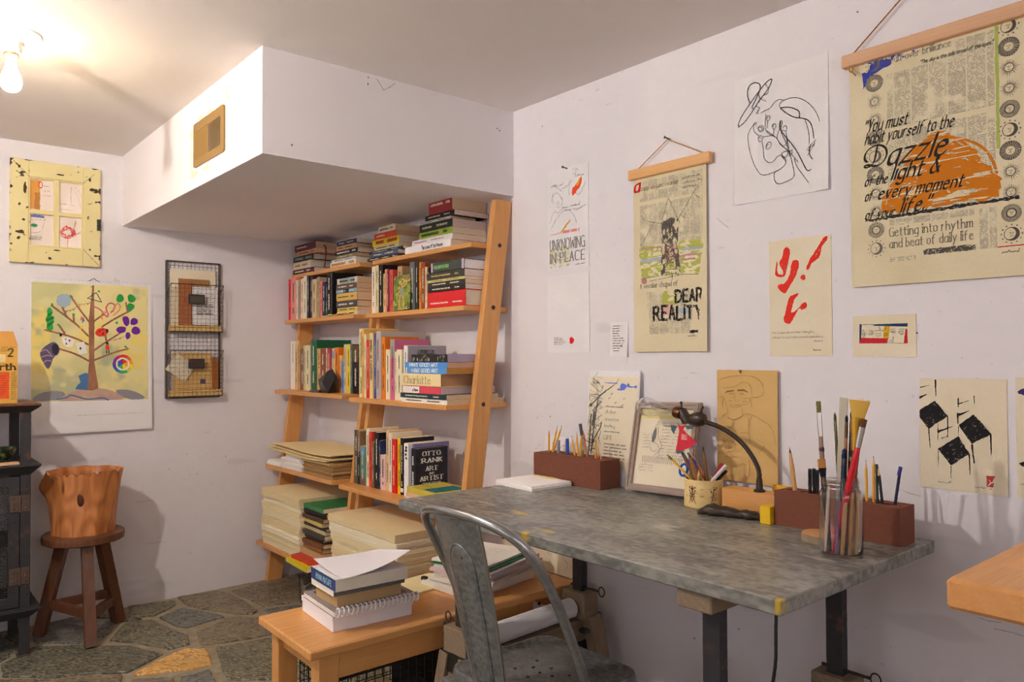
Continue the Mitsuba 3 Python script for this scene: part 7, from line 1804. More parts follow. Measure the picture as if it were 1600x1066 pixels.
brush('short makeup-style brush with brown hair at the left rim of the jar', jf(-.012, -.024), (3.288, -.362, .998), .0062, '1a1a1e', '1a1a1e', 'a8743c', .020, .020, 'flat', .017)
t = thing('clear_ruler', 'translucent plastic strip standing tallest in the jar of brushes', 'ruler')
scene['frosted_plastic'] = {'type': 'twosided', 'bsdf': {'type': 'principled', 'base_color': rgb('b9b2a0'), 'roughness': .3, 'specular': .5}}
put(t, bar((3.313, -.338, JF + .003), (3.330, -.336, 1.140), .0025, .019, (1, 0, 0)), 'frosted_plastic')
brush('thin brush with an olive handle end behind the clear strip', jf(-.006, .018), (3.305, -.330, 1.104), .0035, '5a5a34', '7a7a50', '54502c', .02, .02)
brush('dark handled brush with a brown pointed tip behind the fan brush', jf(.004, .02), (3.346, -.330, 1.116), .0045, '2a2018', '8a6a3c', '5a3a1c', .03, .024, 'round', cat='paint brush')
brush('slim brush with a blue-black head left of the fan brush', jf(.000, .010), (3.336, -.336, 1.102), .0038, '9a6a3c', '6a5a44', '26283a', .035, .018)
brush('wide yellow fan brush with a gold ferrule and paint-crusted black handle', jf(.010, .0), (3.374, -.352, 1.136), .0088, '1c1c1a', 'c89a3c', 'd0a84c', .075, .038, 'fan', .028, spl=('6a6a2c', (.02, .05, .075)))
brush('bright red handled flat brush with a dark tip crossing the front of the jar', jf(-.004, -.030), (3.390, -.366, 1.096), .0068, 'c41c28', 'a8a4a0', '5c3a24', .046, .018, 'flat', .013)
brush('second red brush with a silver ferrule behind the bright red one', jf(.012, -.012), (3.374, -.346, 1.090), .0055, '8a2024', 'd0ccc8', '3a2c24', .028, .012)
brush('navy blue brush end standing in the middle of the jar', jf(.002, -.006), (3.338, -.352, 1.026), .0058, '20283f', '20283f', '283052', .012, .010)
JG = 'wooden brush handles inside the jar'
for i, (dx, dy, tx_, ty_, z, r, c, ds) in enumerate(((-.036, .002, 3.300, -.352, .93, .0042, 'b0804a', 'ochre brush handle low at the left side of the jar'), (-.02, -.030, 3.310, -.372, .94, .0038, 'd8c4b0', 'pale pink brush handle crossing the left front of the jar'),
        (-.012, .02, 3.322, -.325, .95, .004, '2c4a6a', 'steel blue brush handle inside the jar'), (.018, -.032, 3.350, -.375, .925, .0052, 'b08a58', 'thick tan brush handle at the right front of the jar'), (.028, -.020, 3.358, -.362, .93, .0048, 'a87c4c', 'tan brush handle second from the right in the jar'),
        (.036, -.004, 3.362, -.345, .93, .0050, 'b4905c', 'tan brush handle at the right side of the jar'), (.006, -.036, 3.338, -.375, .91, .0036, '7a3c70', 'purple brush handle at the front of the jar'))):
    t = thing('paint_brush', ds, 'paint brush')
    a = jf(dx, dy); b = np.array([tx_, ty_, z])
    part(t, 'shaft', tube([a, a + (b - a) * .5, b], [r * .7, r * 1.05, r * .9], 10), 'paint_gloss', c, smooth=True)
# wood slice with a pink eraser
t = thing('wood_slice', 'round wood slice with bark edge beside the jar', 'wood slice')
a_ = np.linspace(0, 2 * np.pi, 29)[:-1]
ol = Polygon([(3.238 + .052 * math.cos(q) * (1 + .03 * math.sin(3 * q)), -.262 + .050 * math.sin(q) * (1 + .03 * math.cos(5 * q))) for q in a_])
m = extr(ol, .017); m.apply_translation((0, 0, TZ + .0005)); part(t, 'bark', m, 'trestle_leg_wood')
m = extr(ol.buffer(-.003), .0012); m.apply_translation((0, 0, TZ + .0173)); part(t, 'face', m, 'slice_face')
bsdf('slice_face', lambda p, n, uv: mix(lin('d8a874'), lin('b27c4a'), 0.5 + 0.5 * dr.sin(dr.sqrt(dr.square(p.x - 3.238) + dr.square(p.y + .262)) * 1500 + noise(p.x * 90, p.y * 90) * 5)), .6, .3)
t = thing('eraser', 'worn pink eraser on the round wood slice', 'eraser')
put(t, [move(box(-.014, .014, -.009, .009, 0, .011, .003), (3.248, -.255, TZ + .0186), rz=25), move(box(-.007, .007, -.007, .007, 0, .008, .002), (3.250, -.252, TZ + .0292), rz=50)], 'paint_matte', 'c45a6a')
# ------------------------------------------------------------------ metal chair
t = thing('metal_chair', 'grey galvanised metal cafe chair pulled up to the zinc desk', 'chair')
cX, sz = 2.738, .450
sb = sbox(2.558, -.905, 2.918, -.550).buffer(-.055).buffer(.055, quad_segs=8)
pr = np.array(sb.exterior.coords)[:-1]
def ringm(rings):
    n = len(pr); V, F = [], []
    c = np.array([cX, -.7275])
    for ins, z in rings:
        d = pr - c; l = np.linalg.norm(d, axis=1, keepdims=True)
        q = pr - d / l * ins
        V += [[x, y, z] for x, y in q]
    for k in range(len(rings) - 1):
        for i in range(n):
            j = (i + 1) % n; F += [[k * n + i, k * n + j, (k + 1) * n + j], [k * n + i, (k + 1) * n + j, (k + 1) * n + i]]
    V.append([c[0], c[1], rings[-1][1]]); V.append([c[0], c[1], rings[0][1]]); e = (len(rings) - 1) * n
    for i in range(n):
        F.append([e + i, e + (i + 1) % n, len(V) - 2]); F.append([len(V) - 1, (i + 1) % n, i])
    m = trimesh.Trimesh(np.array(V), np.array(F), process=False); m.fix_normals(); return m
seat = part(t, 'seat', ringm([(.006, sz - .038), (.002, sz - .036), (.0, sz - .030), (.0, sz - .008), (.003, sz - .002), (.008, sz), (.014, sz), (.022, sz - .004), (.050, sz - .007), (.13, sz - .009)]), 'galvanised', smooth=40)
for (hx, hy) in ((0, 0), (.035, .01), (-.035, .01), (.0, .04), (0, -.04), (.06, -.03), (-.06, -.03), (.06, .045), (-.06, .045)):
    part(seat, 'drain_hole', move(lathe([(.0001, .0), (.0042, .0), (.0042, .0012), (.0001, .0012)], 10), (cX + hx, -.74 + hy, sz - .0088)), 'wire_black')
# bent back tube, one arch from side to side
half = [(.186, -.700, .432), (.196, -.740, .440), (.202, -.775, .470), (.2055, -.800, .530), (.207, -.840, .620), (.207, -.873, .690), (.205, -.915, .765), (.192, -.953, .826), (.155, -.982, .860), (.085, -.998, .876), (0, -1.002, .879)]
arch = [(cX - a, b, c) for a, b, c in half] + [(cX + a, b, c) for a, b, c in half[-2::-1]]
part(t, 'back_tube', tube(chaikin(arch, 3), .0118, 16), 'steel_tube', smooth=True)
# splat: a curved sheet with rolled edges and an embossed panel with an arched top
def yb(z): return -.914 - .235 * (z - .455) + .02 * ((z - .46) / .40) * (1 - (z - .46) / .40)
nz_, nx_ = 60, 41
V, F = [], []
for i in range(nz_):
    w_ = i / (nz_ - 1); z = .442 + (.868 - .442) * w_
    hw = .058 + (.086 - .058) * w_ ** .8
    for j in range(nx_):
        u = -1 + 2 * j / (nx_ - 1)
        e = .55 - abs(u) if w_ < .72 else .55 * (1 - math.sqrt((u / .55) ** 2 + ((w_ - .72) / .13) ** 2))
        e = min(max(min(e, (w_ - .03) * 3) / .09, 0), 1)
        V.append([cX + hw * u, yb(z) + .010 * u * u - .0050 * e * e * (3 - 2 * e), z])
front = np.array(V); back = front + [0, .0016, 0]
n0 = nz_ * nx_
for i in range(nz_ - 1):
    for j in range(nx_ - 1):
        a = i * nx_ + j
        F += [[a, a + 1, a + nx_ + 1], [a, a + nx_ + 1, a + nx_], [n0 + a, n0 + a + nx_ + 1, n0 + a + 1], [n0 + a, n0 + a + nx_, n0 + a + nx_ + 1]]
sp = part(t, 'splat', trimesh.Trimesh(np.vstack([front, back]), np.array(F), process=False), 'galvanised', smooth=35)
for s in (0, nx_ - 1):
    part(sp, 'rolled_edge', tube([front[i * nx_ + s] + [0, .001, 0] for i in range(nz_)], .0040, 10), 'steel_bright', smooth=True)
def on_splat(u, w_, d=0.0):
    z = .442 + (.868 - .442) * w_; hw = .058 + (.086 - .058) * w_ ** .8
    return (cX + hw * u, yb(z) + .010 * u * u - d, z)
for k_ in (.55, .34):
    pth = [on_splat(-k_, w_, .0012) for w_ in np.linspace(.06, .72, 14)] + [on_splat(k_ * math.cos(a), .72 + .13 * k_ / .55 * math.sin(a), .0012) for a in np.linspace(math.pi, 0, 15)[1:-1]] + [on_splat(k_, w_, .0012) for w_ in np.linspace(.72, .06, 14)]
    if k_ < .5: pth = [on_splat(-k_, w_, .0050) for w_ in np.linspace(.10, .66, 12)]
    part(sp, 'pressed_rib', tube(pth, .0022, 8), 'galvanised', smooth=True)
part(sp, 'rivet', sphere((cX + .012, yb(.775) - .0045, .775), .0032, 1), 'paint_metal', '5a5c5e')
for sx_ in (-1, 1):
    for (y0_, y1_) in ((-.875, -.955), (-.580, -.520)):
        lg = []
        a = np.array([cX + sx_ * .158, y0_, sz - .034]); b = np.array([cX + sx_ * .205, y1_, .004])
        part(t, 'leg', trimesh.convex.convex_hull(np.array([a + [q * .030, r_ * .030, 0] for q in (-1, 1) for r_ in (-1, 1)] + [b + [q * .014, r_ * .014, 0] for q in (-1, 1) for r_ in (-1, 1)])), 'galvanised')
for s_ in (((-1, -.875, -.955), (1, -.580, -.520)), ((1, -.875, -.955), (-1, -.580, -.520))):
    k = .40
    p = [(cX + sx_ * (.158 + .047 * k), y0_ + (y1_ - y0_) * k, sz - .034 - .412 * k) for sx_, y0_, y1_ in s_]
    part(t, 'cross_brace', bar(p[0], p[1], .004, .018), 'galvanised')

# ------------------------------------------------------------------ wooden bench, books and papers on it
BZ = .425
t = thing('wooden_bench', 'honey-coloured wooden bench under the left end of the desk, stacked with books', 'bench')
def bm(m): return move(m, (0, 0, 0), rz=-1.2, about=(2.0, -1.0, 0))
part(t, 'seat', bm(box(1.815, 2.200, -1.098, -.075, BZ - .026, BZ, .004)), 'beech_y')
part(t, 'apron', bm(box(2.150, 2.172, -1.000, -.270, BZ - .105, BZ - .0265)), 'beech_y')
part(t, 'apron', bm(box(1.842, 1.864, -1.000, -.270, BZ - .105, BZ - .0265)), 'beech_y')
part(t, 'end_apron', bm(box(1.888, 2.126, -1.045, -1.025, BZ - .090, BZ - .0265)), 'beech_x')
part(t, 'end_apron', bm(box(1.888, 2.126, -.155, -.135, BZ - .090, BZ - .0265)), 'beech_x')
for lx in (1.835, 2.125):
    for ly_ in (-1.062, -.330):
        part(t, 'leg', bm(box(lx, lx + .052, ly_, ly_ + .062, .001, BZ - .0262, .002)), 'beech_z')
part(t, 'screw', bm(rod((2.1715, -.24, BZ - .05), (2.1745, -.24, BZ - .05), .006, 10)), 'paint_metal', '6a5a48')
BB = 'books stacked on the wooden bench'
def blp(L, D, x, y, z, rot):
    """spine towards -y; turned by rot about its centre (x, y)"""
    return lambda m: move(m, (x - L / 2, y - D / 2, z), rz=rot, about=(L / 2, D / 2, 0))
z = BZ + .0003
t = thing('paper_box', 'flat white cardboard box at the bottom of the bench stack', 'box', None)
def xp(m): return move(m, (1.990, -.845, z), rz=-4)
part(t, 'tray', xp(box(-.122, .122, -.132, .132, 0, .050, .002)), 'paper_white')
part(t, 'lid_edge', xp([box(-.1235, .1235, -.1335, -.1318, .034, .050), box(.1218, .1235, -.1335, .1335, .034, .050), box(-.1235, -.1218, -.1335, .1335, .034, .050), box(-.1235, .1235, .1318, .1335, .034, .050)]), 'paper_white')
z += .0505
t = thing('spiral_notebook', 'grey spiral-bound notebook with wire coil towards the chair, second from bottom of the bench stack', 'notebook', None)
def np_(m): return move(m, (2.012, -.842, z), rz=-4)
part(t, 'pages', np_(box(-.118, .118, -.140, .136, .002, .016)), 'page_block', 'e2ddd6')
part(t, 'cover', np_([box(-.120, .122, -.142, .138, .0162, .0178), box(-.120, .122, -.142, .138, .0003, .0018)]), 'paint_satin', '8c8688')
part(t, 'cover_print', np_(flat(sbox(-.10, -.12, .08, .12), ((0, 0, .0178), (1, 0, 0), (0, 1, 0)), .0006)), 'paint_satin', '5a5450')
for i in range(19):
    yy_ = -.130 + i * .0145
    part(t, 'coil', np_(tube([(.122 + .0125 * math.cos(a), yy_ + .002 * math.sin(a), .0128 + .0125 * math.sin(a)) for a in np.linspace(0, 2 * np.pi, 13)[:-1]], .0026, 7, closed=True)), 'paint_gloss', 'e2e0e4')
part(t, 'binding_edge', np_(box(.118, .1225, -.138, .134, .0005, .0178)), 'paint_satin', 'dcd8d4')
z += .0195
book('thick tan deckle-edged paperback third from bottom of the bench stack', .215, .150, .040, 0, 'c8a878', blp(.215, .15, 2.030, -.860, z, 88), BB, 'b8996c')
z += .0405
book('thin paperback with a grey cover, fourth from bottom of the bench stack', .235, .165, .022, 0, '6a6462', blp(.235, .165, 2.045, -.870, z, 87), BB, 'e6dfd0')
z += .0225
def hn(cv, place, L, D, Th):
    F_ = ((0, 0, Th), (1, 0, 0), (0, 1, 0))
    part(cv, 'cover_text', place(flat(unary_union([greek(.045, .075, .03, .055, .006, 3, .4), greek(.02, .05, .10, .15, .008, 4, .3)]), F_, .0006)), 'paint_matte', 'a8a4a6')
t = book('white paperback with a dark blue spine lettered HUMAN NATURE, top book of the bench stack', .185, .235, .036, 0, 'e0dee0', blp(.185, .235, 2.068, -.878, z, -4), BB, 'e6decc',
         title=tl('HUMAN NATURE', .45, .2, .85, w=1.3), tcol='a8c4dc', bands=((0, 1, '24466e'), (0, .12, '4a3a78'), (.88, 1, '4a3a80')), art=hn)
z += .0365
t = thing('paper_sheet', 'curling white paper sheet on top of the bench stack', 'paper')
put(t, warped(1.975, 2.165, -.985, -.755, z, z + .0007, lambda u, v: .045 * v ** 2.2 * (.25 + .75 * u) + .020 * (1 - u) ** 2 * (1 - v) + .002, 12, 12), 'paint_matte', 'dcd9de', smooth=True)
# papers at the back of the bench
r = random.Random(6)
z = BZ + .0003
def bundle(name, label, cat, L, D, th, cx_, cy_, rot, mat, col=None, grp=None, wav=.003):
    global z
    t = thing(name, label, cat, grp)
    p, wav = 1.0, wav * .5
    n = max(1, int(th / .006))
    ms = [move(warped(-L / 2 + r.uniform(-.004, .004), L / 2 + r.uniform(-.004, .004), -D / 2 + r.uniform(-.004, .004), D / 2 + r.uniform(-.004, .004), i * th / n, (i + 1) * th / n - .0003, lambda u, v: wav * np.sin(4 * u + p) * np.sin(3 * v + p) + wav, 8, 8), (cx_, cy_, z), rz=rot) for i in range(n)]
    part(t, 'sheets', ms, mat, col, smooth=30)
    z += th + .0006
    return t
PG = 'loose papers on the back of the bench'
t = bundle('paper_bundle', 'white printed sheets at the bottom of the bench paper pile, held by black clips', 'paper', .235, .33, .020, 1.985, -.355, 8, 'page_block', 'e6e2da', PG)
part(t, 'clip', [move(box(-.012, .012, -.006, .010, -.002, .018, .002), (2.088, -.497, BZ + .012), rz=8), move(box(-.012, .012, -.006, .010, -.002, .018, .002), (1.885, -.520, BZ + .012), rz=8)], 'wire_black', label='black binder clip')
part(t, 'print', move(flat(greek(-.09, .09, -.155, -.05, .011, 3, .3), ((0, 0, .0205), (1, 0, 0), (0, 1, 0)), .006), (1.985, -.355, BZ), rz=8), 'paint_matte', '6a6662')
for i, (L, D, th, a, c, ds) in enumerate(((.25, .34, .018, 14, 'e0dad0', 'creased white papers second from bottom of the bench paper pile'), (.24, .33, .012, 20, 'cfc8c0', 'grey-white papers third from bottom of the bench paper pile'), (.245, .34, .014, 12, 'd9c4c4', 'pinkish papers in the middle of the bench paper pile'), (.24, .32, .012, 17, 'd2ccd0', 'lilac-grey papers third from top of the bench paper pile'))):
    bundle('paper_bundle', ds, 'paper', L, D, th, 1.995, -.320, a, 'page_block', c, PG, .004)
t = bundle('folder', 'dark green folder under the top sheets of the bench paper pile', 'folder', .235, .315, .005, 1.985, -.325, 16, 'paint_satin', '1f6a40', None, .003)
t = bundle('paper_bundle', 'white top sheets with pencil notes on the bench paper pile', 'paper', .225, .305, .009, 1.978, -.330, 15, 'page_block', 'e8e4da', PG, .005)
part(t, 'notes', move(flat(unary_union([at(scrawl(1, .008, .11, 200 + i, .0005), -.05, .06 - .018 * i) for i in range(8)]), ((0, 0, 0), (1, 0, 0), (0, 1, 0)), .0), (1.978, -.330, z + .0095), rz=15), 'paint_matte', '8a8a92')
t = thing('paper_folder', 'pale cream folder lying at the edge of the bench beside the paper pile', 'paper', None)
put(t, move(warped(-.10, .06, -.14, .14, 0, .006, lambda u, v: .004 * np.sin(3 * u), 6, 6), (1.840 + .06, -.56, BZ + .0004), rz=6), 'paint_matte', 'e2d4a4', smooth=30)
# rolled paper on the trestle
t = thing('paper_roll', 'long rolled white paper lying on the left trestle below the desk', 'paper roll')
ax0, ax1 = np.array([2.300, -.545, .368]), np.array([2.285, -.185, .372])
part(t, 'roll', [tube([ax0, ax1], .033, 28, caps=False), tube([ax0, ax1], .030, 28, caps=False), tube([ax0 + [0, .001, 0], ax1 - [0, .001, 0]], .0315, 28)], 'paper_white', smooth=40)
# lettered board and sketch sheet leaning on the wall beneath the desk
t = thing('lettered_poster', 'cream poster with a red stripe and letters MANIFESTO on the wall beneath the desk', 'poster')
def lp(m): return move(m, (1.740, -.050, BZ + .001), rx=-8)
part(t, 'sheet', lp(box(0, .262, -.0006, .0012, 0, .19)), 'paper_cream')
part(t, 'red_stripe', lp(flat(rough(sbox(.0, .125, .262, .152), .002, .01, 3), ((0, -.0006, 0), WU, WV), .0006)), 'paint_matte', 'b8323a')
part(t, 'lettering', lp(flat(at(text('MANIFESTO', .042, w=1.7, fit=.245), .008, .065), ((0, -.0006, 0), WU, WV), .0006)), 'paint_matte', '2a2624')
t = thing('sketch_sheet', 'white sheet with faint sketch lines leaning on the wall beneath the desk', 'drawing')
def lq(m): return move(m, (1.935, -.074, BZ + .001), rx=-8)
part(t, 'sheet', lq(box(0, .262, -.0006, .0006, 0, .26)), 'paper_cream')
part(t, 'lines', lq(flat(unary_union([LineString(chaikin(p, 2)).buffer(.0011) for p in ([(.09, .14), (.11, .10), (.10, .07), (.13, .06)], [(.18, .13), (.20, .10), (.19, .06), (.22, .05), (.21, .02)], [(.10, .15), (.14, .12), (.13, .09)], [(.20, .13), (.22, .09)])]), ((0, -.0006, 0), WU, WV), .0006)), 'paint_matte', 'b0a694')
# wire basket under the bench
t = thing('wire_basket', 'black wire basket of papers under the wooden bench', 'basket')
wx0, wx1, wy0, wy1, wz0, wz1 = 1.880, 2.140, -.985, -.360, .012, .300
part(t, 'rim', tube([(wx0, wy0, wz1), (wx1, wy0, wz1), (wx1, wy1, wz1), (wx0, wy1, wz1)], .0045, 8, closed=True), 'wire_black')
part(t, 'base_ring', tube([(wx0, wy0, wz0), (wx1, wy0, wz0), (wx1, wy1, wz0), (wx0, wy1, wz0)], .0045, 8, closed=True), 'wire_black')
part(t, 'side_panel', wires(lambda u, v: (wx1, u, v), n_(wy0, wy1, .030), n_(wz0, wz1, .030), .0017), 'wire_black')
part(t, 'side_panel', wires(lambda u, v: (wx0, u, v), n_(wy0, wy1, .030), n_(wz0, wz1, .030), .0017), 'wire_black')
part(t, 'end_panel', wires(lambda u, v: (u, wy0, v), n_(wx0, wx1, .030), n_(wz0, wz1, .030), .0017), 'wire_black')
part(t, 'end_panel', wires(lambda u, v: (u, wy1, v), n_(wx0, wx1, .030), n_(wz0, wz1, .030), .0017), 'wire_black')
part(t, 'bottom', wires(lambda u, v: (u, v, wz0), n_(wx0, wx1, .030), n_(wy0, wy1, .030), .0017), 'wire_black')
for i, (a, b, c, d, h_, col) in enumerate(((1.90, 2.11, -.95, -.70, .16, 'c8b88c'), (1.895, 2.10, -.66, -.44, .20, '2a2826'))):
    k = thing('paper_bundle', ['buff papers in the wire basket under the bench', 'black portfolio in the wire basket under the bench'][i], 'paper', None)
    put(k, warped(a, b, c, d, .0150, h_, lambda u, v: 0 * u, 4, 4), 'page_block', col)

# ------------------------------------------------------------------ wooden counter at the right edge
t = thing('wooden_counter', 'corner of a thick honey-coloured wooden counter entering at the right edge', 'counter')
part(t, 'top', box(3.706, 5.05, -.785, -.235, .852, .900, .006), 'counter_wood')
for lx in (4.45, 4.95):
    for ly_ in (-.740, -.330):
        part(t, 'leg', box(lx, lx + .06, ly_, ly_ + .06, .001, .8515), 'beech_z')
part(t, 'apron', box(4.50, 4.96, -.735, -.712, .76, .8515), 'beech_x')
# ------------------------------------------------------------------ three-legged stool and hollowed stump
scx, scy = .300, -1.290
t = thing('stool', 'dark wooden three-legged stool by the left wall, carrying a hollow stump', 'stool')
part(t, 'seat', lathe([(.0001, .420), (.155, .420), (.164, .425), (.166, .440), (.164, .455), (.158, .459), (.0001, .459)], 44, (scx, scy, 0)), 'dark_stool_wood', smooth=40)
LEGS = [(.200, -1.445), (.500, -1.300), (.222, -1.128)]
tops = []
for (lx, ly_) in LEGS:
    d = np.array([lx - scx, ly_ - scy]); d /= np.linalg.norm(d)
    a = (scx + d[0] * .085, scy + d[1] * .085, .4198); b = (lx, ly_, .003)
    tops.append((np.array(a), np.array(b), d))
    m = bar(a, b, .044, .046, (d[0], d[1], 0))
    part(t, 'leg', m, 'dark_stool_wood')
for i in range(3):
    (a0, b0_, _), (a1, b1_, _) = tops[i], tops[(i + 1) % 3]
    k0 = .66 + .05 * (i == 1)
    p, q = a0 + (b0_ - a0) * k0, a1 + (b1_ - a1) * (k0 + .03)
    part(t, 'stretcher', bar(p, q, .024, .038), 'dark_stool_wood')
t = thing('stump_planter', 'hollowed orange-brown wooden stump standing on the three-legged stool', 'planter')
nt, nh = 84, 26
V, F = [], []
def rad(a, h):
    r0 = .124 + (.026 + .016 * math.cos(a - 1.38)) * h ** 1.2
    r0 += .006 * math.sin(3 * a + 1.0) * (.4 + h) + .0035 * math.sin(7 * a + 2 * h) + .0028 * math.sin(12 * a - 3 * h)
    r0 += .030 * math.exp(-(((a - 4.50 + 3.1416) % 6.283) - 3.1416) ** 2 * 14) * math.exp(-((h - .76) / .15) ** 2)
    r0 -= .016 * math.exp(-(((a - 6.02 + 3.1416) % 6.283) - 3.1416) ** 2 * 40) * math.exp(-((h - .58) / .13) ** 2)
    return r0
zb_, zt_ = .4594, .735
for i in range(nh):
    h = i / (nh - 1)
    for j in range(nt):
        a = 2 * math.pi * j / nt
        rr_ = rad(a, h)
        zt2 = zt_ + .004 * math.sin(2 * a + .5) + .0018 * math.sin(9 * a)
        if i == nh - 1: zt2 -= .012 * (abs((a * 3.3) % 1.0 - .5) < .06)
        V.append([scx + rr_ * math.cos(a), scy + rr_ * math.sin(a), zb_ + (zt2 - zb_) * h])
no = len(V)
for i in range(6):
    h = 1 - i * .16
    for j in range(nt):
        a = 2 * math.pi * j / nt
        rr_ = rad(a, h) - (.010 + .012 * min(1, i))
        V.append([scx + rr_ * math.cos(a), scy + rr_ * math.sin(a), (V[no - nt + j][2] if i == 0 else zb_ + (zt_ - zb_) * h)])
rows = nh + 6
for i in range(rows - 1):
    for j in range(nt):
        a, b = i * nt + j, i * nt + (j + 1) % nt
        F += [[a, b, b + nt], [a, b + nt, a + nt]]
V.append([scx, scy, V[(rows - 1) * nt][2]]); V.append([scx, scy, zb_])
for j in range(nt): F += [[(rows - 1) * nt + j, (rows - 1) * nt + (j + 1) % nt, len(V) - 2], [len(V) - 1, (j + 1) % nt, j]]
part(t, 'wood', trimesh.Trimesh(np.array(V), np.array(F), process=False), 'stump_wood', smooth=55)
a = 6.02
part(t, 'knot', sphere((scx + (rad(a, .58) - .003) * math.cos(a), scy + (rad(a, .58) - .003) * math.sin(a), zb_ + (zt_ - zb_) * .60), .026, 2, (.5, .66, 1.5)), 'knot_wood', label='dark oval knot')

# ------------------------------------------------------------------ black iron cabinet at the left edge
t = thing('iron_cabinet', 'rusty black iron cabinet with a mesh door at the left edge', 'cabinet')
kx0, kx1, ky1, ky0 = .060, .425, -1.512, -2.250
def K(*a, bev=.0015): return box(*a, bev)
def flare(x0, x1, y0, y1, z0, z1, out, up=True):
    """a moulding that widens upwards (or downwards)"""
    lo, hi = (0, out) if up else (out, 0)
    return hexa([(x0 - lo * 0, y0 - lo, z0), (x1 + lo, y0 - lo, z0), (x1 + lo, y1 + lo, z0), (x0, y1 + lo, z0), (x0, y0 - hi, z1), (x1 + hi, y0 - hi, z1), (x1 + hi, y1 + hi, z1), (x0, y1 + hi, z1)])
tp = part(t, 'top', [flare(kx0, kx1, ky0, ky1, 1.012, 1.040, .034)], 'black_iron')
part(tp, 'top_board', box(kx0, kx1 + .032, ky0 - .032, ky1 + .032, 1.0402, 1.050, .002), 'dark_stool_wood', label='rusty brown top board')
for px_, py_ in ((kx1 - .034, ky1 - .036), (kx0 + .01, ky1 - .036), (kx1 - .034, ky0), (kx0 + .01, ky0)):
    part(t, 'corner_post', K(px_, px_ + .034, py_, py_ + .036, .003, 1.0118), 'black_iron')
part(t, 'middle_moulding', [flare(kx0, kx1, ky0, ky1, .752, .790, .034), box(kx0, kx1 + .034, ky0 - .034, ky1 + .034, .7902, .796)], 'black_iron')
part(t, 'bottom_moulding', [flare(kx0, kx1, ky0, ky1, .160, .196, .036), box(kx0, kx1 + .036, ky0 - .036, ky1 + .036, .1962, .2025)], 'black_iron')
part(t, 'shelf', box(kx0 + .01, kx1 - .035, ky0 + .02, ky1 - .02, .455, .465), 'black_iron')
part(t, 'side_panel', box(kx0, kx1 - .034, ky1 - .006, ky1 - .002, .2, .75), 'black_iron')
dy0, dy1 = -1.900, ky1 - .038
dr_ = part(t, 'door', [K(kx1 - .020, kx1 - .004, dy1 - .040, dy1, .206, .748), K(kx1 - .020, kx1 - .004, dy0, dy0 + .040, .206, .748), K(kx1 - .020, kx1 - .004, dy0, dy1, .206, .250), K(kx1 - .020, kx1 - .004, dy0, dy1, .706, .748)], 'black_iron')
mesh = []
for s in (-1, 1):
    for c in np.arange(-1.2, 1.2, .026):
        p = []
        for u in (dy0 + .03, dy1 - .03):
            p.append((u, .478 + c * .5 + s * (u - (dy0 + dy1) / 2) * 1.15))
        (u0, v0), (u1, v1) = p
        q = LineString([(u0, v0), (u1, v1)]).intersection(sbox(dy0 + .03, .24, dy1 - .03, .716))
        if q.is_empty or q.geom_type != 'LineString' or q.length < .01: continue
        (u0, v0), (u1, v1) = q.coords[0], q.coords[-1]
        mesh.append(rod((kx1 - .014, u0, v0), (kx1 - .014, u1, v1), .0016, 5))
part(dr_, 'mesh', mesh, 'wire_black', kind='stuff', label='diamond wire mesh')
part(dr_, 'hinge', [K(kx1 - .004, kx1 + .002, ky1 - .074, ky1 - .002, .600, .668), rod((kx1 + .004, ky1 - .038, .598), (kx1 + .004, ky1 - .038, .670), .0045, 8)] + [sphere((kx1 + .003, ky1 - .038 + s * .022, v), .0045, 1) for s in (-1, 1) for v in (.613, .634, .655)], 'rusty_hinge')
part(dr_, 'hinge', [K(kx1 - .004, kx1 + .002, ky1 - .074, ky1 - .002, .300, .368), rod((kx1 + .004, ky1 - .038, .298), (kx1 + .004, ky1 - .038, .370), .0045, 8)] + [sphere((kx1 + .003, ky1 - .038 + s * .022, v), .0045, 1) for s in (-1, 1) for v in (.313, .334, .355)], 'rusty_hinge')
part(t, 'rivet', [sphere((kx1, ky1 - .012, v), .0042, 1) for v in (.26, .42, .54, .70, .74)] + [sphere((kx1 - .003, dy1 - .02, v), .0042, 1) for v in (.27, .45, .56)], 'black_iron')
part(t, 'foot', K(kx1 - .042, kx1 + .006, ky1 - .044, ky1 + .004, .001, .007), 'rusty_hinge')
CB = 'books behind the mesh door of the iron cabinet'
z = .4652
for i, (c, th, pc, ds) in enumerate((('c8b8a8', .018, 'e8e0d0', 'pale paperback lowest on the upper shelf behind the cabinet mesh'), ('a05a48', .014, 'e0d0b8', 'red-brown paperback on the upper shelf behind the cabinet mesh'), ('dcd4c8', .020, 'ece6da', 'white book on top of the upper shelf behind the cabinet mesh'))):
    book(ds, .22, .16, th, 0, c, (lambda zz: lambda m: move(move(m, rz=90), (.36, -1.84 + .0, zz)))(z), CB, pc); z += th + .0005
z = .2027
for i, (c, th, pc, ds) in enumerate((('b8552c', .030, 'd8b890', 'orange book at the bottom behind the cabinet mesh'), ('c89a5c', .026, 'e0cda0', 'tan book second from bottom behind the cabinet mesh'), ('d8c090', .024, 'e8dcc0', 'cream book topping the lower pile behind the cabinet mesh'))):
    book(ds, .24, .17, th, 0, c, (lambda zz: lambda m: move(move(m, rz=90), (.36, -1.85 + .0, zz)))(z), CB, pc); z += th + .0005
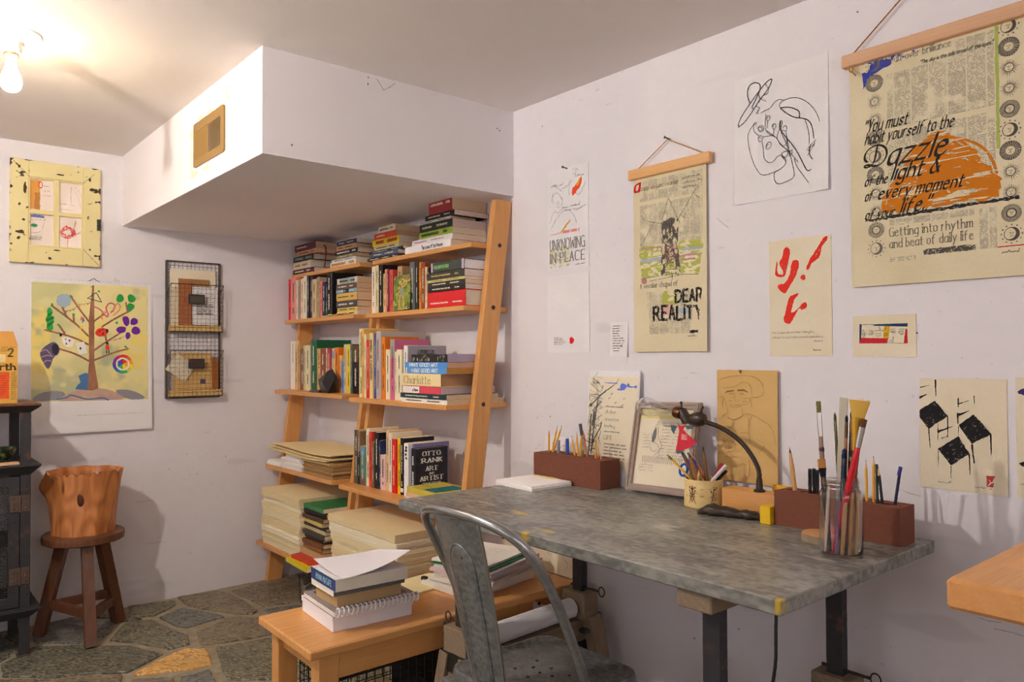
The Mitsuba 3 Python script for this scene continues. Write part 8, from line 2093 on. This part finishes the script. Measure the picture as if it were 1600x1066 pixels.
# things on the cabinet
t = thing('paper_bag', 'printed mustard paper bag numbered 2 standing on the iron cabinet', 'bag')
bx0, bx1, by0, by1 = .290, .370, -1.700, -1.5545
part(t, 'body', hexa([(bx0, by0, 1.0503), (bx1, by0, 1.0503), (bx1, by1, 1.0503), (bx0, by1, 1.0503), (bx0, by0, 1.292), (bx1, by0, 1.292), (bx1, by1, 1.292), (bx0, by1, 1.292)]), 'bag_paper')
part(t, 'folded_top', hexa([(bx0, by0, 1.2922), (bx1, by0, 1.2922), (bx1, by1, 1.2922), (bx0, by1, 1.2922), (bx0 + .038, by0 + .012, 1.352), (bx0 + .044, by0 + .012, 1.352), (bx0 + .044, by1 - .012, 1.352), (bx0 + .038, by1 - .012, 1.352)]), 'paint_matte', 'c8924c')
FB = ((bx1, by0, 1.0503), LU, LV)
bw_ = by1 - by0
ink(t, 'red_panel', rough(sbox(.0, .020, bw_ * .80, .130), .001, .006, 3), FB, .0006, 'd8552c')
ink(t, 'white_panel', rough(sbox(.0, .172, bw_ * .70, .205), .001, .006, 4), FB, .0006, 'dcc890')
ink(t, 'number', at(text('2', .032, w=1.3, serif=.5), bw_ - .034, .196), FB, .0008, '4a3a22')
g = text('earth', .024, w=1.7, serif=.6, fit=.105); b = g.bounds
ink(t, 'lettering', at(g, bw_ - .004 - b[2], .140), FB, .0008, '3c2c18')
ink(t, 'small_print', unary_union([greek(.004, bw_ - .004, .212, .236, .008, 3, .35), greek(.004, bw_ - .03, .150, .165, .007, 4, .3), greek(bw_ * .83, bw_ - .003, .01, .13, .008, 6, .4)]), FB, .0007, '8a6a34')
ink(t, 'panel_print', greek(.01, bw_ * .75, .035, .115, .0095, 7, .3), FB, .0010, 'b04222')
t = thing('bowl', 'dark green patterned bowl on the open shelf of the iron cabinet', 'bowl')
part(t, 'body', lathe([(.0001, .7968), (.04, .7968), (.062, .808), (.078, .835), (.082, .857), (.078, .857), (.072, .836), (.056, .812), (.0001, .806)], 40, (.285, -1.628, 0)), 'bowl_glaze', smooth=40)
t = thing('wood_plank', 'thin pinkish wooden plank on the open shelf of the iron cabinet', 'plank')
put(t, box(.372, .425, -1.80, -1.551, .7964, .8045, .001), 'rail_wood_pale')
